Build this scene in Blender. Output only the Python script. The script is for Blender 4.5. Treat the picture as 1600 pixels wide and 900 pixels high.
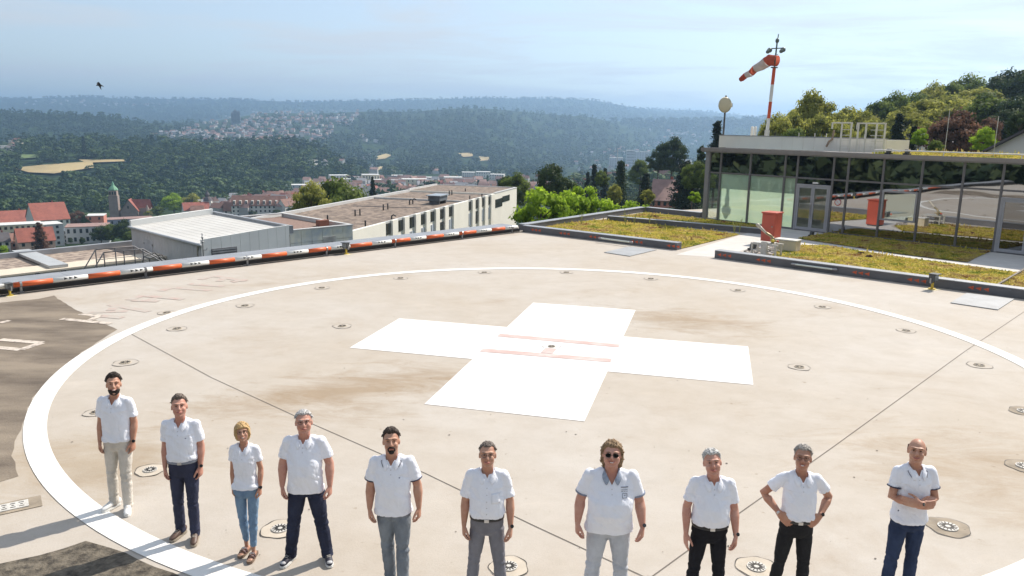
import bpy, bmesh, math, random, time
import numpy as np
from mathutils import Vector, Matrix, noise as mnoise
R = math.radians
rng = np.random.default_rng(7)
random.seed(7)
for o in list(bpy.data.objects):
    bpy.data.objects.remove(o)
S = bpy.context.scene
C = bpy.context.scene.collection

# ------------------------------------------------------------------ camera
F, H0, PITCH, ROLL = 1219.2, 5.094, 0.204, 0.016     # focal length for a 1600 px wide frame, eye height above the deck
camd = bpy.data.cameras.new('camera'); cam = bpy.data.objects.new('camera', camd); C.objects.link(cam)
camd.sensor_width = 36.0; camd.lens = 36.0*F/1600.0; camd.clip_start = 0.2; camd.clip_end = 60000
_f = Vector((0, math.cos(PITCH), -math.sin(PITCH))); _u = Vector((0, math.sin(PITCH), math.cos(PITCH))); _r = Vector((1, 0, 0))
_r2 = _r*math.cos(ROLL) + _u*math.sin(ROLL); _u2 = _u*math.cos(ROLL) - _r*math.sin(ROLL)
cam.matrix_world = Matrix(((_r2.x, _u2.x, -_f.x, 0), (_r2.y, _u2.y, -_f.y, 0), (_r2.z, _u2.z, -_f.z, H0), (0, 0, 0, 1)))
S.camera = cam

# ------------------------------------------------------------------ sun, sky, exposure
SUN_DIR = Vector((0.73, 0.68, 1.0)).normalized()      # towards the sun
SUN_EL = math.asin(SUN_DIR.z); SUN_AZ = math.atan2(SUN_DIR.x, SUN_DIR.y)
sund = bpy.data.lights.new('sun', 'SUN'); sun = bpy.data.objects.new('sun', sund); C.objects.link(sun)
sund.energy = 4.6; sund.angle = R(0.5); sund.color = (1.0, 0.915, 0.80)
sun.rotation_euler = (-SUN_DIR).to_track_quat('-Z', 'Y').to_euler()
S.view_settings.view_transform = 'Standard'; S.view_settings.look = 'None'
S.view_settings.gamma = 1.0; S.view_settings.exposure = 0.45; S.view_settings.use_curve_mapping = False
W = bpy.data.worlds.new('World'); S.world = W; W.use_nodes = True
nt = W.node_tree; nt.nodes.clear()
def N(nt, t, **k):
    n = nt.nodes.new(t)
    for a, b in k.items():
        if a.startswith('_'): n.inputs[a[1:]].default_value = b
        else: setattr(n, a, b)
    return n
out = N(nt, 'ShaderNodeOutputWorld'); bg = N(nt, 'ShaderNodeBackground'); bg.inputs[1].default_value = 0.125
sky = N(nt, 'ShaderNodeTexSky', sky_type='NISHITA', sun_disc=False, sun_elevation=SUN_EL, sun_rotation=SUN_AZ, altitude=350, air_density=1.0, dust_density=1.0, ozone_density=1.6)
tc = N(nt, 'ShaderNodeTexCoord'); sep = N(nt, 'ShaderNodeSeparateXYZ'); nt.links.new(tc.outputs['Generated'], sep.inputs[0])
# thin high cloud: noise on a plane far overhead
zc = N(nt, 'ShaderNodeMath', operation='MAXIMUM'); zc.inputs[1].default_value = 0.0; nt.links.new(sep.outputs[2], zc.inputs[0])
za = N(nt, 'ShaderNodeMath', operation='ADD'); za.inputs[1].default_value = 0.09; nt.links.new(zc.outputs[0], za.inputs[0])
dv = N(nt, 'ShaderNodeVectorMath', operation='DIVIDE'); cmb = N(nt, 'ShaderNodeCombineXYZ')
for i in range(3): nt.links.new(za.outputs[0], cmb.inputs[i])
nt.links.new(tc.outputs['Generated'], dv.inputs[0]); nt.links.new(cmb.outputs[0], dv.inputs[1])
mp = N(nt, 'ShaderNodeMapping'); mp.inputs['Scale'].default_value = (0.55, 1.0, 0.0); mp.inputs['Location'].default_value = (3.1, 1.7, 0); mp.inputs['Rotation'].default_value = (0, 0, 0.35)
nt.links.new(dv.outputs[0], mp.inputs[0])
nz = N(nt, 'ShaderNodeTexNoise'); nz.inputs['Scale'].default_value = 0.9; nz.inputs['Detail'].default_value = 8; nz.inputs['Roughness'].default_value = 0.62; nz.inputs['Distortion'].default_value = 0.5
nt.links.new(mp.outputs[0], nz.inputs[0])
rp = N(nt, 'ShaderNodeValToRGB'); rp.color_ramp.elements[0].position = 0.44; rp.color_ramp.elements[1].position = 0.60
rp.color_ramp.elements[0].color = (0.36, 0.36, 0.36, 1); rp.color_ramp.elements[1].color = (0.92, 0.92, 0.92, 1)
nt.links.new(nz.outputs[0], rp.inputs[0])
mx = N(nt, 'ShaderNodeMixRGB'); nt.links.new(rp.outputs[0], mx.inputs[0]); nt.links.new(sky.outputs[0], mx.inputs[1]); mx.inputs[2].default_value = (4.7, 4.85, 4.95, 1)
nt.links.new(mx.outputs[0], bg.inputs[0]); nt.links.new(bg.outputs[0], out.inputs[0])
S.cycles.max_bounces = 8; S.cycles.transparent_max_bounces = 12; S.cycles.volume_bounces = 1
S.cycles.sample_clamp_indirect = 6.0

# ------------------------------------------------------------------ photograph geometry to world points
def ray(px, py):
    u = px-800.; v = py-450.
    c, s = math.cos(ROLL), math.sin(ROLL); u, v = c*u+s*v, -s*u+c*v
    cp, sp = math.cos(PITCH), math.sin(PITCH)
    return u/F, cp-(v/F)*sp, -sp-(v/F)*cp
def G(px, py, z=0.0):
    d = ray(px, py); t = (z-H0)/d[2]; return Vector((d[0]*t, d[1]*t, z))
def at(px, py, Y):
    d = ray(px, py); t = Y/d[1]; return Vector((d[0]*t, Y, H0+d[2]*t))

# ------------------------------------------------------------------ materials
MATS = {}
def mat(name, col, rough=0.85, var=0.15, scale=2.0, bump=0.0, bscale=None, metallic=0.0, col2=None, detail=5.0, spec=None, lo=0.35, hi=0.65, stretch=None, trans=0.0, coat=0.0):
    if name in MATS: return MATS[name]
    m = bpy.data.materials.new(name); m.use_nodes = True; nt = m.node_tree; b = nt.nodes['Principled BSDF']
    b.inputs['Roughness'].default_value = rough; b.inputs['Metallic'].default_value = metallic
    if spec is not None: b.inputs['Specular IOR Level'].default_value = spec
    if coat: b.inputs['Coat Weight'].default_value = coat
    c1 = tuple(col)+(1,)
    c2 = tuple(col2)+(1,) if col2 else tuple(max(0, c*(1-var)) for c in col)+(1,)
    if not col2: c1 = tuple(min(1, c*(1+var*0.6)) for c in col)+(1,)
    tc = N(nt, 'ShaderNodeTexCoord'); src = tc.outputs['Object']
    if stretch:
        mp = N(nt, 'ShaderNodeMapping'); mp.inputs['Scale'].default_value = stretch; nt.links.new(src, mp.inputs[0]); src = mp.outputs[0]
    nz = N(nt, 'ShaderNodeTexNoise'); nz.inputs['Scale'].default_value = scale; nz.inputs['Detail'].default_value = detail; nz.inputs['Roughness'].default_value = 0.6
    nt.links.new(src, nz.inputs[0])
    r = N(nt, 'ShaderNodeValToRGB'); r.color_ramp.elements[0].position = lo; r.color_ramp.elements[1].position = hi
    r.color_ramp.elements[0].color = c2; r.color_ramp.elements[1].color = c1
    nt.links.new(nz.outputs[0], r.inputs[0]); nt.links.new(r.outputs[0], b.inputs['Base Color'])
    if bump:
        n2 = N(nt, 'ShaderNodeTexNoise'); n2.inputs['Scale'].default_value = bscale or scale*6; n2.inputs['Detail'].default_value = 4
        nt.links.new(src, n2.inputs[0])
        bp = N(nt, 'ShaderNodeBump'); bp.inputs['Strength'].default_value = min(1, bump); bp.inputs['Distance'].default_value = 0.02 if bump <= 1 else 0.02*bump
        nt.links.new(n2.outputs[0], bp.inputs['Height']); nt.links.new(bp.outputs[0], b.inputs['Normal'])
    if trans:
        tr = N(nt, 'ShaderNodeBsdfTranslucent'); mxs = N(nt, 'ShaderNodeMixShader'); mxs.inputs[0].default_value = trans
        nt.links.new(r.outputs[0], tr.inputs[0]); nt.links.new(b.outputs[0], mxs.inputs[1]); nt.links.new(tr.outputs[0], mxs.inputs[2])
        nt.links.new(mxs.outputs[0], nt.nodes['Material Output'].inputs[0])
    MATS[name] = m; return m

# ------------------------------------------------------------------ mesh helpers
class MB:
    def __init__(s): s.v = []; s.f = []; s.mi = []; s.cur = 0
    def add(s, vs, fs):
        k = len(s.v); s.v += [tuple(map(float, v)) for v in vs]; s.f += [tuple(int(i)+k for i in f) for f in fs]; s.mi += [s.cur]*len(fs); return s
    def box(s, a, b):
        x0, y0, z0 = a; x1, y1, z1 = b
        return s.add([(x0,y0,z0),(x1,y0,z0),(x1,y1,z0),(x0,y1,z0),(x0,y0,z1),(x1,y0,z1),(x1,y1,z1),(x0,y1,z1)],
                     [(0,3,2,1),(4,5,6,7),(0,1,5,4),(1,2,6,5),(2,3,7,6),(3,0,4,7)])
    def obox(s, o, u, v, w):                 # corner o and three edge vectors
        o, u, v, w = map(Vector, (o, u, v, w))
        P = [o, o+u, o+u+v, o+v, o+w, o+u+w, o+u+v+w, o+v+w]
        if u.cross(v).dot(w) < 0: fs = [(0,1,2,3),(7,6,5,4),(4,5,1,0),(5,6,2,1),(6,7,3,2),(7,4,0,3)]
        else: fs = [(0,3,2,1),(4,5,6,7),(0,1,5,4),(1,2,6,5),(2,3,7,6),(3,0,4,7)]
        return s.add(P, fs)
    def beam(s, p, q, w, h, up=(0,0,1)):    # bar between two points
        p, q = Vector(p), Vector(q); d = (q-p); t = d.normalized(); up = Vector(up)
        if abs(t.dot(up)) > 0.98: up = Vector((0, 1, 0))
        a = t.cross(up).normalized(); b = a.cross(t)
        return s.obox(p-a*w/2-b*h/2, a*w, d, b*h)
    def prism(s, poly, z0, z1):
        n = len(poly); A = sum(poly[i][0]*poly[(i+1)%n][1]-poly[(i+1)%n][0]*poly[i][1] for i in range(n))
        if A < 0: poly = poly[::-1]
        vs = [(p[0], p[1], z0) for p in poly]+[(p[0], p[1], z1) for p in poly]
        return s.add(vs, [tuple(range(n-1, -1, -1)), tuple(range(n, 2*n))]+[(i, (i+1)%n, (i+1)%n+n, i+n) for i in range(n)])
    def sheet(s, poly, z):
        n = len(poly); A = sum(poly[i][0]*poly[(i+1)%n][1]-poly[(i+1)%n][0]*poly[i][1] for i in range(n))
        if A < 0: poly = poly[::-1]
        return s.add([(p[0], p[1], z) for p in poly], [tuple(range(n))])
    def tube(s, pts, rads, n=12, ref=(1, 0, 0), cap=True, rnd=True):
        pts = [Vector(p) for p in pts]; m = len(pts); rr = []
        for i in range(m):
            r = rads[i] if hasattr(rads, '__len__') else rads
            rr.append(r if hasattr(r, '__len__') else (r, r))
        T = []
        for i in range(m):
            a = pts[max(0, i-1)]; b = pts[min(m-1, i+1)]; T.append((b-a).normalized())
        rings = []
        def ring(p, t, rx, ry):
            rf = Vector(ref)
            if abs(rf.dot(t)) > 0.95: rf = Vector((0, 1, 0)) if abs(t.y) < 0.9 else Vector((0, 0, 1))
            sd = (rf-t*rf.dot(t)).normalized(); bb = t.cross(sd)
            return [p+sd*rx*math.cos(2*math.pi*k/n)+bb*ry*math.sin(2*math.pi*k/n) for k in range(n)]
        if cap and rnd:
            r = min(rr[0]); rings.append(ring(pts[0]-T[0]*r*0.75, T[0], rr[0][0]*0.6, rr[0][1]*0.6))
        for i in range(m): rings.append(ring(pts[i], T[i], *rr[i]))
        if cap and rnd:
            r = min(rr[-1]); rings.append(ring(pts[-1]+T[-1]*r*0.75, T[-1], rr[-1][0]*0.6, rr[-1][1]*0.6))
        vs = [v for g in rings for v in g]; fs = []
        for j in range(len(rings)-1):
            for k in range(n):
                fs.append((j*n+k, j*n+(k+1)%n, (j+1)*n+(k+1)%n, (j+1)*n+k))
        if cap: fs.append(tuple(range(n-1, -1, -1))); L = (len(rings)-1)*n; fs.append(tuple(range(L, L+n)))
        return s.add(vs, fs)
    def rings(s, rg, n=28, p=2.3):          # stacked horizontal super-ellipses (z, cx, cy, rx, ry)
        vs = []
        for z, cx, cy, rx, ry in rg:
            for k in range(n):
                a = 2*math.pi*k/n; c, d = math.cos(a), math.sin(a)
                vs.append((cx+rx*math.copysign(abs(c)**(2/p), c), cy+ry*math.copysign(abs(d)**(2/p), d), z))
        fs = []
        for j in range(len(rg)-1):
            for k in range(n): fs.append((j*n+k, j*n+(k+1)%n, (j+1)*n+(k+1)%n, (j+1)*n+k))
        fs.append(tuple(range(n-1, -1, -1))); L = (len(rg)-1)*n; fs.append(tuple(range(L, L+n)))
        return s.add(vs, fs)
    def ell(s, c, r, n=16, m=10, rot=None):
        vs = []; c = Vector(c)
        for j in range(1, m):
            ph = math.pi*j/m
            for k in range(n):
                a = 2*math.pi*k/n; v = Vector((r[0]*math.sin(ph)*math.cos(a), r[1]*math.sin(ph)*math.sin(a), r[2]*math.cos(ph)))
                if rot: v = rot @ v
                vs.append(c+v)
        t = Vector((0, 0, r[2])); b = Vector((0, 0, -r[2]))
        if rot: t = rot@t; b = rot@b
        vs += [c+t, c+b]; T = len(vs)-2; B = T+1; fs = []
        for k in range(n):
            fs.append((T, k, (k+1)%n)); fs.append((B, (m-2)*n+(k+1)%n, (m-2)*n+k))
            for j in range(m-2): fs.append((j*n+k, (j+1)*n+k, (j+1)*n+(k+1)%n, j*n+(k+1)%n))
        return s.add(vs, fs)
    def cyl(s, c, r, h, n=24, r2=None):
        c = Vector(c); r2 = r if r2 is None else r2
        vs = [(c.x+r*math.cos(2*math.pi*k/n), c.y+r*math.sin(2*math.pi*k/n), c.z) for k in range(n)]+[(c.x+r2*math.cos(2*math.pi*k/n), c.y+r2*math.sin(2*math.pi*k/n), c.z+h) for k in range(n)]
        return s.add(vs, [tuple(range(n-1, -1, -1)), tuple(range(n, 2*n))]+[(i, (i+1)%n, (i+1)%n+n, i+n) for i in range(n)])
    def xf(s, M):
        s.v = [tuple(M @ Vector(v)) for v in s.v]; return s
    def mesh(s, name, mats=None, smooth=False):
        me = bpy.data.meshes.new(name); me.from_pydata(s.v, [], s.f); me.validate()
        if mats is not None:
            for m in (mats if isinstance(mats, (list, tuple)) else [mats]): me.materials.append(m)
        if len(s.mi) == len(me.polygons) and any(s.mi): me.polygons.foreach_set('material_index', s.mi)
        if smooth: me.polygons.foreach_set('use_smooth', [True]*len(me.polygons))
        me.update(); return me
    def build(s, name, mats=None, parent=None, smooth=False, bevel=0.0):
        return link(name, s.mesh(name, mats, smooth), parent, bevel)
def link(name, me, parent=None, bevel=0.0):
    o = bpy.data.objects.new(name, me); C.objects.link(o)
    if parent: o.parent = parent
    if bevel:
        b = o.modifiers.new('bevel', 'BEVEL'); b.width = bevel; b.segments = 2; b.limit_method = 'ANGLE'
    return o
def empty(name, loc=(0, 0, 0), rz=0.0, parent=None):
    o = bpy.data.objects.new(name, None); C.objects.link(o); o.location = loc; o.rotation_euler = (0, 0, rz); o.empty_display_size = 0.2
    if parent: o.parent = parent
    return o
def tag(o, label, cat, group=None):
    o['label'] = label; o['category'] = cat
    if group: o['group'] = group
    return o
def struct(o): o['kind'] = 'structure'; return o
KIDS = {}
def copy_tree(o, parent=None):
    c = o.copy(); C.objects.link(c)
    if parent: c.parent = parent
    for ch in o.children: copy_tree(ch, c)
    return c
def voxel(mb, size, smooth=3, mats=None, name='m', fac=0.5):
    me = mb.mesh(name); o = bpy.data.objects.new(name, me); C.objects.link(o)
    r = o.modifiers.new('r', 'REMESH'); r.mode = 'VOXEL'; r.voxel_size = size; r.use_smooth_shade = True
    if smooth: k = o.modifiers.new('s', 'SMOOTH'); k.iterations = smooth; k.factor = fac
    dg = bpy.context.evaluated_depsgraph_get(); me2 = bpy.data.meshes.new_from_object(o.evaluated_get(dg))
    bpy.data.objects.remove(o); bpy.data.meshes.remove(me); me2.name = name; me2.materials.clear()
    for m in (mats if isinstance(mats, (list, tuple)) else [mats]): me2.materials.append(m)
    return me2
def co(me):
    a = np.empty(len(me.vertices)*3); me.vertices.foreach_get('co', a); return a.reshape(-1, 3)
def setco(me, a): me.vertices.foreach_set('co', a.ravel()); me.update()
def nrm(me):
    a = np.empty(len(me.vertices)*3, dtype=np.float32); me.vertex_normals.foreach_get('vector', a); return a.reshape(-1, 3).astype(float)
def delfaces(me, fn):
    bm = bmesh.new(); bm.from_mesh(me)
    dl = [f for f in bm.faces if fn(f.calc_center_median())]
    bmesh.ops.delete(bm, geom=dl, context='FACES'); bm.to_mesh(me); bm.free(); me.update()
def vnoise(a, scale, seed=0.0):                       # smooth pseudo-noise, vectorised
    x, y, z = (a*scale).T if a.shape[1] == 3 else (*(a*scale).T, 0)
    s = seed
    return (np.sin(1.7*x+1.3*y+s)+np.sin(2.3*y-1.1*z+1.9*s+0.7)+np.sin(1.9*z+1.6*x+2.3*s)+0.6*np.sin(3.1*x-2.7*y+2.2*z+s)+0.5*np.sin(4.3*y+3.7*z-2.9*x+3*s))/4.1
# ------------------------------------------------------------------ the terrain as a height function
SLOPE = Vector((0.0, 0.0))
COLS = np.array([-400, 0, 150, 300, 450, 600, 750, 900, 1050, 1200, 1400, 1600, 2000], float)
ROWD = []; ROWZ = []
def row(d, ys=None, zs=None):
    z = list(zs) if zs is not None else [at(c, y, d).z for c, y in zip(COLS, ys)]
    ROWD.append(d); ROWZ.append(z)
#            -400   0  150  300  450  600  750  900 1050 1200 1400 1600 2000
row(18,  zs=[ -14, -14, -14, -14, -14, -14, -14, -14, -14, -14, -14, -14, -14])
row(52,  zs=[ -18, -18, -18, -18, -18, -18, -18, -16, -13, -8.0, -3.0, -1.5, 0])
row(90,  zs=[ -26, -26, -26, -26, -24, -24, -22, -15, -9, -3.0, 0.5, 2.0, 6])
row(150, zs=[ -36, -36, -35, -34, -33, -32, -28, -16, -10, -4, 1.5, 5., 16])
row(260, zs=[ -46, -46, -46, -46, -46, -46, -42, -28, -19, -8, 3.0, 11., 24])
row(420, zs=[ -62, -62, -62, -62, -62, -62, -58, -44, -31, -15, 4.0, 17., 30])
row(700, ys=[ 345, 340, 338, 335, 326, 318, 314, 308, 296, 256, 215, 190, 180])
row(900, ys=[ 326, 322, 322, 324, 315, 304, 300, 298, 290, 275, 240, 220, 200])
row(1100,ys=[ 290, 285, 285, 292, 300, 293, 290, 288, 282, 275, 250, 235, 220])
row(1500,ys=[ 228, 226, 225, 229, 236, 276, 278, 279, 272, 262, 250, 235, 220])
row(1700,ys=[ 224, 222, 221, 226, 222, 268, 274, 275, 268, 258, 250, 235, 220])
row(2050,ys=[ 245, 245, 245, 240, 232, 262, 268, 270, 262, 250, 240, 235, 220])
row(2500,ys=[ 210, 208, 214, 214, 220, 236, 240, 262, 256, 244, 235, 235, 220])
row(2900,ys=[ 175, 174, 180, 203, 202, 214, 216, 246, 250, 236, 230, 235, 220])
row(3600,ys=[ 186, 182, 190, 194, 184, 184, 178, 212, 244, 228, 225, 235, 220])
row(4200,ys=[ 200, 198, 198, 190, 178, 173, 168, 182, 226, 218, 215, 225, 220])
row(5000,ys=[ 205, 205, 205, 200, 195, 190, 186, 190, 188, 188, 205, 210, 220])
row(6000,ys=[ 192, 190, 188, 186, 184, 184, 188, 200, 188, 186, 205, 210, 220])
row(7000,ys=[ 172, 168, 166, 168, 172, 174, 170, 172, 186, 190, 200, 205, 210])
row(8300,ys=[ 158, 154, 153, 155, 159, 158, 153, 156, 177, 192, 200, 205, 210])
row(10500,ys=[170,170, 170, 172, 174, 174, 172, 168, 172, 183, 190, 195, 200])
row(14000,ys=[178,178, 178, 180, 182, 184, 184, 182, 182, 188, 194, 198, 200])
ROWD = np.array(ROWD); ROWZ = np.array(ROWZ)
def ground(x, y):
    """terrain height for arrays of world points"""
    x = np.asarray(x, float); y = np.asarray(y, float)
    r = np.hypot(x, y)+1e-6; az = np.arctan2(x, y)
    azc = np.clip(az, -0.80, 0.80)
    px = 800+F*np.tan(azc); d = np.maximum(r*np.cos(azc), 19)
    ld = np.log(d); L = np.log(ROWD)
    i = np.clip(np.searchsorted(L, ld)-1, 0, len(L)-2); t = np.clip((ld-L[i])/(L[i+1]-L[i]), 0, 1); t = t*t*(3-2*t)*0.5+t*0.5
    p = np.clip(px, COLS[0], COLS[-1]); j = np.clip(np.searchsorted(COLS, p)-1, 0, len(COLS)-2); s = (p-COLS[j])/(COLS[j+1]-COLS[j]); s = s*s*(3-2*s)
    z = (ROWZ[i, j]*(1-s)+ROWZ[i, j+1]*s)*(1-t)+(ROWZ[i+1, j]*(1-s)+ROWZ[i+1, j+1]*s)*t
    # wooded hillside on the left behind the camera
    back = np.clip((np.abs(az)-0.95)/0.5, 0, 1)*np.where(az < 0, 1, 0.5)*np.clip((r-90)/160, 0, 1)
    z = z+back*(150*np.clip(r/500, 0, 1)+20)
    a = np.stack([x, y, 0*x], -1).reshape(-1, 3)
    n1 = vnoise(a, 1/420.).reshape(x.shape); n2 = vnoise(a, 1/130., 2.).reshape(x.shape)
    amp = np.clip((r-1200)/2500, 0, 1)
    return z+amp*(n1*9+n2*4)
def hit(px, py):
    """where the sight line through a photo pixel meets the terrain"""
    px = np.atleast_1d(np.asarray(px, float)); py = np.atleast_1d(np.asarray(py, float))
    u = px-800.; v = py-450.; c, s = math.cos(ROLL), math.sin(ROLL); u, v = c*u+s*v, -s*u+c*v
    cp, sp = math.cos(PITCH), math.sin(PITCH); dx, dy, dz = u/F, cp-(v/F)*sp, -sp-(v/F)*cp
    Y = np.exp(np.linspace(math.log(60), math.log(13500), 520)); res = np.full(px.shape, np.nan)
    for k in range(len(Y)):
        t = Y[k]/dy; x = dx*t; z = H0+dz*t
        h = (z < ground(x, np.full(x.shape, Y[k]))) & np.isnan(res); res[h] = Y[k]
    x = dx*res/dy; return x, res, ground(np.nan_to_num(x), np.nan_to_num(res, nan=100.))
def build_terrain():
    az = np.concatenate([np.arange(-180, -42, 3.0), np.arange(-42, 42, 0.22), np.arange(42, 180.1, 3.0)])*math.pi/180
    rr = np.exp(np.linspace(math.log(19), math.log(16000), 330))
    A, Rr = np.meshgrid(az, rr); x = np.sin(A)*Rr; y = np.cos(A)*Rr; z = ground(x, y)
    z = np.where(Rr < 19.5, z-0.0, z)
    vs = np.stack([x, y, z], -1).reshape(-1, 3); na, nr = len(az), len(rr)
    i, j = np.meshgrid(np.arange(na-1), np.arange(nr-1)); a = (j*na+i).ravel()
    fs = np.stack([a, a+1, a+1+na, a+na], -1)
    fs = fs[:, ::-1]
    v0 = len(vs); vs = np.vstack([vs, [[0, 0, -14]]]); fl = fs.tolist()+[(v0, k+1, k) for k in range(na-1)]
    me = bpy.data.meshes.new('terrain'); me.from_pydata(vs.tolist(), [], fl); me.polygons.foreach_set('use_smooth', [True]*len(me.polygons)); me.update()
    m = bpy.data.materials.new('wooded_ground'); m.use_nodes = True; nt = m.node_tree; b = nt.nodes['Principled BSDF']; b.inputs['Roughness'].default_value = 1; b.inputs['Specular IOR Level'].default_value = 0.1
    tc = N(nt, 'ShaderNodeTexCoord')
    def rampn(scale, els, det=6):
        nz = N(nt, 'ShaderNodeTexNoise'); nz.inputs['Scale'].default_value = scale; nz.inputs['Detail'].default_value = det; nt.links.new(tc.outputs['Object'], nz.inputs[0])
        r = N(nt, 'ShaderNodeValToRGB'); r.color_ramp.elements[0].position = els[0][0]; r.color_ramp.elements[0].color = els[0][1]+(1,); r.color_ramp.elements[1].position = els[1][0]; r.color_ramp.elements[1].color = els[1][1]+(1,)
        nt.links.new(nz.outputs[0], r.inputs[0]); return r, nz
    r1, n1 = rampn(0.012, [(0.35, (0.018, 0.034, 0.016)), (0.68, (0.05, 0.085, 0.028))])
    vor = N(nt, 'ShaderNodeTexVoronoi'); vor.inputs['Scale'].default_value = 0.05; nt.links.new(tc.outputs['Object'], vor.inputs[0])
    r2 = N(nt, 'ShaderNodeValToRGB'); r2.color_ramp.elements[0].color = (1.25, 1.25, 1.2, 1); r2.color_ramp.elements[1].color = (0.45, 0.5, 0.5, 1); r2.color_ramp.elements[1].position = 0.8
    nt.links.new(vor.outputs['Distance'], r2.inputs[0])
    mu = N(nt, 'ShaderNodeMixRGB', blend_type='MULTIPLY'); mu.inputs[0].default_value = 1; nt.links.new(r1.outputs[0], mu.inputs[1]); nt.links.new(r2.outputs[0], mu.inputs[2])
    nt.links.new(mu.outputs[0], b.inputs['Base Color'])
    bp = N(nt, 'ShaderNodeBump'); bp.inputs['Strength'].default_value = 1; bp.inputs['Distance'].default_value = 9; bp.invert = True
    nt.links.new(vor.outputs['Distance'], bp.inputs['Height']); nt.links.new(bp.outputs[0], b.inputs['Normal'])
    me.materials.append(m); return struct(link('terrain', me))
build_terrain()

# ------------------------------------------------------------------ the deck
def m_deck():
    m = bpy.data.materials.new('deck_concrete'); m.use_nodes = True; nt = m.node_tree; b = nt.nodes['Principled BSDF']; b.inputs['Roughness'].default_value = 0.82; b.inputs['Specular IOR Level'].default_value = 0.35
    tc = N(nt, 'ShaderNodeTexCoord'); L = nt.links
    def noise(scale, det=6, rough=0.6, st=(1, 1, 1), rot=0.0, dist=0.0):
        mp = N(nt, 'ShaderNodeMapping'); mp.inputs['Scale'].default_value = st; mp.inputs['Rotation'].default_value = (0, 0, rot); L.new(tc.outputs['Object'], mp.inputs[0])
        nz = N(nt, 'ShaderNodeTexNoise'); nz.inputs['Scale'].default_value = scale; nz.inputs['Detail'].default_value = det; nz.inputs['Roughness'].default_value = rough; nz.inputs['Distortion'].default_value = dist; L.new(mp.outputs[0], nz.inputs[0]); return nz
    def ramp(src, p0, c0, p1, c1):
        r = N(nt, 'ShaderNodeValToRGB'); e = r.color_ramp.elements; e[0].position = p0; e[1].position = p1; e[0].color = c0+(1,); e[1].color = c1+(1,); L.new(src.outputs[0], r.inputs[0]); return r
    def mul(a, bb, f=1.0):
        x = N(nt, 'ShaderNodeMixRGB', blend_type='MULTIPLY'); x.inputs[0].default_value = f; L.new(a.outputs[0], x.inputs[1]); L.new(bb.outputs[0], x.inputs[2]); return x
    base = ramp(noise(0.13, 5), 0.38, (0.43, 0.381, 0.322), 0.62, (0.465, 0.43, 0.388))
    st = ramp(noise(0.33, 11, 0.72, (0.8, 1.25, 1), 0.75, 0.5), 0.54, (1, 1, 1), 0.80, (0.82, 0.75, 0.67))
    st2 = ramp(noise(1.3, 11, 0.75, (1, 1.15, 1), 0.5, 0.2), 0.40, (1.03, 1.03, 1.03), 0.74, (0.90, 0.88, 0.85))
    pale = ramp(noise(0.45, 9, 0.7, (0.7, 1.4, 1), 0.2, 0.5), 0.58, (1, 1, 1), 0.74, (1.10, 1.095, 1.08))
    fine = ramp(noise(55, 4, 0.7), 0.25, (0.90, 0.90, 0.90), 0.75, (1.08, 1.08, 1.08))
    sp = ramp(noise(6.5, 2, 0.5), 0.70, (1, 1, 1), 0.80, (0.72, 0.68, 0.62))
    def zone(cx, cy, rx, ry, rot, nz, c):                # a stained place with its own ragged outline
        mp = N(nt, 'ShaderNodeMapping'); mp.inputs['Location'].default_value = (-cx, -cy, 0); L.new(tc.outputs['Object'], mp.inputs[0])
        m2 = N(nt, 'ShaderNodeMapping'); m2.inputs['Rotation'].default_value = (0, 0, rot); L.new(mp.outputs[0], m2.inputs[0]); m3 = N(nt, 'ShaderNodeMapping'); m3.inputs['Scale'].default_value = (1/rx, 1/ry, 0); L.new(m2.outputs[0], m3.inputs[0])
        ln = N(nt, 'ShaderNodeVectorMath', operation='LENGTH'); L.new(m3.outputs[0], ln.inputs[0]); a = N(nt, 'ShaderNodeMath', operation='MULTIPLY_ADD'); a.inputs[1].default_value = -0.32; a.inputs[2].default_value = 0.30; L.new(ln.outputs['Value'], a.inputs[0])
        b2 = N(nt, 'ShaderNodeMath', operation='ADD'); L.new(a.outputs[0], b2.inputs[0]); L.new(nz.outputs[0], b2.inputs[1]); return ramp(b2, 0.50, (1, 1, 1), 0.78, c)
    zn = noise(0.9, 12, 0.75, (0.6, 1.5, 1), 0.9, 0.6)
    z1 = zone(-3.2, 14.6, 3.6, 1.5, -0.5, zn, (0.72, 0.62, 0.50)); z2 = zone(4.4, 20.8, 3.0, 1.6, 0.3, zn, (0.74, 0.65, 0.54)); z3 = zone(8.5, 10.5, 4.5, 2.4, 0.6, zn, (0.80, 0.72, 0.62)); z4 = zone(-6.3, 11.0, 2.5, 1.6, 0.0, zn, (0.85, 0.79, 0.70))
    base = mul(mul(mul(mul(base, z1), z2), z3), z4)
    x = mul(mul(mul(mul(mul(base, st), st2), pale), fine), sp)
    L.new(x.outputs[0], b.inputs['Base Color'])
    bp = N(nt, 'ShaderNodeBump'); bp.inputs['Strength'].default_value = 0.25; bp.inputs['Distance'].default_value = 0.01; L.new(noise(30, 4).outputs[0], bp.inputs['Height']); L.new(bp.outputs[0], b.inputs['Normal'])
    return m
M_DECK = m_deck()
EA = Vector((-15.02, 22.32, 0)); EB = Vector((0.43, 38.44, 0))           # foot of the striped pipe
ED = (EB-EA).normalized(); EN = Vector((-ED.y, ED.x, 0))                  # along the left edge, and outwards from it
KD = (G(1600, 468)-EB).normalized(); KN = Vector((-KD.y, KD.x, 0))        # along the right kerbs, and away from the camera
EA0 = EA-ED*22
COP = 1.45                                                               # coping width
FP0 = G(1101, 343); FP1 = G(1560, 395); FU = (FP1-FP0).normalized(); FN = Vector((-FU.y, FU.x, 0))   # glass front: along, and into the building
P_TL = EB+EN*COP; BK = FP0+FN*14-FU*14
deck = MB()
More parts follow.
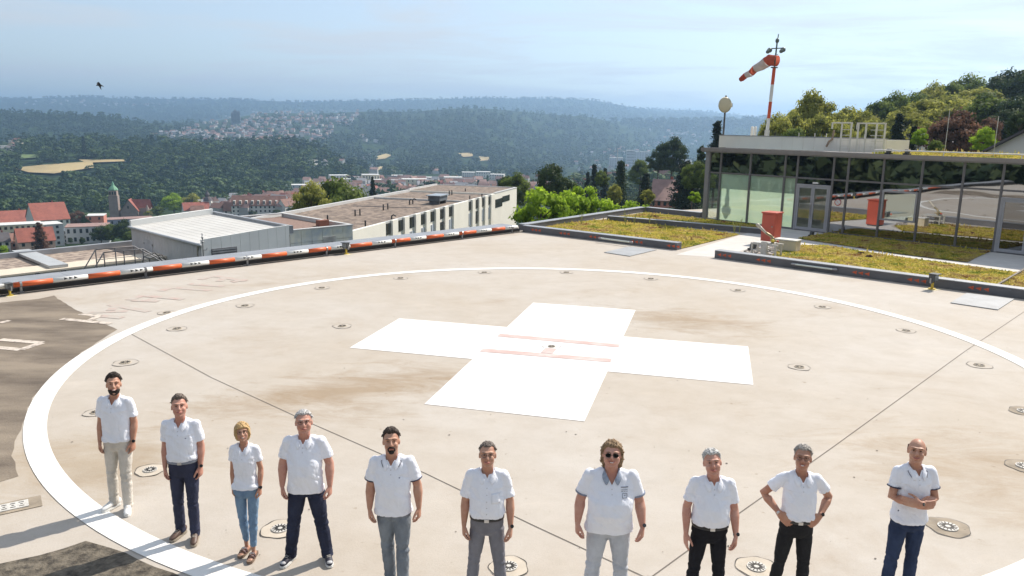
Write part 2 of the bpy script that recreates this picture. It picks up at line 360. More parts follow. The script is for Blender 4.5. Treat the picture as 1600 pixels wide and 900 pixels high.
deck_poly = [EA0+EN*COP, EB+EN*COP, EB+EN*COP+ED*13.5, FP0+FN*9-FU*2.5, FP0+FN*9+FU*34, Vector((36, 12, 0)), Vector((20, -14, 0)), EA0-EN*0+Vector((6, -22, 0))]
deck.prism([(p.x, p.y) for p in deck_poly], -2.2, 0)
struct(deck.build('helipad_deck', M_DECK))
lower = MB(); lower.prism([(p.x*0.97+0.2, p.y*0.97+0.6) for p in deck_poly], -13.9, -2.2); 
struct(lower.build('building_base', mat('base_wall', (0.42, 0.41, 0.38), 0.9)))

M_WHITE = mat('road_white', (0.76, 0.75, 0.72), 0.75, 0.06, 1.1, col2=(0.52, 0.48, 0.43), lo=0.22, hi=0.40, detail=12, bump=0.3, bscale=25)
RC = Vector((1.113, 17.668, 0)); RR = 10.537; RW = 0.345
def annulus(name, r0, r1, m, z, n=220, jit=0.0):
    vs = []
    for k in range(n):
        a = 2*math.pi*k/n
        for q, r in enumerate((r0, r1)):
            rj = r+(jit*(vnoise(np.array([[math.cos(a)*9, math.sin(a)*9, q*5.]]), 1.3)[0]+0.5*vnoise(np.array([[math.cos(a)*40, math.sin(a)*40, q*5.]]), 1.3)[0]) if q and jit else 0)
            vs.append((RC.x+rj*math.cos(a), RC.y+rj*math.sin(a), z))
    fs = [(2*k, 2*k+1, 2*((k+1) % n)+1, 2*((k+1) % n)) for k in range(n)]
    o = MB().add(vs, fs).build(name, m); return struct(o)
annulus('painted_ring', RR-RW/2, RR+RW/2, M_WHITE, 0.0095)
# the white cross
CR = -0.2505; CX, CY = 0.975, 17.777
def crossp(a, b): return (CX+math.cos(CR)*a-math.sin(CR)*b, CY+math.sin(CR)*a+math.cos(CR)*b)
a_, b_ = 1.505, 4.495
mb = MB(); mb.sheet([crossp(*p) for p in [(-a_,b_),(a_,b_),(a_,a_-.02),(b_,a_-.02),(b_,-a_+.02),(a_,-a_+.02),(a_,-b_),(-a_,-b_),(-a_,-a_+.02),(-b_,-a_+.02),(-b_,a_-.02),(-a_,a_-.02)]], 0.007)
struct(mb.build('painted_cross', mat('cross_white', (0.76, 0.75, 0.74), 0.75, 0.05, 0.9, col2=(0.46, 0.41, 0.36), lo=0.20, hi=0.36, detail=12, bump=0.3, bscale=25)))
_zz = [0]
def strip(mb, p, q, w, z):
    _zz[0] += 1; z = z+(_zz[0] % 9)*0.0004
    p = Vector(p); q = Vector(q); d = (q-p); d.z = 0; d.normalize(); n = Vector((-d.y, d.x, 0))*w/2
    mb.add([(*(p-n).xy, z), (*(q-n).xy, z), (*(q+n).xy, z), (*(p+n).xy, z)], [(0, 1, 2, 3)])
M_PINK = mat('faded_red', (0.50, 0.36, 0.33), 0.8, 0.2, 2, col2=(0.60, 0.51, 0.48), lo=0.3, hi=0.6, detail=9)
mb = MB(); strip(mb, G(779, 524), G(968, 541), 0.28, 0.012); strip(mb, G(752, 547.5), G(955, 564), 0.28, 0.012)
s_ = (G(779, 524)+G(968, 541))/2; e_ = (G(752, 547.5)+G(955, 564))/2; strip(mb, e_+(s_-e_)*0.45, e_+(s_-e_)*0.12, 0.28, 0.0125)
struct(mb.build('faded_letter_marking', M_PINK))
# old dark surface left of the ring
def outline(pts, amp, step=0.25, seed=1, z=0.0):
    P = [G(*p) for p in pts]; o = []
    for i in range(len(P)):
        a, b = P[i], P[(i+1) % len(P)]; n = max(1, int((b-a).length/step)); d = (b-a).normalized(); nn = Vector((-d.y, d.x, 0))
        for k in range(n):
            q = a+(b-a)*k/n; s = vnoise(np.array([[q.x, q.y, seed]]), 2.1)[0]+0.6*vnoise(np.array([[q.x, q.y, seed]]), 6.3)[0]; o.append(q+nn*s*amp)
    return [(v.x, v.y) for v in o]
M_ASPH = mat('old_asphalt', (0.25, 0.205, 0.155), 0.9, col2=(0.10, 0.078, 0.060), scale=0.7, detail=10, lo=0.34, hi=0.62, bump=0.6, bscale=40, stretch=(0.6, 1.6, 1))
M_ASPH2 = mat('mossy_asphalt', (0.17, 0.145, 0.11), 0.95, col2=(0.045, 0.038, 0.03), scale=7, detail=10, lo=0.36, hi=0.62, bump=1.0, bscale=30)
mb = MB(); mb.sheet(outline([(-260, 500), (60, 467), (84, 462), (110, 480), (150, 500), (183, 515), (150, 535), (115, 562), (80, 590), (52, 622), (38, 655), (25, 690), (20, 712), (30, 745), (-10, 757), (-300, 830)], 0.05), 0.004)
struct(mb.build('asphalt', M_ASPH))
mb = MB(); mb.sheet(outline([(-200, 920), (-60, 895), (60, 868), (135, 845), (172, 856), (215, 876), (270, 896), (330, 930), (380, 990), (-100, 1100)], 0.05, seed=3), 0.004)
struct(mb.build('asphalt', M_ASPH2))
# pale repair strip of the ground by the drain (slightly darker screed)
mb = MB(); z0 = lambda p: (p[0]/4., 400+p[1]/4.)
for a, b, w in [((0,524),(262,545),.2), ((262,545),(130,588),.2), ((130,588),(-60,570),.2), ((0,420),(62,405),.16), ((385,395),(690,425),.2), ((500,364),(625,376),.17), ((625,374),(560,404),.17)]:
    strip(mb, G(*z0(a)), G(*z0(b)), w, 0.010)
struct(mb.build('worn_letter_marking', mat('worn_white', (0.58, 0.51, 0.44), 0.85, 0.1, 6, col2=(0.24, 0.20, 0.17), lo=0.36, hi=0.52, detail=9)))
mb = MB()
for a, b in [((560,352),(800,345)), ((690,305),(930,348)), ((735,308),(690,340)), ((625,375),(765,388)), ((805,276),(890,248)), ((890,248),(1145,272)), ((830,278),(990,284)), ((960,262),(935,283)), ((1000,220),(1075,198)), ((1075,198),(1315,216)), ((1180,176),(1400,190)), ((1250,148),(1335,125)), ((1335,125),(1530,158)), ((1410,134),(1370,160)), ((1450,163),(1540,148))]:
    strip(mb, G(*z0(a)), G(*z0(b)), 0.24, 0.006)
struct(mb.build('faded_letter_marking', mat('faded_pink', (0.45, 0.325, 0.285), 0.85, 0.1, 3, col2=(0.43, 0.385, 0.34), lo=0.44, hi=0.70, detail=9)))
# expansion joints
mb = MB(); M_J = mat('joint_filler', (0.15, 0.13, 0.11), 0.9)
def jline(pts):
    for a, b in zip(pts, pts[1:]): strip(mb, G(*a), G(*b), 0.014, 0.005)
jline([(205, 522), (330, 590), (487, 662), (665, 740), (835, 822), (1003, 900), (1120, 960)]); jline([(1620, 474), (1508, 549), (1300, 700), (1150, 806), (1018, 902), (940, 960)])
struct(mb.build('expansion_joint', M_J))

# ------------------------------------------------------------------ round in-floor fittings
M_CAST = mat('cast_iron', (0.05, 0.045, 0.04), 0.6, 0.3, 12, metallic=0.4); M_SLOTW = mat('grate_light', (0.56, 0.54, 0.50), 0.6, 0.2, 30)
M_PAT = mat('patch_mortar', (0.52, 0.45, 0.35), 0.85, 0.2, 3); M_PATD = mat('patch_rusty', (0.30, 0.25, 0.19), 0.9, 0.3, 3)
def floor_fitting(pos, rad, patch, near, label, grp='round fittings let into the landing deck'):
    e = empty('floor_drain', (pos.x, pos.y, 0.0), random.uniform(0, 3)); tag(e, label, 'floor drain', grp)
    m = MB(); n = 40; vs = []
    for k in range(n):
        a = 2*math.pi*k/n; j = 1+0.05*math.sin(3*a+pos.x)+0.03*math.sin(7*a); vs.append((rad*j*math.cos(a), rad*j*math.sin(a)))
    m.sheet(vs, 0.0065); m.build('mortar_patch', patch, e)
    m = MB(); vs = []; 
    for k in range(n):
        a = 2*math.pi*k/n; j = 1+0.05*math.sin(3*a+pos.x)+0.03*math.sin(7*a); w = 0.004+0.012*abs(math.sin(2.2*a+pos.y))**2
        vs += [(rad*j*math.cos(a), rad*j*math.sin(a), 0.010), ((rad*j+w)*math.cos(a), (rad*j+w)*math.sin(a), 0.010)]
    m.add(vs, [(2*k, 2*k+1, 2*((k+1) % n)+1, 2*((k+1) % n)) for k in range(n)]); m.build('cut_edge', M_CAST, e)
    r = rad*0.47
    m = MB(); m.cyl((0, 0, 0.008), r, 0.012, 28); m.build('grate', M_SLOTW if near else M_PAT, e)
    m = MB()
    for k in range(14):
        a = 2*math.pi*k/14
        for q in range(2):
            a2 = a+0.1+q*0.2; r0, r1 = (0.28, 0.58) if q else (0.45, 0.9)
            m.obox(Vector((math.cos(a2)*r*r0, math.sin(a2)*r*r0, 0.018)), Vector((math.cos(a2), math.sin(a2), 0))*r*(r1-r0), Vector((-math.sin(a2), math.cos(a2), 0))*r*0.11, (0, 0, 0.006))
    m.build('slot', M_CAST, e)
    return e
FL = [((196,567),0.250,0,'round drain in the deck behind the bearded man in white trousers'),
 ((277,514),0.230,0,'round drain just inside the white ring left of the joint'),
 ((383,478),0.240,0,'round drain inside the ring below the faded pink letters'),
 ((261,489),0.230,0,'round drain half touching the outer edge of the white ring'),
 ((503,450),0.230,0,'small round drain inside the ring, third along its far left side'),
 ((535,510),0.230,0,'round drain out in the deck left of the cross'),
 ((626,435),0.230,0,'round drain inside the ring behind the left tip of the cross'),
 ((757,426),0.230,0,'round drain inside the far ring, just left of its middle'),
 ((885,426),0.230,0,'round drain inside the far ring straight behind the cross'),
 ((1017,436),0.230,0,'round drain inside the far ring right of the cross'),
 ((1153,454),0.230,0,'round drain inside the ring near the red cabinet'),
 ((1285,480),0.230,0,'round drain inside the right of the ring below the floodlight'),
 ((1416,517),0.230,0,'round drain inside the right part of the ring above the joint'),
 ((1530,571),0.250,0,'round drain inside the ring below where the joint crosses it'),
 ((1249,574),0.230,0,'round drain just right of the right arm of the cross'),
 ((862,542),0.200,0,'round drain in the middle of the white cross'),
 ((1600,643),0.250,2,'dark round drain cut by the right edge of the view, the upper one'),
 ((1600,729),0.250,2,'dark round drain cut by the right edge of the view, the lower one'),
 ((1481,824),0.265,2,'large rust-brown round drain right of the man with crossed arms'),
 ((1182,887),0.235,1,'round drain with white slots left of the man with hands on hips'),
 ((795,886),0.225,1,'round drain beside the legs of the man with the chest pocket'),
 ((438,827),0.235,1,'round drain between the blonde woman and the grey haired man'),
 ((235,735),0.210,1,'round drain between the two men on the far left'),
 ((150,645),0.200,0,'round drain half hidden behind the arm of the bearded man')]
for p, r, near, lab in FL:
    if near == 2: e = floor_fitting(G(*p), r, M_PATD, True, lab)
    else: floor_fitting(G(*p), r, mat('patch_mortar2', (0.50, 0.44, 0.36), 0.85, 0.12, 3) if near else M_DECK, bool(near), lab)
# rectangular drain at the far left
dq = [G(-6, 783), G(45, 775), G(60, 795), G(-6, 815)]; c = sum(dq, Vector())/4; e = empty('gully_cover', (c.x, c.y, 0)); tag(e, 'rectangular slotted gully cover set in the deck outside the ring', 'gully cover')
ax = (G(45, 777)-G(-40, 795)).normalized(); ay = Vector((-ax.y, ax.x, 0)); pc = G(12, 794)
def rect(mb, c, ax, ay, w, h, z0, z1): mb.obox(Vector((c.x, c.y, z0))-ax*w/2-ay*h/2, ax*w, ay*h, (0, 0, z1-z0))
m = MB(); rect(m, pc-c, ax, ay, 0.78, 0.36, 0.005, 0.010); m.build('mortar_patch', M_PATD, e)
m = MB(); rect(m, pc-c-ax*0.04, ax, ay, 0.56, 0.22, 0.009, 0.022); m.build('grate', M_SLOTW, e)
m = MB()
for i in range(5):
    for j in range(3): rect(m, pc-c-ax*0.04+ax*(i-2)*0.1+ay*(j-1)*0.06, ax, ay, 0.06 if j != 1 else 0.03, 0.018, 0.021, 0.0245)
m.build('slot', M_CAST, e)
# flat hatches
def hatch(pts, label):
    P = [G(*p) for p in pts]; c = sum(P, Vector())/4; m = MB(); m.prism([((p-c).x, (p-c).y) for p in P], 0.004, 0.03)
    o = m.build('floor_hatch', mat('hatch_grey', (0.33, 0.34, 0.35), 0.6, 0.12, 1.5)); o.location = (c.x, c.y, 0); tag(o, label, 'floor hatch', 'flat hatches in the deck')
hatch([(944, 395), (983, 386), (1026, 391), (984, 401)], 'flat pale grey hatch in front of the far kerb')
hatch([(1485, 474), (1510, 459), (1585, 468), (1559, 485)], 'flat grey hatch in front of the near right kerb')
# small stains / holes
mb = MB()
for p in [(1200, 445), (1190, 443)]: pass
for i in range(150):
    p = (rng.uniform(60, 1560), rng.uniform(460, 880)) if i < 90 else (rng.normal(945, 22), rng.normal(512, 10)); q = G(*p); r = rng.uniform(0.006, 0.018); n = 7
    mb.sheet([(q.x+r*rng.uniform(.6, 1.3)*math.cos(2*math.pi*k/n), q.y+r*rng.uniform(.6, 1.3)*math.sin(2*math.pi*k/n)) for k in range(n)], 0.0085)
o = mb.build('dirt_specks', mat('dirt', (0.12, 0.10, 0.08), 0.9)); tag(o, 'dark specks of dirt and tiny chips scattered over the deck', 'dirt specks'); o['kind'] = 'stuff'

# ------------------------------------------------------------------ left edge: coping, striped pipe
M_ZINC = mat('coping_zinc', (0.30, 0.315, 0.34), 0.5, 0.12, 1.2, metallic=0.2); M_ZINCD = mat('kerb_face', (0.13, 0.13, 0.14), 0.6, 0.15, 2); M_STEEL = mat('steel', (0.35, 0.35, 0.36), 0.4, 0.15, 4, metallic=0.7)
M_BLACK = mat('black_plastic', (0.02, 0.02, 0.022), 0.5)
def kerb(name, a, b, inn, w, h, label, grp=None, arrows=(), seams=3.0, z0=0.0):
    a = Vector(a); b = Vector(b); e = empty(name, a); tag(e, label, 'kerb', grp); L = (b-a).length; d = (b-a)/L; inn = Vector(inn)
    m = MB(); m.obox(Vector((0, 0, z0+0.001))+inn*0.02, d*L, inn*(w-0.04), (0, 0, h-0.035)); m.build('kerb_body', M_ZINCD, e)
    k = 0; m = MB(); x = 0
    while x < L:
        x2 = min(L, x+seams); m.obox(Vector((0, 0, z0+h-0.03))+d*(x+0.004), d*(x2-x-0.008), inn*w, (0, 0, 0.03)); x = x2
    m.build('coping', M_ZINC, e, bevel=0.004)
    if arrows:
        m = MB()
        for t in arrows:
            for q in range(3):
                o = d*(t+q*0.22)+Vector((0, 0, z0+h*0.28))-inn*0.002+inn*0.02; m.add([o+Vector((0,0,0.0))+d*0.17, o+d*0.17+Vector((0,0,h*0.42)), o+Vector((0,0,h*0.21))], [(0, 1, 2)])
        m.build('arrow_marking', mat('arrow_red', (0.62, 0.12, 0.05), 0.7, 0.3, 9), e)
    return e
# coping along the left edge, drawn behind the pipe
kerb('parapet_coping', EA0+EN*0.22, EB+EN*0.22+ED*0.0, EN, 1.15, 0.27, 'long grey metal parapet coping behind the striped pipe on the left deck edge', seams=4.0)
# kerbs on the right
k1a = EB+KD*0.05; k1b = G(1057, 391); LK = (k1b-k1a).length
kerb('planter_kerb', k1a, k1b, KN, 0.42, 0.32, 'dark kerb with red arrows in front of the far left sedum bed', 'planter kerbs', [0.5, 2.2, 3.9, 6.1, 7.9], 2.4)
k2a = G(1116, 403); k2b = k2a+(G(1600, 468)-k2a).normalized()*14.0; KD2 = (k2b-k2a).normalized(); KN2 = Vector((-KD2.y, KD2.x, 0))
def on_k2(px): 
    best = min(range(1400), key=lambda i: abs(px-topix(k2a+KD2*i*0.01)[0])); return best*0.01
def topix(p):
    x, y, z = p[0], p[1], p[2]-H0; cp, sp = math.cos(PITCH), math.sin(PITCH); yf = y*cp-z*sp; zu = y*sp+z*cp; u = F*x/yf; v = -F*zu/yf; c, s = math.cos(ROLL), math.sin(ROLL)
    return 800+c*u-s*v, 450+s*u+c*v
kerb('planter_kerb', k2a, k2b, KN2, 0.42, 0.32, 'long dark kerb with red arrows in front of the near right sedum bed', 'planter kerbs', [on_k2(x) for x in (1120, 1180, 1330, 1416, 1511)], 2.9)
# coping bounding the far beds: left outer line and the divider
c0 = EB+EN*0.22+ED*0.02; c1 = G(1008, 331); kerb('parapet_coping', c0+ED*0.45, c1, EN*0.9+ED*0.0, 0.5, 0.30, 'pale grey parapet coping running away beside the far sedum beds', seams=3.0)
kerb('parapet_coping', c1, G(1094, 340), (G(1094, 340)-c1).normalized().cross(Vector((0, 0, -1))), 0.4, 0.30, 'short grey coping behind the farthest sedum bed beside the glass corner', seams=3.0)
d0 = G(948, 345); d1 = G(1190, 366); kerb('planter_kerb', d0, d1, (d1-d0).normalized().cross(Vector((0, 0, -1))), 0.34, 0.28, 'grey kerb dividing the two far sedum beds', 'planter kerbs', [], 3.0)
# tube lamps on the kerbs
def tube_lamp(base, d, inn, L, label):
    e = empty('tube_lamp', base); tag(e, label, 'tube lamp', 'tube lamps fixed to the planter kerbs'); m = MB(); m.tube([Vector((0, 0, 0))+d*0.1, d*(L-0.1)], 0.035, 10); m.build('glass_tube', mat('opal_tube', (0.62, 0.66, 0.6), 0.25, 0.05, 3), e, True)
    m = MB(); m.tube([-d*0.02, d*0.1], 0.045, 10); m.build('end_cap', M_STEEL, e, True); m = MB(); m.tube([d*(L-0.1), d*(L+0.02)], 0.045, 10); m.build('end_cap', M_STEEL, e, True)
    for t in (0.15, L-0.2): m = MB(); m.obox(d*t-inn*0.0, d*0.04, inn*0.09, (0, 0, 0.03)); m.build('bracket', M_STEEL, e)
tube_lamp(k1a+KD*4.75-KN*0.07+Vector((0, 0, 0.2)), KD, KN, 1.75, 'white tube lamp on the far planter kerb')
t0 = on_k2(1239); t1 = on_k2(1306); tube_lamp(k2a+KD2*t0-KN2*0.07+Vector((0, 0, 0.18)), KD2, KN2, t1-t0, 'white tube lamp on the near planter kerb')

# striped pipe: bands measured along the edge
M_ORG = mat('signal_orange', (0.68, 0.13, 0.035), 0.45, 0.12, 2.5); M_PWH = mat('pipe_white', (0.72, 0.72, 0.69), 0.5, 0.08, 3)
def epix(px):                                            # distance along the edge whose pipe shows at this column
    lo, hi = -5.0, 24.0
    for _ in range(40):
        mid = (lo+hi)/2
        if topix(EA+ED*mid+Vector((0, 0, 0.26)))[0] < px: lo = mid
        else: hi = mid
    return lo
bands = [21, 82, 137, 187, 238, 283, 326, 366, 408, 447, 481, 516, 546, 580, 611, 640, 665, 692, 716, 743, 767, 788, 808]
ps = [epix(x) for x in bands]; PR = 0.074; PZ = 0.27
pb = EA+ED*ps[0]; e = empty('striped_barrier_pipe', pb); tag(e, 'long horizontal pipe striped orange and white with black arrows along the deck edge', 'barrier pipe')
for i in range(len(ps)-1):
    o = MB().tube([ED*(ps[i]-ps[0])+Vector((0,0,PZ)), ED*(ps[i+1]-ps[0])+Vector((0,0,PZ))], PR+(0.002 if i % 2 == 0 else 0), 18, cap=True, rnd=False).build('orange_band' if i % 2 == 0 else 'white_band', M_ORG if i % 2 == 0 else M_PWH, e, False)
    o.data.polygons.foreach_set('use_smooth', [len(p.vertices) == 4 for p in o.data.polygons])
    if i % 2:
        m = MB(); mid = (ps[i]+ps[i+1])/2-ps[0]; sc = min(1, (ps[i+1]-ps[i])/1.4)
        for q in (-1, 0, 1):
            c = mid+q*0.2*sc; vs = []; fs = []
            rad = PR+0.0035                              # each arrow wraps round the pipe's front
            for j in range(7):
                an = math.radians(-8+66*j/6); hw = 0.15*sc*(1-abs(j-3)/3.)
                off = EN*(-math.cos(an)*rad)+Vector((0, 0, math.sin(an)*rad+PZ))
                vs += [ED*(c-0.07*sc)+off, ED*(c-0.07*sc+max(hw, 0.002))+off]
            for j in range(6): fs.append((2*j, 2*j+1, 2*j+3, 2*j+2))
            m.add(vs, fs)
        m.build('black_arrows', M_BLACK, e)
for t in [32, 227, 386, 510, 617, 722, 800]:
    s = epix(t)-ps[0]; m = MB(); m.obox(ED*(s-0.03)-EN*0.03, ED*0.06, EN*0.06, (0, 0, PZ)); m.obox(ED*(s-0.09)-EN*0.2+Vector((0, 0, 0.002)), ED*0.18, EN*0.35, (0, 0, 0.02))
    m.tube([ED*(s-0.03)+Vector((0, 0, PZ)), ED*(s+0.03)+Vector((0, 0, PZ))], PR+0.016, 18, rnd=False); m.build('bracket', M_STEEL if t != 227 else M_ZINCD, e)
# dark cable tray below the pipe
m = MB(); m.tube([EA0-EN*0.17+Vector((0,0,.03)), EB-EN*0.17+Vector((0,0,.03))], 0.022, 8); o = m.build('edge_cable', M_BLACK); tag(o, 'thin black cable running along the deck below the striped pipe', 'cable')
m = MB(); m.obox(EA0+EN*0.12+Vector((0,0,0.002)), EB-EA0, EN*0.08, (0, 0, 0.14)); o = m.build('cable_duct', M_BLACK); tag(o, 'black duct on the deck directly behind the striped pipe', 'cable duct')
s0 = epix(9); e2 = empty('striped_barrier_pipe', EA+ED*(s0-4)); tag(e2, 'white end of a second barrier pipe at the far left of the deck edge', 'barrier pipe')
m = MB(); m.tube([Vector((0,0,PZ))+ED*2.6, ED*4+Vector((0,0,PZ))], PR, 18, rnd=False); m.build('white_band', M_PWH, e2)
m = MB(); m.tube([Vector((0,0,PZ)), ED*2.6+Vector((0,0,PZ))], PR, 18, rnd=False); m.build('orange_band', M_ORG, e2)
m = MB(); m.obox(ED*3.6-EN*0.2+Vector((0, 0, 0.002)), ED*0.18, EN*0.35, (0, 0, 0.02)); m.obox(ED*3.66-EN*0.03, ED*0.06, EN*0.06, (0, 0, PZ)); m.build('bracket', M_ZINCD, e2)

# floodlights standing on the deck
def floodlight(pos, yaw, label, s=1.0, yellow=True):
    e = empty('floodlight', pos, yaw); tag(e, label, 'floodlight', 'small floodlights on the deck'); e.scale = (s, s, s)
    m = MB(); m.cyl((0, 0, 0), 0.09, 0.03, 16); m.cyl((0, 0, .03), 0.035, 0.16, 12); m.build('post', mat('yellow_foot', (0.55, 0.40, 0.05), 0.6) if yellow else M_STEEL, e, False)
    m = MB(); m.box((-0.11, -0.02, 0.17), (0.11, 0.02, 0.2)); m.box((-0.13, -0.02, 0.18), (-0.115, 0.02, 0.32)); m.box((0.115, -0.02, 0.18), (0.13, 0.02, 0.32)); m.build('yoke', M_STEEL, e)
    m = MB(); m.box((-0.11, -0.09, 0.23), (0.11, 0.07, 0.42)); m.box((-0.13, -0.15, 0.415), (0.13, 0.08, 0.435)); m.build('lamp_body', mat('lamp_grey', (0.07, 0.075, 0.08), 0.5), e, bevel=0.008)
    m = MB(); m.box((-0.09, -0.095, 0.25), (0.09, -0.088, 0.40)); m.build('lens', mat('lens_glass', (0.25, 0.27, 0.28), 0.1), e)
    m = MB(); m.sheet([(-0.2, -0.14), (0.22, -0.18), (0.2, 0.14), (-0.18, 0.16)], 0.004); m.build('base_pad', mat('pad_pale', (0.62, 0.56, 0.38), 0.8, 0.2, 6), e)
    return e
floodlight(G(1456, 452), R(35), 'small grey floodlight on a yellow foot in front of the near right kerb', 1.25)
floodlight(G(541, 397), R(-30), 'small black floodlight standing before the striped pipe near the panelled wall', 1.1)
floodlight(G(16, 462), R(-30), 'small floodlight on a yellow foot between the two pipe ends at the far left', 0.9)

# ------------------------------------------------------------------ beds, path, gravel
def m_sedum(name, seed):
    m = bpy.data.materials.new(name); m.use_nodes = True; nt = m.node_tree; b = nt.nodes['Principled BSDF']; b.inputs['Roughness'].default_value = 0.95; b.inputs['Specular IOR Level'].default_value = 0.15; L = nt.links
    tc = N(nt, 'ShaderNodeTexCoord'); mp = N(nt, 'ShaderNodeMapping'); mp.inputs['Location'].default_value = (seed, seed*2, 0); L.new(tc.outputs['Object'], mp.inputs[0])
    def nz(sc, d=6):
        n = N(nt, 'ShaderNodeTexNoise'); n.inputs['Scale'].default_value = sc; n.inputs['Detail'].default_value = d; n.inputs['Roughness'].default_value = 0.65; L.new(mp.outputs[0], n.inputs[0]); return n
    r = N(nt, 'ShaderNodeValToRGB'); e = r.color_ramp.elements; e[0].position = 0.30; e[0].color = (0.16, 0.24, 0.03, 1); e[1].position = 0.68; e[1].color = (0.26, 0.08, 0.05, 1)
    for p, c in ((0.41, (0.37, 0.38, 0.09)), (0.48, (0.66, 0.57, 0.14)), (0.56, (0.58, 0.47, 0.22)), (0.62, (0.38, 0.24, 0.10))): x = e.new(p); x.color = c+(1,)
    L.new(nz(0.85, 10).outputs[0], r.inputs[0])
    f = N(nt, 'ShaderNodeValToRGB'); f.color_ramp.elements[0].position = 0.32; f.color_ramp.elements[1].position = 0.7; f.color_ramp.elements[0].color = (0.62, 0.62, 0.55, 1); f.color_ramp.elements[1].color = (1.35, 1.3, 1.1, 1); L.new(nz(9, 6).outputs[0], f.inputs[0])
    mu = N(nt, 'ShaderNodeMixRGB', blend_type='MULTIPLY'); mu.inputs[0].default_value = 1; L.new(r.outputs[0], mu.inputs[1]); L.new(f.outputs[0], mu.inputs[2])
    L.new(mu.outputs[0], b.inputs['Base Color'])
    bp = N(nt, 'ShaderNodeBump'); bp.inputs['Distance'].default_value = 0.08; bp.inputs['Strength'].default_value = 1; L.new(nz(14, 4).outputs[0], bp.inputs['Height']); L.new(bp.outputs[0], b.inputs['Normal'])
    tr = N(nt, 'ShaderNodeBsdfTranslucent'); L.new(mu.outputs[0], tr.inputs[0]); ms = N(nt, 'ShaderNodeMixShader'); ms.inputs[0].default_value = 0.35; L.new(b.outputs[0], ms.inputs[1]); L.new(tr.outputs[0], ms.inputs[2]); L.new(ms.outputs[0], nt.nodes['Material Output'].inputs[0])
    return m
M_SED = m_sedum('sedum', 3.0)
def inside(poly, x, y):
    x = np.asarray(x); y = np.asarray(y); c = np.zeros(x.shape, bool); n = len(poly)
    for i in range(n):
        x0, y0 = poly[i][0], poly[i][1]; x1, y1 = poly[(i+1) % n][0], poly[(i+1) % n][1]
        with np.errstate(divide='ignore', invalid='ignore'): c ^= ((y0 > y) != (y1 > y)) & (x < (x1-x0)*(y-y0)/(y1-y0+1e-12)+x0)
    return c
def bed(pts, label, dens=230, world=False, z=0.02, hgt=0.055):
    P = pts if world else [G(*p) for p in pts]; poly = [(p[0], p[1]) for p in P]; xs = [p[0] for p in poly]; ys = [p[1] for p in poly]
    m = MB(); m.sheet(poly, z+0.02)
    area = (max(xs)-min(xs))*(max(ys)-min(ys)); n = int(area*dens); X = rng.uniform(min(xs), max(xs), n); Y = rng.uniform(min(ys), max(ys), n); k = inside(poly, X, Y); X = X[k]; Y = Y[k]
    h = hgt*(0.75+0.5*vnoise(np.stack([X, Y, 0*X], 1), 1.6))*rng.uniform(0.5, 1.3, len(X)); a = rng.uniform(0, 6.28, len(X)); w = rng.uniform(0.012, 0.035, len(X)); h *= np.where(rng.random(len(X)) < 0.03, 2.6, 0.8); tl = rng.uniform(-0.05, 0.05, (len(X), 2))
    vs = np.stack([np.stack([X-w*np.cos(a), Y-w*np.sin(a), 0*X+z], 1), np.stack([X+w*np.cos(a), Y+w*np.sin(a), 0*X+z], 1), np.stack([X+tl[:, 0]+w*np.cos(a), Y+tl[:, 1]+w*np.sin(a), h+z+0.02], 1), np.stack([X+tl[:, 0]-w*np.cos(a), Y+tl[:, 1]-w*np.sin(a), h+z+0.02], 1)], 1).reshape(-1, 3)
    q = np.arange(len(X))*4; m.add(vs, np.stack([q, q+1, q+2, q+3], 1)); o = m.build('sedum_planting', M_SED); tag(o, label, 'ground cover'); o['kind'] = 'stuff'; return poly
bed([(868, 357.5), (838, 353.5), (948, 343.5), (1155, 367), (1066, 389)], 'yellow and red sedum carpet in the far left bed')
bed([(952, 340.5), (1012, 333), (1096, 342.5), (1180, 351), (1190, 362)], 'yellow and brown sedum strip in the bed beside the glass corner')
bed([(1220, 385), (1290, 384), (1380, 399), (1590, 427), (1650, 434), (1660, 470), (1600, 462), (1450, 440), (1300, 418), (1205, 404)], 'yellow green sedum carpet behind the near right kerb')
bed([(1247, 373), (1300, 364), (1372, 370), (1552, 392), (1532, 400), (1511, 410), (1410, 398)], 'sedum strip between the pale path and the glass front')
mb = MB(); mb.sheet([G(*p)[:2] for p in [(1056, 398), (1168, 364), (1240, 352), (1300, 362), (1252, 375), (1400, 397), (1512, 411), (1548, 390), (1700, 400), (1700, 440), (1600, 428), (1400, 400), (1290, 384), (1215, 384), (1175, 388), (1116, 402)]], 0.004)
struct(mb.build('path', mat('path_concrete', (0.55, 0.53, 0.50), 0.85, 0.08, 2, bump=0.2)))
# gravel patch and stones round the monitor
gp = [G(*p) for p in [(1150, 400), (1172, 388), (1216, 385), (1260, 398), (1212, 408)]]; gpoly = [(p.x, p.y) for p in gp]
m = MB(); m.sheet(gpoly, 0.012); xs = [p[0] for p in gpoly]; ys = [p[1] for p in gpoly]
M_GRAV = mat('river_gravel', (0.50, 0.46, 0.42), 0.9, col2=(0.16, 0.13, 0.11), scale=9, lo=0.4, hi=0.6)
n = 0
while n < 520:
    x, y = rng.uniform(min(xs), max(xs)), rng.uniform(min(ys), max(ys))
    if inside(gpoly, np.array([x]), np.array([y]))[0]:
        s = rng.uniform(0.025, 0.06); m.ell((x, y, 0.02), (s, s*rng.uniform(.6, 1), s*.6), 6, 4); n += 1
o = m.build('gravel', M_GRAV, smooth=True); tag(o, 'loose rounded gravel under the water cannon', 'gravel'); o['kind'] = 'stuff'
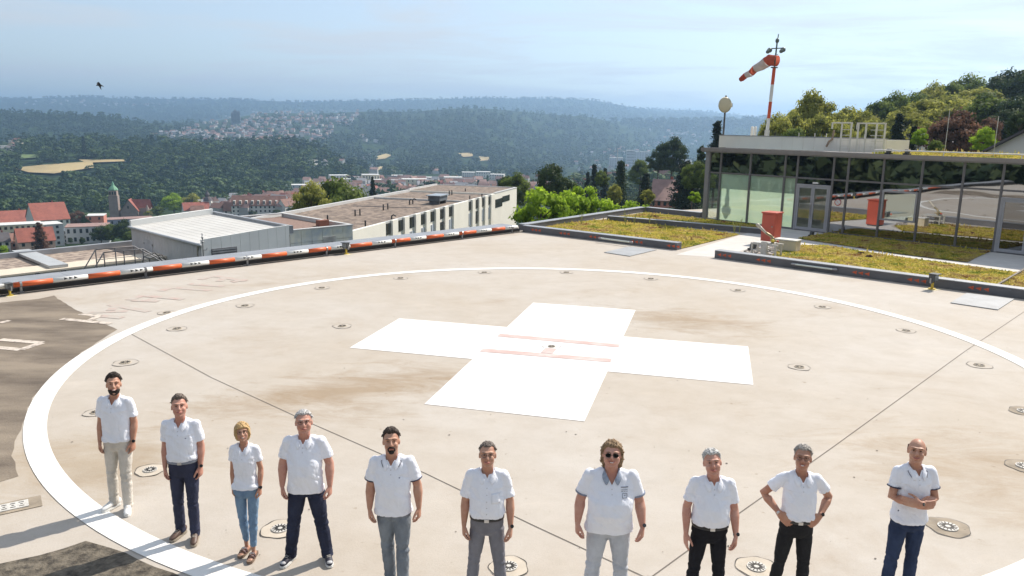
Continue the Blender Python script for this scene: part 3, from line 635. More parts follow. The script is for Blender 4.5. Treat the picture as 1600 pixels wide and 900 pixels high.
# dividing strip at the right end of the near bed
q0, q1 = G(1558, 449), G(1600, 424); m = MB(); m.beam(q0+Vector((0,0,.06)), q1+(q1-q0)*0.6+Vector((0,0,.06)), 0.07, 0.1); o = m.build('edging_strip', mat('edging', (0.20, 0.17, 0.14), 0.8, 0.3, 5)); tag(o, 'thin weathered edging strip crossing the near sedum bed at the right', 'edging strip')

# red cabinet
cb = G(1206, 381); yaw = math.atan2(KD2.y, KD2.x)
e = empty('fire_cabinet', cb+Vector((0, 0.25, 0)), yaw); tag(e, 'tall red metal cabinet standing on the path before the glass front', 'cabinet')
M_RED = mat('cabinet_red', (0.50, 0.10, 0.065), 0.5, 0.12, 2.0)
m = MB(); m.box((-0.32, -0.36, 0.08), (0.32, 0.36, 1.38)); m.build('body', M_RED, e, bevel=0.012)
m = MB(); m.box((-0.36, -0.40, 1.382), (0.36, 0.40, 1.45)); m.build('lid', M_RED, e, bevel=0.012)
m = MB(); m.box((-0.29, -0.374, 0.12), (0.29, -0.362, 1.34)); d = m.build('door', M_RED, e, bevel=0.006); m = MB(); m.cyl((0.2, -0.40, 0.78), 0.03, 0.05, 12); m.build('handle', M_STEEL, d)
m = MB(); m.box((-0.28, -0.32, 0.0), (0.28, 0.32, 0.078)); m.build('plinth', M_ZINCD, e)
# concrete box behind the cannon
bp0 = G(1232, 393); e = empty('concrete_block', bp0+Vector((0, 0.2, 0)), yaw); tag(e, 'pale beige box shaped block between the red cabinet and the sedum bed', 'block')
m = MB(); m.box((-0.48, -0.26, 0), (0.48, 0.26, 0.46)); m.build('block_body', mat('block_beige', (0.58, 0.52, 0.40), 0.85, 0.1, 2), e, bevel=0.02); m = MB(); m.box((-0.50, -0.28, 0.462), (0.50, 0.28, 0.52)); m.build('cover_slab', mat('slab_pale', (0.62, 0.61, 0.57), 0.8, 0.08, 2), e, bevel=0.01)
# water cannon on a steel frame
w0 = G(1200, 401); e = empty('water_cannon', w0+Vector((0, 0.3, 0)), yaw); tag(e, 'water cannon with yellow valve on a galvanised frame before the red cabinet', 'water cannon')
M_GALV = mat('galvanised', (0.62, 0.61, 0.57), 0.45, 0.15, 5, metallic=0.35)
m = MB(); m.box((-0.55, -0.32, 0.46), (0.6, -0.22, 0.53)); m.box((-0.55, 0.22, 0.46), (0.6, 0.32, 0.53)); m.box((-0.45, -0.3, 0.532), (0.35, 0.3, 0.55)); m.build('platform', M_GALV, e)
m = MB(); m.box((-0.5, -0.3, 0.2), (0.5, -0.24, 0.25)); m.box((-0.5, 0.24, 0.2), (0.5, 0.3, 0.25)); m.build('cross_rail', M_GALV, e)
for x, y, w in ((-0.5, -0.28, .035), (-0.5, 0.28, .035), (0.52, 0.28, .035), (0.52, -0.28, .035)): MB().box((x-w, y-w, 0), (x+w, y+w, 0.458)).build('leg', M_GALV, e)
m = MB(); m.box((-0.06, -0.42, 0), (0.2, -0.30, 0.62)); m.build('front_post', M_GALV, e, bevel=0.008)
m = MB(); m.tube([(0.25, 0, 0.55), (0.25, 0, 0.75)], 0.07, 14); m.tube([(0.25, 0, 0.75), (0.15, -0.05, 0.86), (-0.02, -0.1, 0.95)], 0.055, 12); m.tube([(0.12, 0.1, 0.66), (0.42, -0.05, 0.66)], 0.04, 10); m.build('swivel', mat('brass_dull', (0.33, 0.27, 0.16), 0.4, 0.2, 9, metallic=0.5), e, True)
m = MB(); m.tube([(-0.02, -0.1, 0.95), (-0.28, -0.16, 1.18)], [0.045, 0.06], 12); m.tube([(-0.28, -0.16, 1.18), (-0.38, -0.19, 1.27)], [0.065, 0.075], 12); m.build('barrel', mat('barrel_cream', (0.50, 0.46, 0.38), 0.4, 0.1, 6), e, True)
m = MB(); m.tube([(0.28, -0.13, 0.66), (0.32, -0.13, 0.66)], 0.06, 14); m.build('valve_wheel', mat('valve_yellow', (0.70, 0.55, 0.05), 0.5), e, True); m = MB(); m.tube([(0.42, 0.02, 0.64), (0.46, 0.02, 0.64)], 0.05, 14); m.build('valve_wheel', M_RED, e, True)
# small black lamp on the gravel and little objects
def spot(pos, label, s=1.0):
    e = empty('ground_spotlight', pos, 0.5); tag(e, label, 'spotlight'); e.scale = (s, s, s)
    m = MB(); m.box((-0.2, -0.14, 0.0), (0.2, 0.14, 0.1)); m.build('base', M_BLACK, e, bevel=0.01); m = MB(); m.obox((-0.13, -0.1, 0.10), (0.26, 0, 0), (0, 0.2, 0), (0.05, 0, 0.22)); m.build('lamp_head', mat('lamp_grey', (0.07, 0.075, 0.08), 0.5), e, bevel=0.02)
spot(G(1176, 391), 'dark wedge shaped spotlight on the gravel left of the water cannon', 0.95)
spot(G(1268, 369), 'small grey spotlight at the corner of the strip before the glass doors', 0.7)
def shrubby(pos, s, label, col):
    m = MB()
    for i in range(26):
        a = rng.uniform(0, 6.28); b = rng.uniform(0, .5); m.tube([(0, 0, 0), (math.cos(a)*s*.5, math.sin(a)*s*.25, s*.3+b*.1), (math.cos(a)*s, math.sin(a)*s*.4, s*.15)], [.02, .03, .015], 5)
    o = m.build('dead_plant', mat(label[:10], col, 0.9, 0.4, 20)); o.location = pos; tag(o, label, 'plant')
shrubby(G(1345, 398), 0.20, 'dark brown dead plant lying at the edge of the path', (0.10, 0.045, 0.035)); shrubby(G(1358, 403), 0.20, 'second dark brown dead tuft just right of the first one on the path', (0.10, 0.045, 0.035))
shrubby(G(1022, 340), 0.30, 'dry brown tuft in the farthest sedum bed', (0.20, 0.10, 0.05)); shrubby(G(1130, 349), 0.25, 'reddish dry tuft before the glass corner', (0.26, 0.09, 0.07))
for i, (px, py) in enumerate([(908, 352), (977, 353), (978, 347), (991, 352), (1147, 366), (1155, 365), (1015, 352)]):
    m = MB(); p = G(px, py)
    for k in range(6):
        a = rng.uniform(0, 6.28); m.tube([(0, 0, 0), (math.cos(a)*.05, math.sin(a)*.05, .35), (math.cos(a)*.12, math.sin(a)*.1, rng.uniform(.4, .75))], [.008, .008, .012], 5)
    o = m.build('grass_tuft', mat('tuft_green', (0.32, 0.34, 0.10), 0.9, 0.3, 9)); o.location = p; tag(o, 'thin pale green weed stalk growing up from the sedum bed', 'weed', 'weed stalks in the far sedum beds')
# ------------------------------------------------------------------ the glass building on the right
def onplane(px, py, P, Nn):
    d = Vector(ray(px, py)); o = Vector((0, 0, H0)); t = (P-o).dot(Nn)/d.dot(Nn); return o+d*t
def smartglass(name, refl, tint, wav=0.0):
    m = bpy.data.materials.new(name); m.use_nodes = True; nt = m.node_tree; nt.nodes.clear(); o = N(nt, 'ShaderNodeOutputMaterial'); g = N(nt, 'ShaderNodeBsdfGlossy'); g.inputs['Roughness'].default_value = 0.015; g.inputs['Color'].default_value = (0.86, 0.88, 0.9, 1)
    t = N(nt, 'ShaderNodeBsdfTransparent'); t.inputs[0].default_value = tint+(1,); lw = N(nt, 'ShaderNodeLayerWeight'); lw.inputs[0].default_value = 0.5; fr = N(nt, 'ShaderNodeMath', operation='POWER'); fr.inputs[1].default_value = 5.0; nt.links.new(lw.outputs['Facing'], fr.inputs[0]); ma = N(nt, 'ShaderNodeMath', operation='ADD', use_clamp=True); ma.inputs[1].default_value = refl; nt.links.new(fr.outputs[0], ma.inputs[0])
    x = N(nt, 'ShaderNodeMixShader'); nt.links.new(ma.outputs[0], x.inputs[0]); nt.links.new(t.outputs[0], x.inputs[1]); nt.links.new(g.outputs[0], x.inputs[2]); nt.links.new(x.outputs[0], o.inputs[0])
    if wav:
        tc = N(nt, 'ShaderNodeTexCoord'); nz = N(nt, 'ShaderNodeTexNoise'); nz.inputs['Scale'].default_value = 0.55; nz.inputs['Detail'].default_value = 1; nt.links.new(tc.outputs['Object'], nz.inputs[0]); b = N(nt, 'ShaderNodeBump'); b.inputs['Distance'].default_value = wav; b.inputs['Strength'].default_value = 1; nt.links.new(nz.outputs[0], b.inputs['Height']); nt.links.new(b.outputs[0], g.inputs['Normal'])
    MATS[name] = m; return m
M_GLASS = smartglass('solar_glass', 0.44, (0.16, 0.15, 0.15), 0.004); M_GLASS2 = smartglass('clear_glass', 0.08, (0.95, 0.98, 0.95), 0.004); M_GLASSD = smartglass('dark_glass', 0.22, (0.10, 0.10, 0.11), 0.0)
M_MUL = mat('mullion_grey', (0.17, 0.165, 0.175), 0.5, 0.1, 3, metallic=0.2); M_FRAME = mat('door_frame_grey', (0.36, 0.36, 0.39), 0.5, 0.06, 3)
HB = 3.85
def fs(px, z=0.0):
    lo, hi = -3.0, 45.0
    for _ in range(40):
        mid = (lo+hi)/2
        if topix(FP0+FU*mid+Vector((0, 0, z)))[0] < px: lo = mid
        else: hi = mid
    return lo
ge = empty('glass_building', FP0); tag(ge, 'single storey building with a long mirroring glass front beside the landing deck', 'building')
mul = [0.0]+[fs(x) for x in (1120.6, 1166, 1219, 1238, 1293, 1315.6, 1369, 1428, 1491, 1551)]+[fs(1551)+2.4, fs(1551)+4.8, fs(1551)+7.2, fs(1551)+10, fs(1551)+13]
Z = Vector((0, 0, 1)); SE = mul[-1]
def fbox(mb, s0, s1, n0, n1, z0, z1): mb.obox(FU*s0+FN*n0+Z*z0, FU*(s1-s0), FN*(n1-n0), Z*(z1-z0))
door_bays = {4: 'door', 10: 'door'}
for i, s in enumerate(mul):
    m = MB(); w = 0.13 if i == 0 else 0.045; fbox(m, s-w, s+w, -0.05 if i else -0.10, 0.12, 0.0, HB-0.002); m.build('mullion', M_MUL if i else mat('corner_post', (0.26, 0.26, 0.28), 0.5, 0.1, 2, metallic=0.2), ge)
TZ = 2.72
for i in range(len(mul)-1):
    a, b = mul[i]+0.046, mul[i+1]-0.046
    film = i in (1, 2, 3)
    m = MB(); fbox(m, a, b, -0.03, 0.09, TZ-0.04, TZ+0.04); m.build('transom', M_MUL, ge)
    m = MB(); fbox(m, a, b, -0.035, 0.09, 0.0, 0.1 if i not in door_bays else 0.04); m.build('sill_rail', M_MUL, ge)
    m = MB(); fbox(m, a, b, 0.0, 0.02, TZ+0.04, HB-0.002); m.build('upper_pane', M_GLASS, ge)
    if i in door_bays:
        w = (b-a); 
        m = MB(); fbox(m, a, a+0.08, -0.06, 0.06, 0.04, 2.42); fbox(m, b-0.08, b, -0.06, 0.06, 0.04, 2.42); fbox(m, a+0.08, b-0.08, -0.06, 0.06, 2.34, 2.42); m.build('door_frame', M_FRAME, ge)
        m = MB(); fbox(m, a, b, 0.0, 0.02, 2.42, TZ-0.04); m.build('fanlight_pane', M_GLASS, ge)
        for k in range(2):
            x0 = a+0.085+k*(w-0.17)/2; x1 = a+0.085+(k+1)*(w-0.17)/2-0.01
            m = MB(); fbox(m, x0, x0+0.09, -0.05, 0.02, 0.06, 2.33); fbox(m, x1-0.09, x1, -0.05, 0.02, 0.06, 2.33); fbox(m, x0+0.09, x1-0.09, -0.05, 0.02, 2.23, 2.33); fbox(m, x0+0.09, x1-0.09, -0.05, 0.02, 0.06, 0.2); d = m.build('door_leaf', M_FRAME, ge)
            m = MB(); fbox(m, x0+0.09, x1-0.09, -0.02, 0.0, 0.2, 2.23); m.build('door_pane', M_GLASS2 if i == 4 else M_GLASSD, d)
            if k == 0: m = MB(); m.tube([FU*(x1-0.03)-FN*0.1+Z*0.85, FU*(x1-0.03)-FN*0.1+Z*1.4], 0.02, 8); m.build('handle', M_STEEL, d)
    else:
        m = MB(); fbox(m, a, b, 0.0, 0.02, 0.1, TZ-0.04); m.build('window_pane', M_GLASS2 if film or i == 0 else M_GLASS, ge)
        if film: m = MB(); m.add([FU*a+FN*.05+Z*.1, FU*b+FN*.05+Z*.1, FU*b+FN*.05+Z*(TZ-.04), FU*a+FN*.05+Z*(TZ-.04)], [(0, 1, 2, 3)]); m.build('privacy_film', mat('pale_green_film', (0.80, 0.90, 0.76), 0.6, 0.10, 0.5, col2=(0.62, 0.78, 0.68), trans=0.5), ge)
# the opening window with a light frame
a, b = mul[7]+0.07, mul[8]-0.07
m = MB(); 
for q in ((a, a+0.08, 0.95, 2.38), (b-0.08, b, 0.95, 2.38), (a+0.08, b-0.08, 2.30, 2.38), (a+0.08, b-0.08, 0.95, 1.03)): fbox(m, q[0], q[1], -0.07, -0.002, q[2], q[3])
wf = m.build('window_frame', M_FRAME, ge); m = MB(); fbox(m, a+0.08, b-0.08, -0.03, -0.015, 1.03, 2.30); m.build('window_pane', M_GLASS2, wf)
# sticker: a round prohibition sign
sc = (mul[5]+mul[6])/2
m = MB(); vs = []; n = 28
for k in range(n): aa = 2*math.pi*k/n; vs.append(FU*(sc+0.17*math.cos(aa))-FN*0.01+Z*(1.62+0.17*math.sin(aa)))
m.add(vs, [tuple(range(n))]); st = m.build('prohibition_sign', mat('sign_white', (0.75, 0.75, 0.75), 0.5), ge)
m = MB(); vs = []
for k in range(n): aa = 2*math.pi*k/n; vs += [FU*(sc+0.17*math.cos(aa))-FN*0.014+Z*(1.62+0.17*math.sin(aa)), FU*(sc+0.135*math.cos(aa))-FN*0.014+Z*(1.62+0.135*math.sin(aa))]
m.add(vs, [(2*k, 2*k+1, 2*((k+1) % n)+1, 2*((k+1) % n)) for k in range(n)]); m.beam(FU*(sc-0.1)-FN*0.016+Z*1.72, FU*(sc+0.1)-FN*0.016+Z*1.52, 0.03, 0.004); m.build('red_ring', mat('sign_red', (0.5, 0.05, 0.04), 0.5), st)
m = MB(); fbox(m, fs(1268)-0.14, fs(1268)+0.14, -0.09, -0.03, 2.47, 2.55); m.build('door_sensor', mat('sign_white', (0.75,)*3), ge)
DEP = 8.5
m = MB(); fbox(m, mul[4]+0.05, SE, -0.18, DEP, HB, HB+0.20); fbox(m, -0.35, mul[4]+0.048, 5.3, DEP, HB, HB+0.20); fbox(m, -0.35, mul[4]+0.048, -0.18, 0.0, HB, HB+0.20); m.build('roof', mat('roof_slab', (0.25, 0.24, 0.24), 0.8, 0.1, 2), ge)
m = MB(); fbox(m, -0.4, SE, -0.23, -0.185, HB+0.06, HB+0.24); fbox(m, -0.4, -0.352, -0.185, DEP, HB+0.06, HB+0.24); m.build('roof_edge', mat('roof_edge_metal', (0.30, 0.28, 0.28), 0.4, 0.08, 2, metallic=0.4), ge)
m = MB(); fbox(m, mul[1], SE, DEP-0.2, DEP, 0, HB); fbox(m, mul[1]-0.0, mul[1]+0.1, 1.0, DEP-0.2, 0, HB); fbox(m, mul[1], SE, 5.4, 5.5, 0.0, HB); m.build('inner_wall', mat('inner_wall', (0.30, 0.28, 0.26), 0.9), ge)
m = MB(); fbox(m, 0.05, SE, 0.13, DEP, 0.004, 0.03); m.build('inner_floor', mat('inner_floor', (0.22, 0.20, 0.18), 0.5), ge)
m = MB(); fbox(m, -0.02, 0.0, 0.15, 2.4, 0.1, HB-0.14); m.build('side_pane', M_GLASS2, ge)
m = MB(); fbox(m, -0.08, 0.04, 2.4, 2.52, 0, HB-0.14); m.build('side_mullion', M_MUL, ge)
for q_ in range(4):  # skylight added over the corner bays so sun reaches the film from behind
    for z_ in (0.0, 2.65): m = MB(); fbox(m, mul[q_]+0.05, mul[q_+1]-0.05, 0.01+z_, 2.60+z_, HB+0.10, HB+0.115); m.build('added_skylight_pane', M_GLASS2, ge)
    m = MB(); fbox(m, mul[q_]-0.045, mul[q_]+0.045, 0.01, 5.29, HB+0.02, HB+0.13); m.build('added_skylight_bar', M_MUL, ge)
# things on its roof
bed([FP0+FU*(fs(1352)-0.3)+FN*0.1, FP0+FU*(SE-.2)+FN*0.1, FP0+FU*(SE-.2)+FN*8.2, FP0+FU*(fs(1352)-0.3)+FN*8.2], 'dry brown planting on the roof of the glass building', 55, True, HB+0.22, 0.10)
m = MB(); m.tube([FU*fs(1352)-FN*0.0+Z*(HB+0.42), FU*SE-FN*0.0+Z*(HB+0.42)], 0.028, 8)
for k in range(8): m.tube([FU*(fs(1352)+k*3.1)+Z*(HB+0.22), FU*(fs(1352)+k*3.1)+Z*(HB+0.42)], 0.02, 6)
o = m.build('safety_rail', mat('cable_white', (0.7, 0.7, 0.68), 0.5)); o.location = FP0; tag(o, 'thin pale safety rail along the roof edge of the glass building', 'rail')
for px, lab in ((1370, 'dark roof spotlight on the edge above the framed window, the left one'), (1398, 'dark roof spotlight on the edge, the right one')):
    spot(FP0+FU*fs(px)+FN*0.25+Z*(HB+0.225), lab, 0.8)
SB = 2.2; PP = FP0+FN*SB
tl, tr = onplane(1124, 212.5, PP, FN), onplane(1385, 216.5, PP, FN); ptop = (tl.z+tr.z)/2
s0, s1 = (tl-FP0).dot(FU), (tr-FP0).dot(FU)
pe = empty('roof_screen', FP0+FN*SB+Z*(HB+0.22)); tag(pe, 'long low white panelled enclosure on the roof of the glass building', 'roof enclosure')
zt = ptop-HB-0.22; m = MB(); M_PAN = mat('panel_white', (0.86, 0.83, 0.76), 0.6, 0.04, 0.8)
x = s0; k = 0
while x < s1-0.05:
    w = 1.35 if k < 3 else 0.62; x2 = min(s1, x+w); m.obox(FU*x, FU*(x2-x-0.012), FN*0.06, Z*zt); x = x2; k += 1
m.build('front_panel', M_PAN, pe); m = MB(); m.obox(FU*s0+FN*2.9, FU*(s1-s0), FN*0.06, Z*(zt-0.05)); m.build('rear_panel', M_PAN, pe)
for q_ in (s0, s1-0.06): m = MB(); m.obox(FU*q_+FN*0.062, FU*0.06, FN*2.83, Z*(zt-0.05)); m.build('end_panel', M_PAN, pe)
m = MB(); m.obox(FU*(s0-0.03)-FN*0.03+Z*(zt+0.002), FU*(s1-s0+0.06), FN*0.14, Z*0.04); m.build('cap_rail', M_ZINC, pe)
for px in (1241, 1266, 1284, 1344): s = (onplane(px, 214, PP, FN)-FP0).dot(FU); m = MB(); m.tube([FU*s+FN*0.5+Z*(zt-0.06), FU*s+FN*0.5+Z*(zt+0.22)], 0.02, 6); m.build('fixing_rod', M_GALV, pe)
# safety ladders
def ladder_cage(pxl, pxr, pytop, label, twin):
    a = onplane(pxr, pytop, PP-FN*0.35, FN); sr = (a-FP0).dot(FU); sl = (onplane(pxl, pytop, PP-FN*0.35, FN)-FP0).dot(FU); top = a.z-HB-0.22
    e = empty('roof_ladder', FP0+FN*(SB-0.35)+Z*(HB+0.22)); tag(e, label, 'ladder', 'roof ladders'); M = mat('ladder_cream', (0.72, 0.69, 0.60), 0.5, 0.05, 3); w = 0.5
    for s in ((sr, sr-w) if not twin else (sr, sr-0.42, sr-0.95, sr-1.35)): MB().beam(FU*s, FU*s+Z*top, 0.07, 0.07).build('upright', M, e)
    MB().beam(FU*(sl-0.03)+Z*(top+0.035), FU*(sr+0.04)+Z*(top+0.035), 0.07, 0.07).build('top_rail', M, e); MB().beam(FU*sl+Z*(top-0.28), FU*sl+Z*(top-0.002), 0.07, 0.07).build('short_post', M, e)
    MB().beam(FU*sl+Z*(top+0.035)+FN*0.035, FU*sl+Z*(top+0.035)+FN*1.2, 0.06, 0.06).build('side_rail', M, e)
    k = 0.3
    while k < 1.35: MB().beam(FU*(sr-w+0.036-(0.25 if twin else 0))+Z*k, FU*(sr-0.036)+Z*k, 0.03, 0.03).build('rung', M, e); k += 0.28
ladder_cage(1301, 1331, 193, 'left of the two cream roof ladders with a square hooped rail', False); ladder_cage(1340, 1384, 194, 'right wider cream roof ladder with several uprights at the end of the white enclosure', True)
# dish mast
dq = onplane(1130, 214, PP+FN*0.4, FN); tp = onplane(1137, 150, PP+FN*0.4, FN); e = empty('antenna_mast', (dq.x, dq.y, HB+0.22)); tag(e, 'dark pole with a round cream drum antenna at the left end of the roof', 'antenna mast'); h = tp.z-HB-0.22
MB().tube([(0, 0, 0.04), (0, 0, h)], 0.055, 10).build('pole', mat('pole_dark', (0.10, 0.10, 0.11), 0.5), e, True)
dz = onplane(1136, 164, PP+FN*0.4, FN).z-HB-0.22; m = MB(); v = Vector((-0.35, -0.93, 0)); m.tube([v*0.1+Z*dz, v*0.32+Z*dz], [(0.37, 0.45), (0.37, 0.45)], 28, ref=(1, 0, 0), rnd=False); m.tube([v*0.32+Z*dz, v*0.36+Z*dz], [(0.37, 0.45), (0.30, 0.38)], 28, rnd=False); m.build('drum', mat('drum_cream', (0.62, 0.56, 0.40), 0.5, 0.1, 2), e, True)
MB().box((0.05, -0.1, dz-0.12), (0.4, 0.05, dz+0.1)).build('bracket', M_STEEL, e); MB().box((-0.15, -0.12, 0.042), (0.15, 0.12, 0.16)).build('foot_clamp', M_ZINCD, e)
# windsock mast
PM = PP+FN*1.6; b0 = onplane(1197.5, 210, PM, FN); e = empty('windsock_mast', (b0.x, b0.y, HB+0.22)); e.rotation_euler = (0, 0.032, 0); tag(e, 'red and white banded mast with lamps and an orange and white windsock', 'windsock')
zz = lambda px, py: onplane(px, py, PM, FN).z-HB-0.22
ztop, zr = zz(1216.5, 53), zz(1210, 105)
lv = [0.0, zz(1199, 203), zz(1201, 185), zz(1204, 159), zz(1207, 132), zr]
for i, c in enumerate([None, 'w', 'r', 'w', 'r']):
    MB().tube([(0, 0, lv[i]), (0, 0, lv[i+1])], 0.095 if i else 0.14, 16, rnd=False).build('red_band' if c == 'r' else 'white_band' if c == 'w' else 'base', mat('mast_red', (0.62, 0.10, 0.04), 0.5, 0.08, 2) if c == 'r' else M_PWH if c == 'w' else M_GALV, e)
m = MB(); m.cyl((0, 0, 0.32), 0.30, 0.04, 16); m.build('platform', M_GALV, e)
m = MB(); m.tube([(0, 0, zr), (0, 0, ztop-0.45)], 0.045, 10); m.cyl((0, 0, zr-0.03), 0.2, 0.05, 14); m.tube([(0.0, 0, ztop-0.45), (0.03, 0, ztop)], 0.03, 8); m.build('upper_pole', mat('pole_green', (0.09, 0.12, 0.10), 0.5), e, True)
zl = zz(1214, 75); m = MB(); m.tube([FU*-0.5+Z*zl, FU*0.5+Z*zl], 0.03, 8); m.build('lamp_arm', mat('pole_green', (0.09,) * 3), e, True)
for q in (-1, 1):
    m = MB(); m.ell(FU*(0.42*q)+Z*(zl-0.09), (0.15, 0.15, 0.14), 12, 8); m.tube([FU*(0.42*q)+Z*(zl-0.1), FU*(0.42*q)-FN*0.2+Z*(zl-0.2)], 0.11, 12); m.build('mast_lamp', mat('lamp_green', (0.13, 0.16, 0.14), 0.4), e, True)
m = MB(); m.ell((0, 0, zz(1214.5, 63)), (0.11, 0.11, 0.14), 12, 8); m.build('top_lamp', mat('lamp_green', (0.13,) * 3), e, True)
swp = [(1210, 95, .30), (1197, 94, .31), (1194, 97, .31), (1186, 103, .27), (1176, 108, .22), (1170, 115, .20), (1162, 118.5, .17), (1156, 124, .155), (1153, 126, .12)]
pts = [onplane(x, y, PM, FN)-Vector((b0.x, b0.y, HB+0.22)) for x, y, r in swp]; rad = [r*1.02 for *_, r in swp]
segs = [(0, 2, 'o'), (2, 4, 'w'), (4, 5, 'o'), (5, 6, 'w'), (6, 8, 'o')]
for a, b, c in segs: MB().tube(pts[a:b+1], [r*1.0 for r in rad[a:b+1]], 18, rnd=False, cap=(b == 8)).build('windsock_red_cloth' if c == 'o' else 'windsock_white_cloth', mat('sock_red', (0.52, 0.13, 0.08), 0.8, 0.12, 4, trans=0.45) if c == 'o' else mat('sock_white', (0.62, 0.60, 0.58), 0.8, 0.1, 4, trans=0.45), e, True)
m = MB(); m.tube([pts[0]+Z*0.36, Vector((0, 0, (pts[0]+Z*0.36).z))], 0.02, 6); m.tube([pts[0]-Z*0.36, Vector((0, 0, (pts[0]-Z*0.36).z))], 0.02, 6); m.build('sock_frame', M_STEEL, e)
# two white roof vents by the mast, thin aerial rods and little conduit
for px in (1174.5, 1179.5):
    q = onplane(px, 212, PP+FN*1.2, FN); o = MB().tube([(0, 0, 0), (0, 0, 0.55)], 0.08, 12).build('vent_pipe', M_PAN, None, True); o.location = (q.x, q.y, ptop-0.05); tag(o, 'short white vent pipe on the white roof enclosure, %s one' % ('left' if px < 1177 else 'right'), 'vent pipe')
for px, pt, lab in ((1443, 172, 'left thin aerial rod on the roof edge'), (1518, 182, 'right thin aerial rod on the roof edge')):
    b = FP0+FU*fs(px)+FN*1.2; t = onplane(px+6, pt, b, FN); o = MB().tube([(0, 0, 0), (0, 0, t.z-HB-0.22)], 0.016, 6).build('lightning_rod', M_GALV); o.location = (b.x, b.y, HB+0.22); tag(o, lab, 'aerial rod')
q = onplane(1297, 218, PP-FN*0.08, FN); o = MB().tube([(-0.15, 0, -0.35), (-0.05, 0, -0.1), (0.12, 0, 0.02), (0.16, 0, 0.45)], 0.06, 8).build('hose_reel', mat('hose_rust', (0.35, 0.26, 0.18), 0.8, 0.3, 8)); o.location = q; tag(o, 'small brownish pipe elbow hanging over the white roof enclosure', 'pipe elbow')

# ------------------------------------------------------------------ plant building with lean-to roof (left)
M_CLAD = mat('cladding_grey', (0.58, 0.565, 0.56), 0.6, 0.08, 0.7); M_CLADW = mat('cladding_light', (0.84, 0.84, 0.81), 0.6, 0.05, 0.7); M_ROOFW = mat('sheet_roof', (0.56, 0.55, 0.52), 0.6, 0.06, 0.5)
Bc = G(313, 380, -2.0); kx = ED.copy(); mx_ = EN.copy()
def solve_dir(P, d, px, z):
    lo, hi = 0, 130.
    sgn = 1 if topix(P+d*5+Z*0)[0] > topix(P)[0] else -1
    for _ in range(50):
        mid = (lo+hi)/2; x = topix(P+d*mid)[0]
        if (x < px) == (sgn > 0): lo = mid
        else: hi = mid
    return lo
Kc = solve_dir(Bc, kx, 451, -2); Mc = solve_dir(Bc, mx_, 205, -2)
e = empty('plant_building', (Bc.x, Bc.y, -9)); tag(e, 'white clad plant building with a shallow sheet metal roof behind the striped pipe', 'building')
def L_(s, n, z): return kx*s+mx_*n+Z*(z+9)
zA, zC = -2.05, -1.62
m = MB(); m.add([L_(0,0,-9), L_(0,Mc,-9), L_(0,Mc,zA), L_(0,0,zA), L_(Kc,0,-9), L_(Kc,Mc,-9), L_(Kc,Mc,zC), L_(Kc,0,zC)], [(3,2,1,0), (4,5,6,7), (2,6,5,1), (0,1,5,4)]); 
m.build('wall', M_CLAD, e)
m = MB(); x = 0; k = 0
while x < Kc-0.02:
    x2 = min(Kc, x+0.62); z1 = zA+0.12+(zC-zA)*(x/Kc); z2 = zA+0.12+(zC-zA)*(x2/Kc)
    m.add([L_(x,-0.02,-9), L_(x2-0.015,-0.02,-9), L_(x2-0.015,-0.02,z2+0.15), L_(x,-0.02,z1+0.15), L_(x,-0.12,-9), L_(x2-0.015,-0.12,-9), L_(x2-0.015,-0.12,z2+0.15), L_(x,-0.12,z1+0.15)], [(0,1,2,3), (7,6,5,4), (3,2,6,7), (0,3,7,4), (1,5,6,2)]); x = x2
m.build('front_cladding', M_CLADW, e)
m = MB(); n = int(Mc/0.45)
for i in range(n): m.obox(L_(-0.03, i*Mc/n+0.01, -9), mx_*(Mc/n-0.02), kx*0.028, Z*(zA+9-0.02))
m.build('side_cladding', M_CLAD, e)
m = MB(); ns = 12
for i in range(ns):                                     # standing-seam sheets
    a = i*Kc/ns; b = (i+1)*Kc/ns; za = zA+0.02+(zC-zA)*a/Kc; zb = zA+0.02+(zC-zA)*b/Kc
    m.add([L_(a,-0.0,za), L_(b,-0.0,zb), L_(b,Mc,zb), L_(a,Mc,za)], [(0,1,2,3)]); m.obox(L_(b-0.02, 0, zb), kx*0.03, mx_*Mc, Z*0.007)
m.build('roof', M_ROOFW, e)
m = MB(); m.tube([L_(-0.12, -0.2, zA-0.03), L_(-0.12, Mc+0.15, zA-0.03)], (0.10, 0.08), 10); m.build('gutter', mat('gutter_pale', (0.55, 0.56, 0.57), 0.4, 0.08, 2), e, True)
m = MB(); m.tube([L_(-0.12, 0.1, zA-0.1), L_(-0.05, 0.35, zA-0.5), L_(-0.08, 0.4, -9)], 0.05, 8); m.build('downpipe', mat('pipe_beige', (0.42, 0.38, 0.32), 0.6), e, True)
m = MB(); m.obox(L_(0, Mc, zA), kx*Kc+Z*(zC-zA), mx_*0.25, Z*0.42); m.build('back_parapet', M_CLADW, e)
m = MB(); m.obox(L_(Kc, -0.12, zC-0.3), kx*0.28, mx_*(Mc+0.37), Z*0.50); m.build('side_parapet', M_ZINC, e)
dm = solve_dir(Bc+Z*-1, mx_, 233, -3)
m = MB(); m.obox(L_(-0.06, dm-0.65, -4.6), mx_*0.63, kx*0.03, Z*1.95); m.obox(L_(-0.06, dm+0.0, -4.6), mx_*0.63, kx*0.03, Z*1.95); d_ = m.build('door', mat('door_pale', (0.55, 0.55, 0.56), 0.5), e)
for q_ in (dm-0.70, dm+0.64):
    for z in (-4.4, -3.7, -3.0): MB().obox(L_(-0.08, q_, z), mx_*0.05, kx*0.02, Z*0.12).build('hinge', M_BLACK, d_)
lx0, lx1 = solve_dir(Bc-Z*0.8, kx, 329, 0), solve_dir(Bc-Z*0.8, kx, 369, 0)
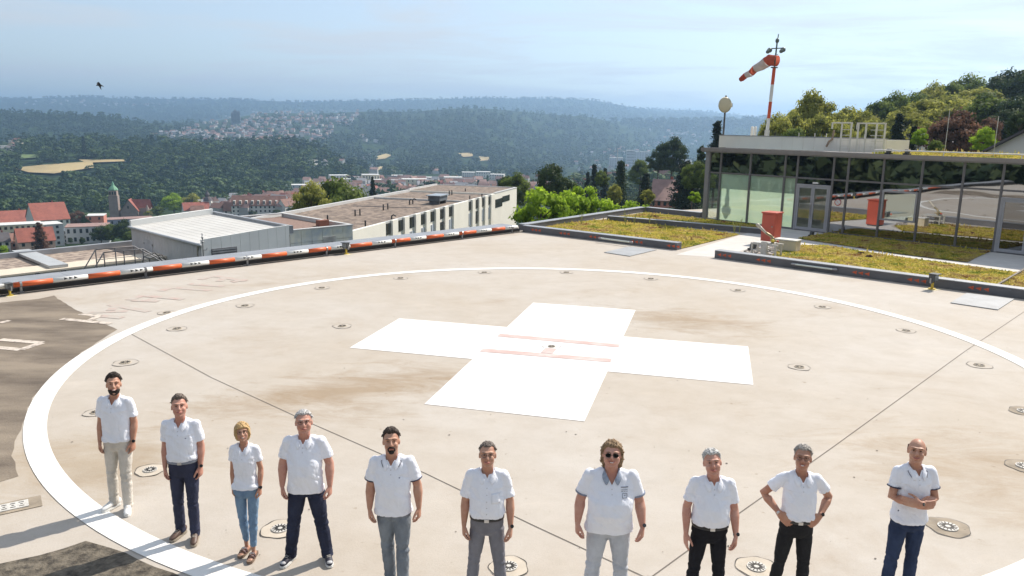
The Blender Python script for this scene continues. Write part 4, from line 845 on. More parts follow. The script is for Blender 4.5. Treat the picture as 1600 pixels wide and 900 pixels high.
e3 = MB(); e3.obox(L_(lx0, -0.14, -4.7), kx*(lx1-lx0), mx_*0.018, Z*2.3); lv_ = e3.build('louvre', mat('louvre_back', (0.12, 0.12, 0.13), 0.6), e)
m = MB()
for i in range(15): m.obox(L_(lx0+0.05, -0.17, -4.6+i*0.148), kx*(lx1-lx0-0.1), mx_*0.025, Z*0.085)
m.build('slats', mat('slat_grey', (0.38, 0.38, 0.38), 0.5), lv_)
m = MB(); m.tube([Z*0, Z*0.35, Z*1.5], 0.03, 8); m.tube([Z*0.5, Z*0.5-mx_*0.0+kx*0.22, Z*0.62+kx*0.25], 0.02, 8); m.ell(Z*1.25, (.06, .06, .09), 10, 6); m.ell(Z*1.0, (.07, .07, .05), 10, 6)
o = m.build('roof_aerial', M_STEEL, None, True); q = Bc+kx*0.05-mx_*0.2; o.location = (q.x, q.y, -2.9); tag(o, 'short pole with a round sensor on the corner of the white plant building', 'sensor pole')
# panelled annex
Pa = G(453, 361, -1.95); Ka = solve_dir(Pa, kx, 551, 0)
e = empty('annex_building', (Pa.x, Pa.y, -9)); tag(e, 'flat roofed annex with stained blue grey panels right of the plant building', 'building')
def A_(s, n, z): return kx*s+mx_*n+Z*(z+9)
m = MB(); 
for i in range(6):
    for j in range(5): m.obox(A_(i*Ka/6+0.01, 0, -1.95-(j+1)*0.86+0.012), kx*(Ka/6-0.02), mx_*0.05, Z*0.84)
m.build('wall_panels', mat('panel_bluegrey', (0.46, 0.51, 0.53), 0.5, 0.1, 0.6, col2=(0.62, 0.63, 0.55), lo=0.42, hi=0.55), e)
m = MB(); m.obox(A_(0, 0.052, -9), kx*Ka, mx_*9.4, Z*(7.05-0.25)); m.build('wall', mat('annex_dark', (0.16, 0.17, 0.18), 0.7), e)
m = MB(); m.obox(A_(0.2, 0.3, -2.19), kx*(Ka-0.4), mx_*9.0, Z*0.02); m.build('roof', mat('roof_gravel_red', (0.24, 0.16, 0.13), 0.95, 0.3, 5, detail=8), e)
m = MB(); m.obox(A_(-0.1, -0.03, -1.945), kx*(Ka+0.15), mx_*0.3, Z*0.06); m.obox(A_(Ka-0.22, 0.272, -1.95), kx*0.26, mx_*9.2, Z*0.07); m.obox(A_(-0.3, 9.2, -1.95), kx*(Ka+0.05), mx_*0.3, Z*0.08); m.obox(A_(-0.1, 0.28, -2.2), kx*0.2, mx_*8.9, Z*0.3); m.obox(A_(Ka-0.2, 0.28, -2.2), kx*0.2, mx_*9.1, Z*0.245); m.build('parapet_cap', mat('cap_pale', (0.55, 0.55, 0.54), 0.5, 0.08, 1), e)
l0, l1 = solve_dir(Pa-Z*0.8, kx, 505, 0), solve_dir(Pa-Z*0.8, kx, 524, 0); m = MB()
for i in range(9): m.obox(A_(l0, -0.03, -3.45+i*0.1), kx*(l1-l0), mx_*0.02, Z*0.06)
m.build('louvre', mat('slat_grey', (0.38,)*3), e)
m = MB(); m.obox(A_(Ka-1.3, 2.2, -2.16), kx*0.8, mx_*0.5, Z*0.42); m.build('roof_vent', mat('vent_brick', (0.24, 0.10, 0.07), 0.8), e)

# ------------------------------------------------------------------ long ward building with gravel roof
RZ = -6.0
R1 = G(552, 360, RZ); R2 = G(771, 303, RZ); LU = (R2-R1).normalized(); LN = Vector((-LU.y, LU.x, 0)); LL = (R2-R1).length
q = G(560, 312, RZ); LW = (q-R1).dot(LN)
e = empty('ward_building', (R1.x, R1.y, -18)); tag(e, 'long cream building with a brown gravel flat roof and tall narrow windows', 'building')
def B_(s, n, z): return LU*s+LN*n+Z*(z+18)
M_CREAM = mat('cream_wall', (0.86, 0.83, 0.74), 0.75, 0.04, 0.5); 
S0 = -14
m = MB(); m.obox(B_(S0, 0.0, -18), LU*(LL-S0), LN*LW, Z*(RZ+18-0.25)); m.build('wall', M_CREAM, e)
m = MB(); m.obox(B_(S0+0.3, 0.3, RZ-0.248), LU*(LL-S0-0.3), LN*(LW-0.6), Z*0.03); m.build('roof', mat('roof_gravel', (0.27, 0.21, 0.165), 0.95, col2=(0.10, 0.075, 0.06), scale=1.4, detail=12, lo=0.38, hi=0.6), e)
m = MB(); m.obox(B_(S0, LW-0.3, RZ-0.25), LU*(LL-S0), LN*0.45, Z*0.42); m.obox(B_(S0, 0.0, RZ-0.25), LU*(LL-S0), LN*0.25, Z*0.27); m.build('parapet', mat('cap_pale', (0.55,)*3), e)
def ls(px): return solve_dir(R1-Z*1.0-LU*14, LU, px, 0)-14
wins = [(599, 610), (618.5, 629), (636, 646.5), (654, 663), (669, 678), (684, 692.5), (698, 706), (729, 735.5), (740, 746), (750, 755.5), (760, 765)]
M_WIN = mat('window_dark', (0.035, 0.04, 0.045), 0.15, 0.3, 1.0); M_BLIND = mat('blind_pale', (0.45, 0.50, 0.56), 0.6, 0.1, 1)
prev = S0
pil = MB()
edges = []
for a, b in wins: edges.append((ls(a), ls(b)))
px_ = S0
for a, b in edges+[(LL-0.0, LL)]:
    if a-px_ > 0.05: pil.obox(B_(px_, -0.32, -18), LU*(a-px_), LN*0.315, Z*(RZ+18+0.05))
    px_ = b
pil.build('facade_panel', M_CREAM, e)
for i, (a, b) in enumerate(edges):
    for z0, z1, mm in ((RZ-1.55, RZ-0.22, M_WIN), (RZ-3.9, RZ-2.0, M_BLIND if i in (1, 2, 3, 4, 6, 7, 9, 10) else M_WIN)):
        m = MB(); m.obox(B_(a, -0.06, z0), LU*(b-a), LN*0.055, Z*(z1-z0)); w = m.build('window', mm, e)
        m = MB(); mid = (a+b)/2; m.obox(B_(mid-0.04, -0.10, z0), LU*0.08, LN*0.035, Z*(z1-z0)); m.build('frame', mat('win_frame_dark', (0.10, 0.09, 0.06), 0.6), w)
s3, s4, s5 = ls(771), ls(782), ls(793.5)
for a, b, z0, z1 in ((s3, s4, RZ-2.35, RZ-0.95+0.0), (s4+0.15, s5, RZ-1.75, RZ-0.75)):
    m = MB(); m.obox(B_(a, -0.36, z0), LU*(b-a), LN*0.06, Z*(z1-z0)); m.build('window', M_WIN, e)
# end block
EL = ls(817)+0.6; ez = RZ+0.25
m = MB(); m.obox(B_(LL+0.005, -0.30, -18), LU*(ls(783)+9-LL), LN*(LW+0.3), Z*(ez+18-0.2)); m.build('end_block', M_CREAM, e)
m = MB(); tx = ls(783)+9; m.obox(B_(LL+0.3, 0.3, ez-0.19), LU*(tx-LL-0.6), LN*(LW-0.6), Z*0.02); m.build('end_roof', mat('roof_gravel', (0.3,)*3), e)
m = MB(); m.obox(B_(LL+0.01, -0.34, ez-0.199), LU*(tx-LL), LN*0.4, Z*0.16); m.obox(B_(tx-0.3, 0.062, ez-0.199), LU*0.35, LN*(LW-0.1), Z*0.16); m.obox(B_(LL+0.01, LW-0.2, ez-0.199), LU*(tx-LL-0.32), LN*0.3, Z*0.3); m.build('parapet', mat('cap_pale', (0.55,)*3), e); m = MB(); m.obox(B_(LL*0.72, 0.28, RZ-0.22), LU*0.3, LN*(LW-0.6), Z*0.25); m.build('roof_step', mat('cap_pale', (0.55,)*3), e)
# roof equipment
def roofp(px, py): return G(px, py, RZ-0.2)
q = roofp(684, 318); e = empty('rooftop_unit', q, math.atan2(LU.y, LU.x)); tag(e, 'grey ventilation unit in the middle of the gravel roof', 'ventilation unit')
MB().box((-1.6, -0.9, 0.45), (1.6, 0.9, 1.2)).build('housing', mat('unit_grey', (0.13, 0.15, 0.17), 0.5, 0.2, 1), e, bevel=0.05); MB().box((-1.9, -1.1, 1.202), (1.9, 1.1, 1.32)).build('cowl', mat('unit_light', (0.30, 0.34, 0.38), 0.4), e); 
for x in (-1.3, 1.3): MB().box((x-0.1, -0.8, 0), (x+0.1, 0.8, 0.448)).build('support', M_ZINCD, e)
MB().tube([(2.6, 0, 0.1), (2.6, 0, 0.5), (3.3, 0.0, 0.9)], 0.35, 12).build('duct', mat('unit_light', (0.3,)*3), e, True)
for i, (px, py) in enumerate([(555, 336), (562.5, 335), (599, 327), (606, 325.5), (640, 318), (645, 317), (612, 344), (571, 354), (512, 345), (702, 303.5), (706, 303), (734, 312), (753, 309), (727, 300), (672, 313)]):
    q = roofp(px, py+1.5); m = MB(); h = 0.75 if i not in (4, 5, 6) else 0.6
    m.tube([(0, 0, 0), (0, 0, h)], 0.09, 8)
    if i in (4, 5, 6): m.tube([(0, 0, h), (0.2, 0.1, h+0.15), (0.45, 0.2, h)], 0.09, 8)
    o = m.build('roof_pipe', M_BLACK, None, True); o.location = q; tag(o, 'short black vent pipe standing on the long gravel roof', 'vent pipe', 'black vent pipes on the gravel roof')
m = MB(); a, b = roofp(552, 322), roofp(658, 325); m.beam(a, b, 0.15, 0.1); o = m.build('roof_conduit', M_ZINCD); tag(o, 'thin dark conduit lying across the long gravel roof', 'conduit')

# ------------------------------------------------------------------ low roofs at the far left
FZ = -3.2
f0, f1 = G(-60, 403, FZ), G(212, 376, FZ); n0, n1 = G(-60, 432, FZ), G(215, 408, FZ)
fd = (f1-f0).normalized(); fn = Vector((-fd.y, fd.x, 0)); fl = (f1-f0).length; fw = (f0-n0).dot(fn)
e = empty('low_wing', (f0.x, f0.y, -14)); tag(e, 'low wing with gravel roof and concrete edge at the far left', 'building')
def W_(s, n, z): return fd*s+fn*n+Z*(z+14)
m = MB(); m.obox(W_(-20, -fw, -14), fd*(fl+26), fn*fw, Z*(FZ+14-0.3)); m.build('wall', mat('wing_concrete', (0.50, 0.48, 0.44), 0.85, 0.12, 1), e)
m = MB(); m.obox(W_(-20, -fw+2.0, FZ-0.298), fd*(fl+26), fn*(fw-2.35), Z*0.03); m.build('roof', mat('roof_gravel_wing', (0.38, 0.31, 0.25), 0.95, col2=(0.17, 0.13, 0.11), scale=2.2, detail=12, lo=0.40, hi=0.6), e)
m = MB(); m.obox(W_(-20, -0.35, FZ-0.3), fd*(fl+26), fn*0.4, Z*0.35); m.build('parapet', M_ZINC, e)
m = MB(); m.obox(W_(-20, -fw-.05, FZ-0.299), fd*(fl+26), fn*2.0, Z*0.10); m.build('walkway', mat('walk_beige', (0.60, 0.53, 0.43), 0.85, 0.08, 1.5), e)
a, b = G(32, 392, FZ-0.1), G(92, 416, FZ-0.1); m = MB(); m.beam(a-Vector((f0.x, f0.y, -14))+Z*0.0, b-Vector((f0.x, f0.y, -14)), 1.0, 0.16)
m.build('duct_cover', mat('duct_zinc', (0.46, 0.47, 0.47), 0.4, 0.12, 1.2, metallic=0.2), e)
# service alley between the wing and the deck
q = EA+EN*3.2; m = MB(); m.obox(EA0+EN*1.6+Z*-4.2, EB-EA0-ED*14, EN*4.7, Z*0.2); o = m.build('service_roof', mat('alley_dark', (0.06, 0.06, 0.065), 0.8)); struct(o); o.name = 'lower_roof'
# steel access stair and gantry
q = at(188, 408, 37.5); e = empty('access_stair', (q.x, q.y, -3.3), math.atan2(ED.y, ED.x)); tag(e, 'grey steel access stair with handrails beside the plant building', 'stair')
M_RAIL = mat('rail_grey', (0.16, 0.16, 0.17), 0.5, 0.1, 4, metallic=0.3)
MB().box((-0.9, -0.6, 1.2), (0.9, 0.6, 1.26)).build('platform', M_RAIL, e)
m = MB()
for i in range(7): m.box((0.92+i*0.26, -0.5, 1.05-i*0.19), (1.16+i*0.26, 0.5, 1.09-i*0.19))
m.build('treads', M_RAIL, e)
for y in (-0.55, 0.55):
    m = MB(); m.beam((0.9, y, 1.15), (2.7, y, -0.15), 0.05, 0.16); m.build('stringer', M_RAIL, e)
    m = MB(); m.tube([(-0.9, y, 2.25), (0.9, y, 2.25), (2.7, y, 0.95), (2.7, y, 0.0)], 0.03, 6); m.tube([(-0.9, y, 1.75), (0.9, y, 1.75), (2.7, y, 0.45)], 0.02, 6)
    for x in (-0.9, 0, 0.9): m.tube([(x, y, 1.2), (x, y, 2.25)], 0.028, 6)
    m.build('handrail', M_RAIL, e, True)
for x, y in ((-0.85, -0.55), (-0.85, 0.55), (0.85, -0.55), (0.85, 0.55)): MB().box((x-.04, y-.04, -1.0), (x+.04, y+.04, 1.198)).build('leg', M_RAIL, e)
m = MB(); m.tube([(-0.9, -0.55, 2.25), (-1.6, -0.55, 1.2), (-2.2, -0.55, 0.2)], 0.03, 6); m.tube([(-0.9, 0.55, 2.25), (-1.6, 0.55, 1.2), (-2.2, 0.55, 0.2)], 0.03, 6); m.build('handrail', M_RAIL, e, True)
# hooped ladder rail at the edge
q = EA+ED*epix(272)+EN*1.6; e = empty('hoop_rail', (q.x, q.y, -0.4), math.atan2(ED.y, ED.x)); tag(e, 'thin dark hooped handrail sticking up behind the parapet', 'handrail')
for dy in (0, 0.55): MB().tube([(-0.55, dy, -0.6), (-0.15, dy, 0.75), (0.25, dy, 0.85), (0.5, dy, 0.5), (0.55, dy, -0.6)], 0.022, 6).build('hoop', M_BLACK, e, True)
MB().tube([(-0.15, 0, 0.75), (-0.15, 0.55, 0.75)], 0.02, 6).build('cross_bar', M_BLACK, e)
for i, px in enumerate((84, 126)):
    q = EA+ED*epix(px)+EN*1.62; o = MB().box((-0.06, -0.06, -0.3), (0.06, 0.06, 0.22)).build('bollard_lamp', M_BLACK); m = o.data; o.location = (q.x, q.y, 0.05); o.rotation_euler[2] = 0.8; tag(o, 'small black post behind the parapet, %s of the pair at the far left' % ('left' if i == 0 else 'right'), 'post')
# ------------------------------------------------------------------ people
def skin_mat(name, col):
    return mat(name, col, 0.5, col2=(col[0]*0.86, col[1]*0.70, col[2]*0.66), scale=9, lo=0.35, hi=0.65, bump=0.1, bscale=60, spec=0.4)
def cloth_mat(name, col, var=0.06, scale=8, bump=0.5, col2=None):
    return mat(name, col, 0.85, var, scale, bump=bump, bscale=26, spec=0.15, col2=col2, stretch=(1, 1, 0.6))
SHIRT = cloth_mat('shirt_white', (0.82, 0.845, 0.92), 0.03); M_COLL = SHIRT
M_LEATH = mat('leather_black', (0.02, 0.018, 0.018), 0.4); M_BROWNL = mat('leather_brown', (0.10, 0.06, 0.045), 0.5, 0.3, 20); M_SILV = mat('watch_silver', (0.55, 0.55, 0.55), 0.3, metallic=0.8)
M_EYE = mat('eye_dark', (0.025, 0.018, 0.014), 0.25); M_EYEW = mat('eye_white_shaded', (0.30, 0.24, 0.21), 0.4); M_LIP = mat('lips', (0.36, 0.12, 0.10), 0.5); M_TEETH = mat('teeth', (0.75, 0.72, 0.66), 0.3); M_GLS = mat('spectacle_frame', (0.04, 0.03, 0.03), 0.35); M_SUNG = mat('sunglass_lens', (0.012, 0.010, 0.010), 0.1)  # whites of the eyes darkened: socket shade put into their colour
def hand(mb, W, d, back, thumb, curl=0.5, s=1.0, spread=0.10):
    """W wrist, d pointing along the hand, back = outward normal of the back, thumb = side of the thumb"""
    d = Vector(d).normalized(); back = Vector(back); back = (back-d*back.dot(d)).normalized(); th = Vector(thumb); th = (th-d*th.dot(d)-back*th.dot(back)).normalized(); W = Vector(W)
    mb.tube([W-d*0.02*s, W+d*0.03*s, W+d*0.06*s, W+d*0.088*s], [(0.029*s, 0.021*s), (0.040*s, 0.0165*s), (0.044*s, 0.0155*s), (0.041*s, 0.013*s)], 14, ref=th)
    for i, (o, L) in enumerate(((0.031, 0.072), (0.0105, 0.080), (-0.0105, 0.075), (-0.031, 0.059))):
        p = W+d*0.080*s+th*o*s; an = curl*0.35; pts = [p]; dirv = (d+th*(o*spread*25*0.12)).normalized(); ax = th
        for k, f in enumerate((0.45, 0.32, 0.26)):
            a = curl*(0.55+0.35*k)*(1+0.12*i); a_tot = an+a*0.8; an = a_tot
            v = dirv*math.cos(a_tot)-back*math.sin(a_tot); pts.append(pts[-1]+v*L*f*s)
        mb.tube(pts, [0.0098*s, 0.0092*s, 0.0085*s, 0.0075*s], 8, ref=th)
    p = W+d*0.018*s+th*0.028*s-back*0.006*s; q1 = p+(d*0.62+th*0.62-back*0.25).normalized()*0.038*s; q2 = q1+(d*0.85+th*0.30-back*0.35).normalized()*0.032*s; q3 = q2+(d*0.95+th*0.05-back*0.35).normalized()*0.026*s
    mb.tube([p, q1, q2, q3], [0.015*s, 0.0125*s, 0.0105*s, 0.0088*s], 9, ref=back)
def head_frame(tilt, roll, turn):
    piv = Vector((0, 0.005, 1.535)); Rm = (Matrix.Rotation(turn, 3, 'Z') @ Matrix.Rotation(-tilt, 3, 'X') @ Matrix.Rotation(roll, 3, 'Y'))
    return lambda v: piv+Rm @ (Vector(v)+Vector((0, -0.022, 1.664))-piv), Rm
def surf_shell(fn_mask, T, seed, n=84, m=56, c=(0, 0.014, 0.012), r=(0.081, 0.102, 0.106), rough=0.004, drop=None):
    vs = []; fs = []
    for j in range(m+1):
        ph = math.pi*j/m
        for k in range(n):
            a = 2*math.pi*k/n; d = Vector((math.sin(ph)*math.cos(a), math.sin(ph)*math.sin(a), math.cos(ph)))
            mk = fn_mask(d); t = -0.016+(T+0.016)*mk
            nzv = mnoise.noise(Vector((d.x*7+seed, d.y*7, d.z*4)))*rough*1.6+mnoise.noise(Vector((d.x*22+seed, d.y*16, d.z*6)))*rough*1.2
            p = Vector((c[0]+d.x*(r[0]+t), c[1]+d.y*(r[1]+t), c[2]+d.z*(r[2]+t)))+d*nzv*mk
            if drop: p = drop(p, d, mk)
            vs.append(p)
    for j in range(m):
        for k in range(n): fs.append((j*n+k, (j+1)*n+k, (j+1)*n+(k+1) % n, j*n+(k+1) % n))
    return vs, fs
def ss(a, b, x): t = max(0.0, min(1.0, (x-a)/(b-a))); return t*t*(3-2*t)
def hair_mask(style):
    def f(d):
        # d: direction from head centre; face looks to -y
        front = max(0, -d.y); jag = mnoise.noise(Vector((d.x*11, d.y*11, d.z*4)))*.07
        if style == 'bald': return ss(0.55, 0.30, d.z)*ss(-0.50, -0.20, d.z)*ss(0.15, -0.15, -d.y)
        temple = 0.10*ss(.35, .65, abs(d.x))*(ss(.1, .4, front))
        if style == 'receding': temple *= 2.4
        lim = -0.62+1.62*ss(-0.25, 0.62, -d.y)*0.78+temple+jag
        if style in ('short', 'quiff', 'receding') and d.y < 0.25 and abs(d.x) > .6: lim = max(lim, -0.22 if d.y > -.25 else lim)
        if style in ('long', 'bob'): lim = -0.95+ss(-0.25 if style == 'long' else 0.12, 0.70 if style == 'long' else .80, -d.y)*(1.50 if style == 'long' else 1.30)+jag*.6
        top = 0.36+0.64*ss(-.05, .65, d.z) if style in ('short', 'quiff', 'receding') else 1.0
        return ss(lim-0.03, lim+0.10, d.z)*top
    return f
def person(px, py_head, hgt, label, sp):
    """builds one standing figure whose head top shows at the given photo point"""
    foot = G(px, py_head, hgt*0.985); X0, Y0 = foot.x, foot.y
    face = math.atan2(X0, Y0); rz = -face*0.22+sp.get('yaw', 0.0)
    root = empty('person', (X0, Y0, 0.008), rz); tag(root, label, 'person', 'the ten people in white tops standing on the deck')
    k = hgt/1.8; root.scale = (k*sp.get('wide', 1.0)**0.3, k, k); root.rotation_euler = (0.0, sp.get('lean', 0.0), rz); w = sp.get('wide', 1.0); bl = sp.get('belly', 0.0); fem = sp.get('fem', False)
    sk = skin_mat('skin_%s' % sp.get('skin', 'tan'), {'tan': (0.52, 0.30, 0.21), 'fair': (0.56, 0.34, 0.25), 'red': (0.56, 0.31, 0.235), 'brown': (0.46, 0.25, 0.17)}[sp.get('skin', 'tan')])
    sw = (0.158 if not fem else 0.132)*w**0.8; tuck = sp.get('tuck', False); seed = px*0.37
    # --- arm chains: shoulder, elbow, wrist for the viewer's left (-) and right (+)
    arms = sp['arms']
    arm_pts = []
    for s, A in zip((-1, 1), arms):
        S_ = Vector((s*sw*1.02, 0.01, 1.445)); E_ = Vector((s*A['e'][0]*1.0, A['e'][1], A['e'][2])); W_ = Vector((s*A['w'][0], A['w'][1], A['w'][2])); arm_pts.append((S_, E_, W_))
    # --- body: one continuous surface
    b = MB(); ry = 0.105+bl*0.2
    shp = [(0.82, .135, .10), (0.90, .160*w, .112), (1.0, .152*w, .110+bl*.5), (1.10, .150*w, .112+bl), (1.22, .158*w, .115+bl*.7), (1.34, .160*w, .112+bl*.2), (1.42, .146*w, .096), (1.47, .100*w, .074), (1.505, .066, .058)]
    if fem: shp = [(0.82, .150, .10), (0.90, .163*w, .112), (1.0, .140*w, .098), (1.10, .122*w, .090), (1.22, .132*w, .108), (1.31, .142*w, .118), (1.42, .135*w, .088), (1.47, .100*w, .070), (1.505, .058, .052)]
    b.rings([(z, 0, -(max(0, bl)*0.45 if 1.0 <= z <= 1.25 else 0)+(0.0 if z < 1.4 else 0.01), rx*(.80 if z < 1.0 else 1)-.010, ryy*(.74 if z < 1.0 else 1)-.010) for z, rx, ryy in shp], 24)
    nk = 0.050 if fem else 0.058*min(1.1, w)
    b.tube([(0, 0.02, 1.43), (0, 0.014, 1.51), (0, -0.004, 1.58)], [nk*1.15, nk, nk*0.95], 16)
    b.tube([(-sw*0.9, 0.012, 1.435), (0, 0.012, 1.470), (sw*0.9, 0.012, 1.435)], [(0.042, 0.042), (0.045, 0.05), (0.042, 0.042)], 14, ref=(0, 1, 0))
    th = sp.get('arm', 1.0)*(0.90 if fem else 1.13)
    for i, (S_, E_, W_) in enumerate(arm_pts):
        b.tube([S_, S_.lerp(E_, .5), E_, E_.lerp(W_, .28), E_.lerp(W_, .7), W_], [.036*th, .038*th, .038*th, .042*th, .031*th, (.027*th, .022*th)], 14, ref=(0, 1, 0))
        A = arms[i]; s = (-1, 1)[i]; hd = Vector(A.get('hd', (0.0, -0.12, -1))); hd.x *= s; bk = Vector(A.get('bk', (1, -0.25, 0))); bk.x *= s; tb = Vector(A.get('tb', (-0.15, -1, -0.1))); tb.x *= s
        hand(b, W_, hd, bk, tb, A.get('curl', 0.55), 0.95 if fem else 1.14, A.get('spread', .1))
    # legs inside the trousers
    legs = []
    hipx = 0.085*w**0.5
    for s, (fx, fy, fa) in zip((-1, 1), sp['feet']):
        Hh = Vector((s*hipx, 0.01, 0.90)); An = Vector((fx, fy, 0.085)); Kn = Hh.lerp(An, 0.50)+Vector((sp.get('kx', 0.0), -0.015-sp.get('kb', (0, 0))[0 if s < 0 else 1], 0)); legs.append((Hh, Kn, An, fa))
        b.tube([Hh, Hh.lerp(Kn, .5), Kn, Kn.lerp(An, .35), An, An-Vector((0, 0, .05))], [q*(.74 if fem else .9) for q in (.068, .060, .048, .046, .034, .036)], 12, ref=(0, 1, 0))
        if fem:
            dv = Vector((math.sin(fa), -math.cos(fa), 0)); b.tube([An+dv*-0.03-Vector((0, 0, .045)), An+dv*0.06-Vector((0, 0, .048)), An+dv*0.15-Vector((0, 0, .058))], [(.03, .03), (.036, .028), (.034, .015)], 12, ref=(-dv.y, dv.x, 0))
    # head
    hf, Rm = head_frame(sp.get('tilt', 0.24), sp.get('roll', 0.0), sp.get('turn', 0.0)-face*0.70-sp.get('yaw', 0.0)); hs = 1.0 if fem else sp.get('head', 1.07)
    H = MB(); fw = sp.get('facew', 1.0)
    H.ell((0, .014, .018), (.076*fw**.5, .096, .098), 24, 18); H.ell((0, -.028, -.042), (.065*fw, .066, .070), 20, 14); H.ell((0, -.050, -.086), (.042*fw, .036, .026), 14, 10)
    H.ell((.036*fw, -.062, -.032), (.028, .028, .028), 12, 8); H.ell((-.036*fw, -.062, -.032), (.028, .028, .028), 12, 8)
    H.tube([(0, -.086, .026), (0, -.101, .0), (0, -.115, -.026)], [.0095, .0115, .0155], 10); H.ell((0, -.103, -.030), (.0185, .012, .010), 12, 8)
    H.tube([(-.055, -.066, .030), (-.026, -.086, .034), (0, -.088, .030), (.026, -.086, .034), (.055, -.066, .030)], [.010]*5, 8, ref=(0, 0, 1))
    H.tube([(-.024, -.088, -.058), (0, -.098, -.060), (.024, -.088, -.058)], [.009, .012, .009], 8, ref=(0, 0, 1)); H.ell((0, -.078, -.100), (.020, .014, .013), 10, 8)
    for s in (-1, 1): H.ell((s*.0765*fw**.5, .010, -.010), (.009, .019, .030), 12, 10); 
    H.v = [tuple(hf(Vector(v)*hs)) for v in H.v]; b.add(H.v, H.f)
    b.tube([hf((0, .02, -.06)), (0, 0.01, 1.55)], [nk*1.02, nk], 16)
    me = voxel(b, 0.0068 if not fem else 0.0065, 3, sk, 'body', 0.45); link('body', me, root)
    face_parts = []
    def hp(name, mb_, m_, par=root, smooth=True): mb_.v = [tuple(hf(Vector(v)*hs)) for v in mb_.v]; return mb_.build(name, m_, par, smooth)
    for s in (-1, 1):
        m = MB(); m.ell((s*.031, -.0795, .010), (.0125, .0075, .0042 if not sp.get('squint') else .0028), 14, 8); ev = hp('eye', m, M_EYEW)
        m = MB(); m.ell((s*.031, -.0855, .010), (.0075, .0040, .0048 if not sp.get('squint') else .0034), 10, 6); hp('iris', m, M_EYE, ev)
        m = MB(); m.tube([(s*.014, -.094, .030), (s*.031, -.0945, .036), (s*.050, -.082, .031)], [.0028, .0038, .002], 6); hp('eyebrow', m, mat('hair_'+sp['hair'][1], sp['hair'][2], 0.7, 0.3, 40) if sp['hair'][1] not in ('grey', 'white', 'blond') else mat('brow_mid', (.16, .12, .09), .8))
    sm = sp.get('smile', 1)
    m = MB(); m.tube([(-.027, -.0905, -.055+.003*sm), (-.014, -.1035, -.060), (0, -.1085, -.0615), (.014, -.1035, -.060), (.027, -.0905, -.055+.003*sm)], [.0035, .0062, .0068, .0062, .0035], 8, ref=(0, 0, 1)); mo = hp('lips', m, M_LIP)
    if sm > 1: m = MB(); m.tube([(-.020, -.1000, -.0572), (-.010, -.1085, -.0590), (0, -.1120, -.0600), (.010, -.1085, -.0590), (.020, -.1000, -.0572)], [.002, .0042, .0046, .0042, .002], 6, ref=(0, 0, 1)); hp('teeth', m, M_TEETH, mo)
    # hair
    st, hc, col = sp['hair'][:3]; hm = mat('hair_'+hc, col, 0.6, 0.35, 55, bump=1.0, bscale=120, stretch=(1, 1, 0.25)); T = sp['hair'][3]
    drop = None
    if st in ('long', 'bob'):
        def drop(p, d, mk):
            if d.z < 0.1 and mk > .3: f = ss(0.1, -0.8, d.z); return Vector((p.x*(1+0.12*f) if st == 'bob' else p.x*(1.0+0.10*f), p.y*(1+0.1*f)+0.01*f, p.z-(0.015 if st == 'bob' else 0.05)*f))
            return p
    if st == 'quiff':
        def drop(p, d, mk):
            f = ss(0.4, 0.9, d.z)*ss(-.5, .3, -d.y)*mk; return p+Vector((0.006*math.sin(p.x*90), -0.006, 0.016))*f
    v, f_ = surf_shell(hair_mask('short' if st in ('quiff',) else st), T, seed, rough=sp['hair'][4] if len(sp['hair']) > 4 else .004, drop=drop); m = MB(); m.add(v, f_)
    rr_ = np.random.default_rng(int(px))
    if len(sp['hair']) > 4 and sp['hair'][4] >= .005:        # loose curls and tufts
        for i in range(int(150*(sp['hair'][4]/.01))):
            while True:
                d = Vector(rr_.normal(size=3)).normalized()
                if hair_mask('short' if st == 'quiff' else st)(d) > .6 and (d.z > .3 or st in ('long', 'bob')): break
            c = Vector((0, .014, .012))+Vector((d.x*(.081+T), d.y*(.102+T), d.z*(.106+T))); 
            if drop: c = drop(c, d, 1)
            q = Vector(rr_.normal(size=3)); q = (q-d*q.dot(d)*.8+Vector((0, 0, -.35))).normalized(); lg = .014 if st == 'long' else .009; m.tube([c-q*lg-d*.006, c+d*.002, c+q*lg+d*.002, c+q*lg*1.7-d*.001], [.003, .0058, .0045, .0012], 5)
    hp('hair', m, hm)
    # beard
    bd = sp.get('beard')
    if bd:
        def bm_(d):
            low = ss(0.14, -0.12, d.z); fr = ss(-0.05, 0.25, -d.y); mouth = 1-ss(.30, .18, abs(d.x))*ss(-.45, -.30, d.z)*ss(0.10, 0.0, d.z)*0.0
            if bd[0] == 'goatee': return ss(.46, .34, abs(d.x))*ss(0.22, 0.08, d.z)*ss(.2, .45, -d.y)
            return low*fr
        v, f_ = surf_shell(bm_, bd[2], seed, 44, 30, (0, -.030, -.048), (.0615*fw, .0665, .0755), .003); m = MB(); m.add(v, f_); 
        if bd[0] == 'goatee': m = MB(); m.tube([(-.030, -.090, -.082), (-.030, -.094, -.060), (-.018, -.107, -.048), (0, -.112, -.046), (.018, -.107, -.048), (.030, -.094, -.060), (.030, -.090, -.082)], [.007]*7, 7, ref=(0, 0, 1)); m.ell((0, -.080, -.095), (.027, .018, .022), 12, 8)
        hp('beard', m, mat('beard_'+bd[1], {'dark': (.03, .022, .018), 'grey': (.22, .18, .16)}[bd[1]], .8, .4, 60, bump=.8))
        m = MB(); m.tube([(-.020, -.1015, -.057), (0, -.1135, -.0605), (.020, -.1015, -.057)], [.002, .0035, .002], 8, ref=(0, 0, 1)); hp('lips', m, M_LIP)
    # glasses
    gl = sp.get('glasses')
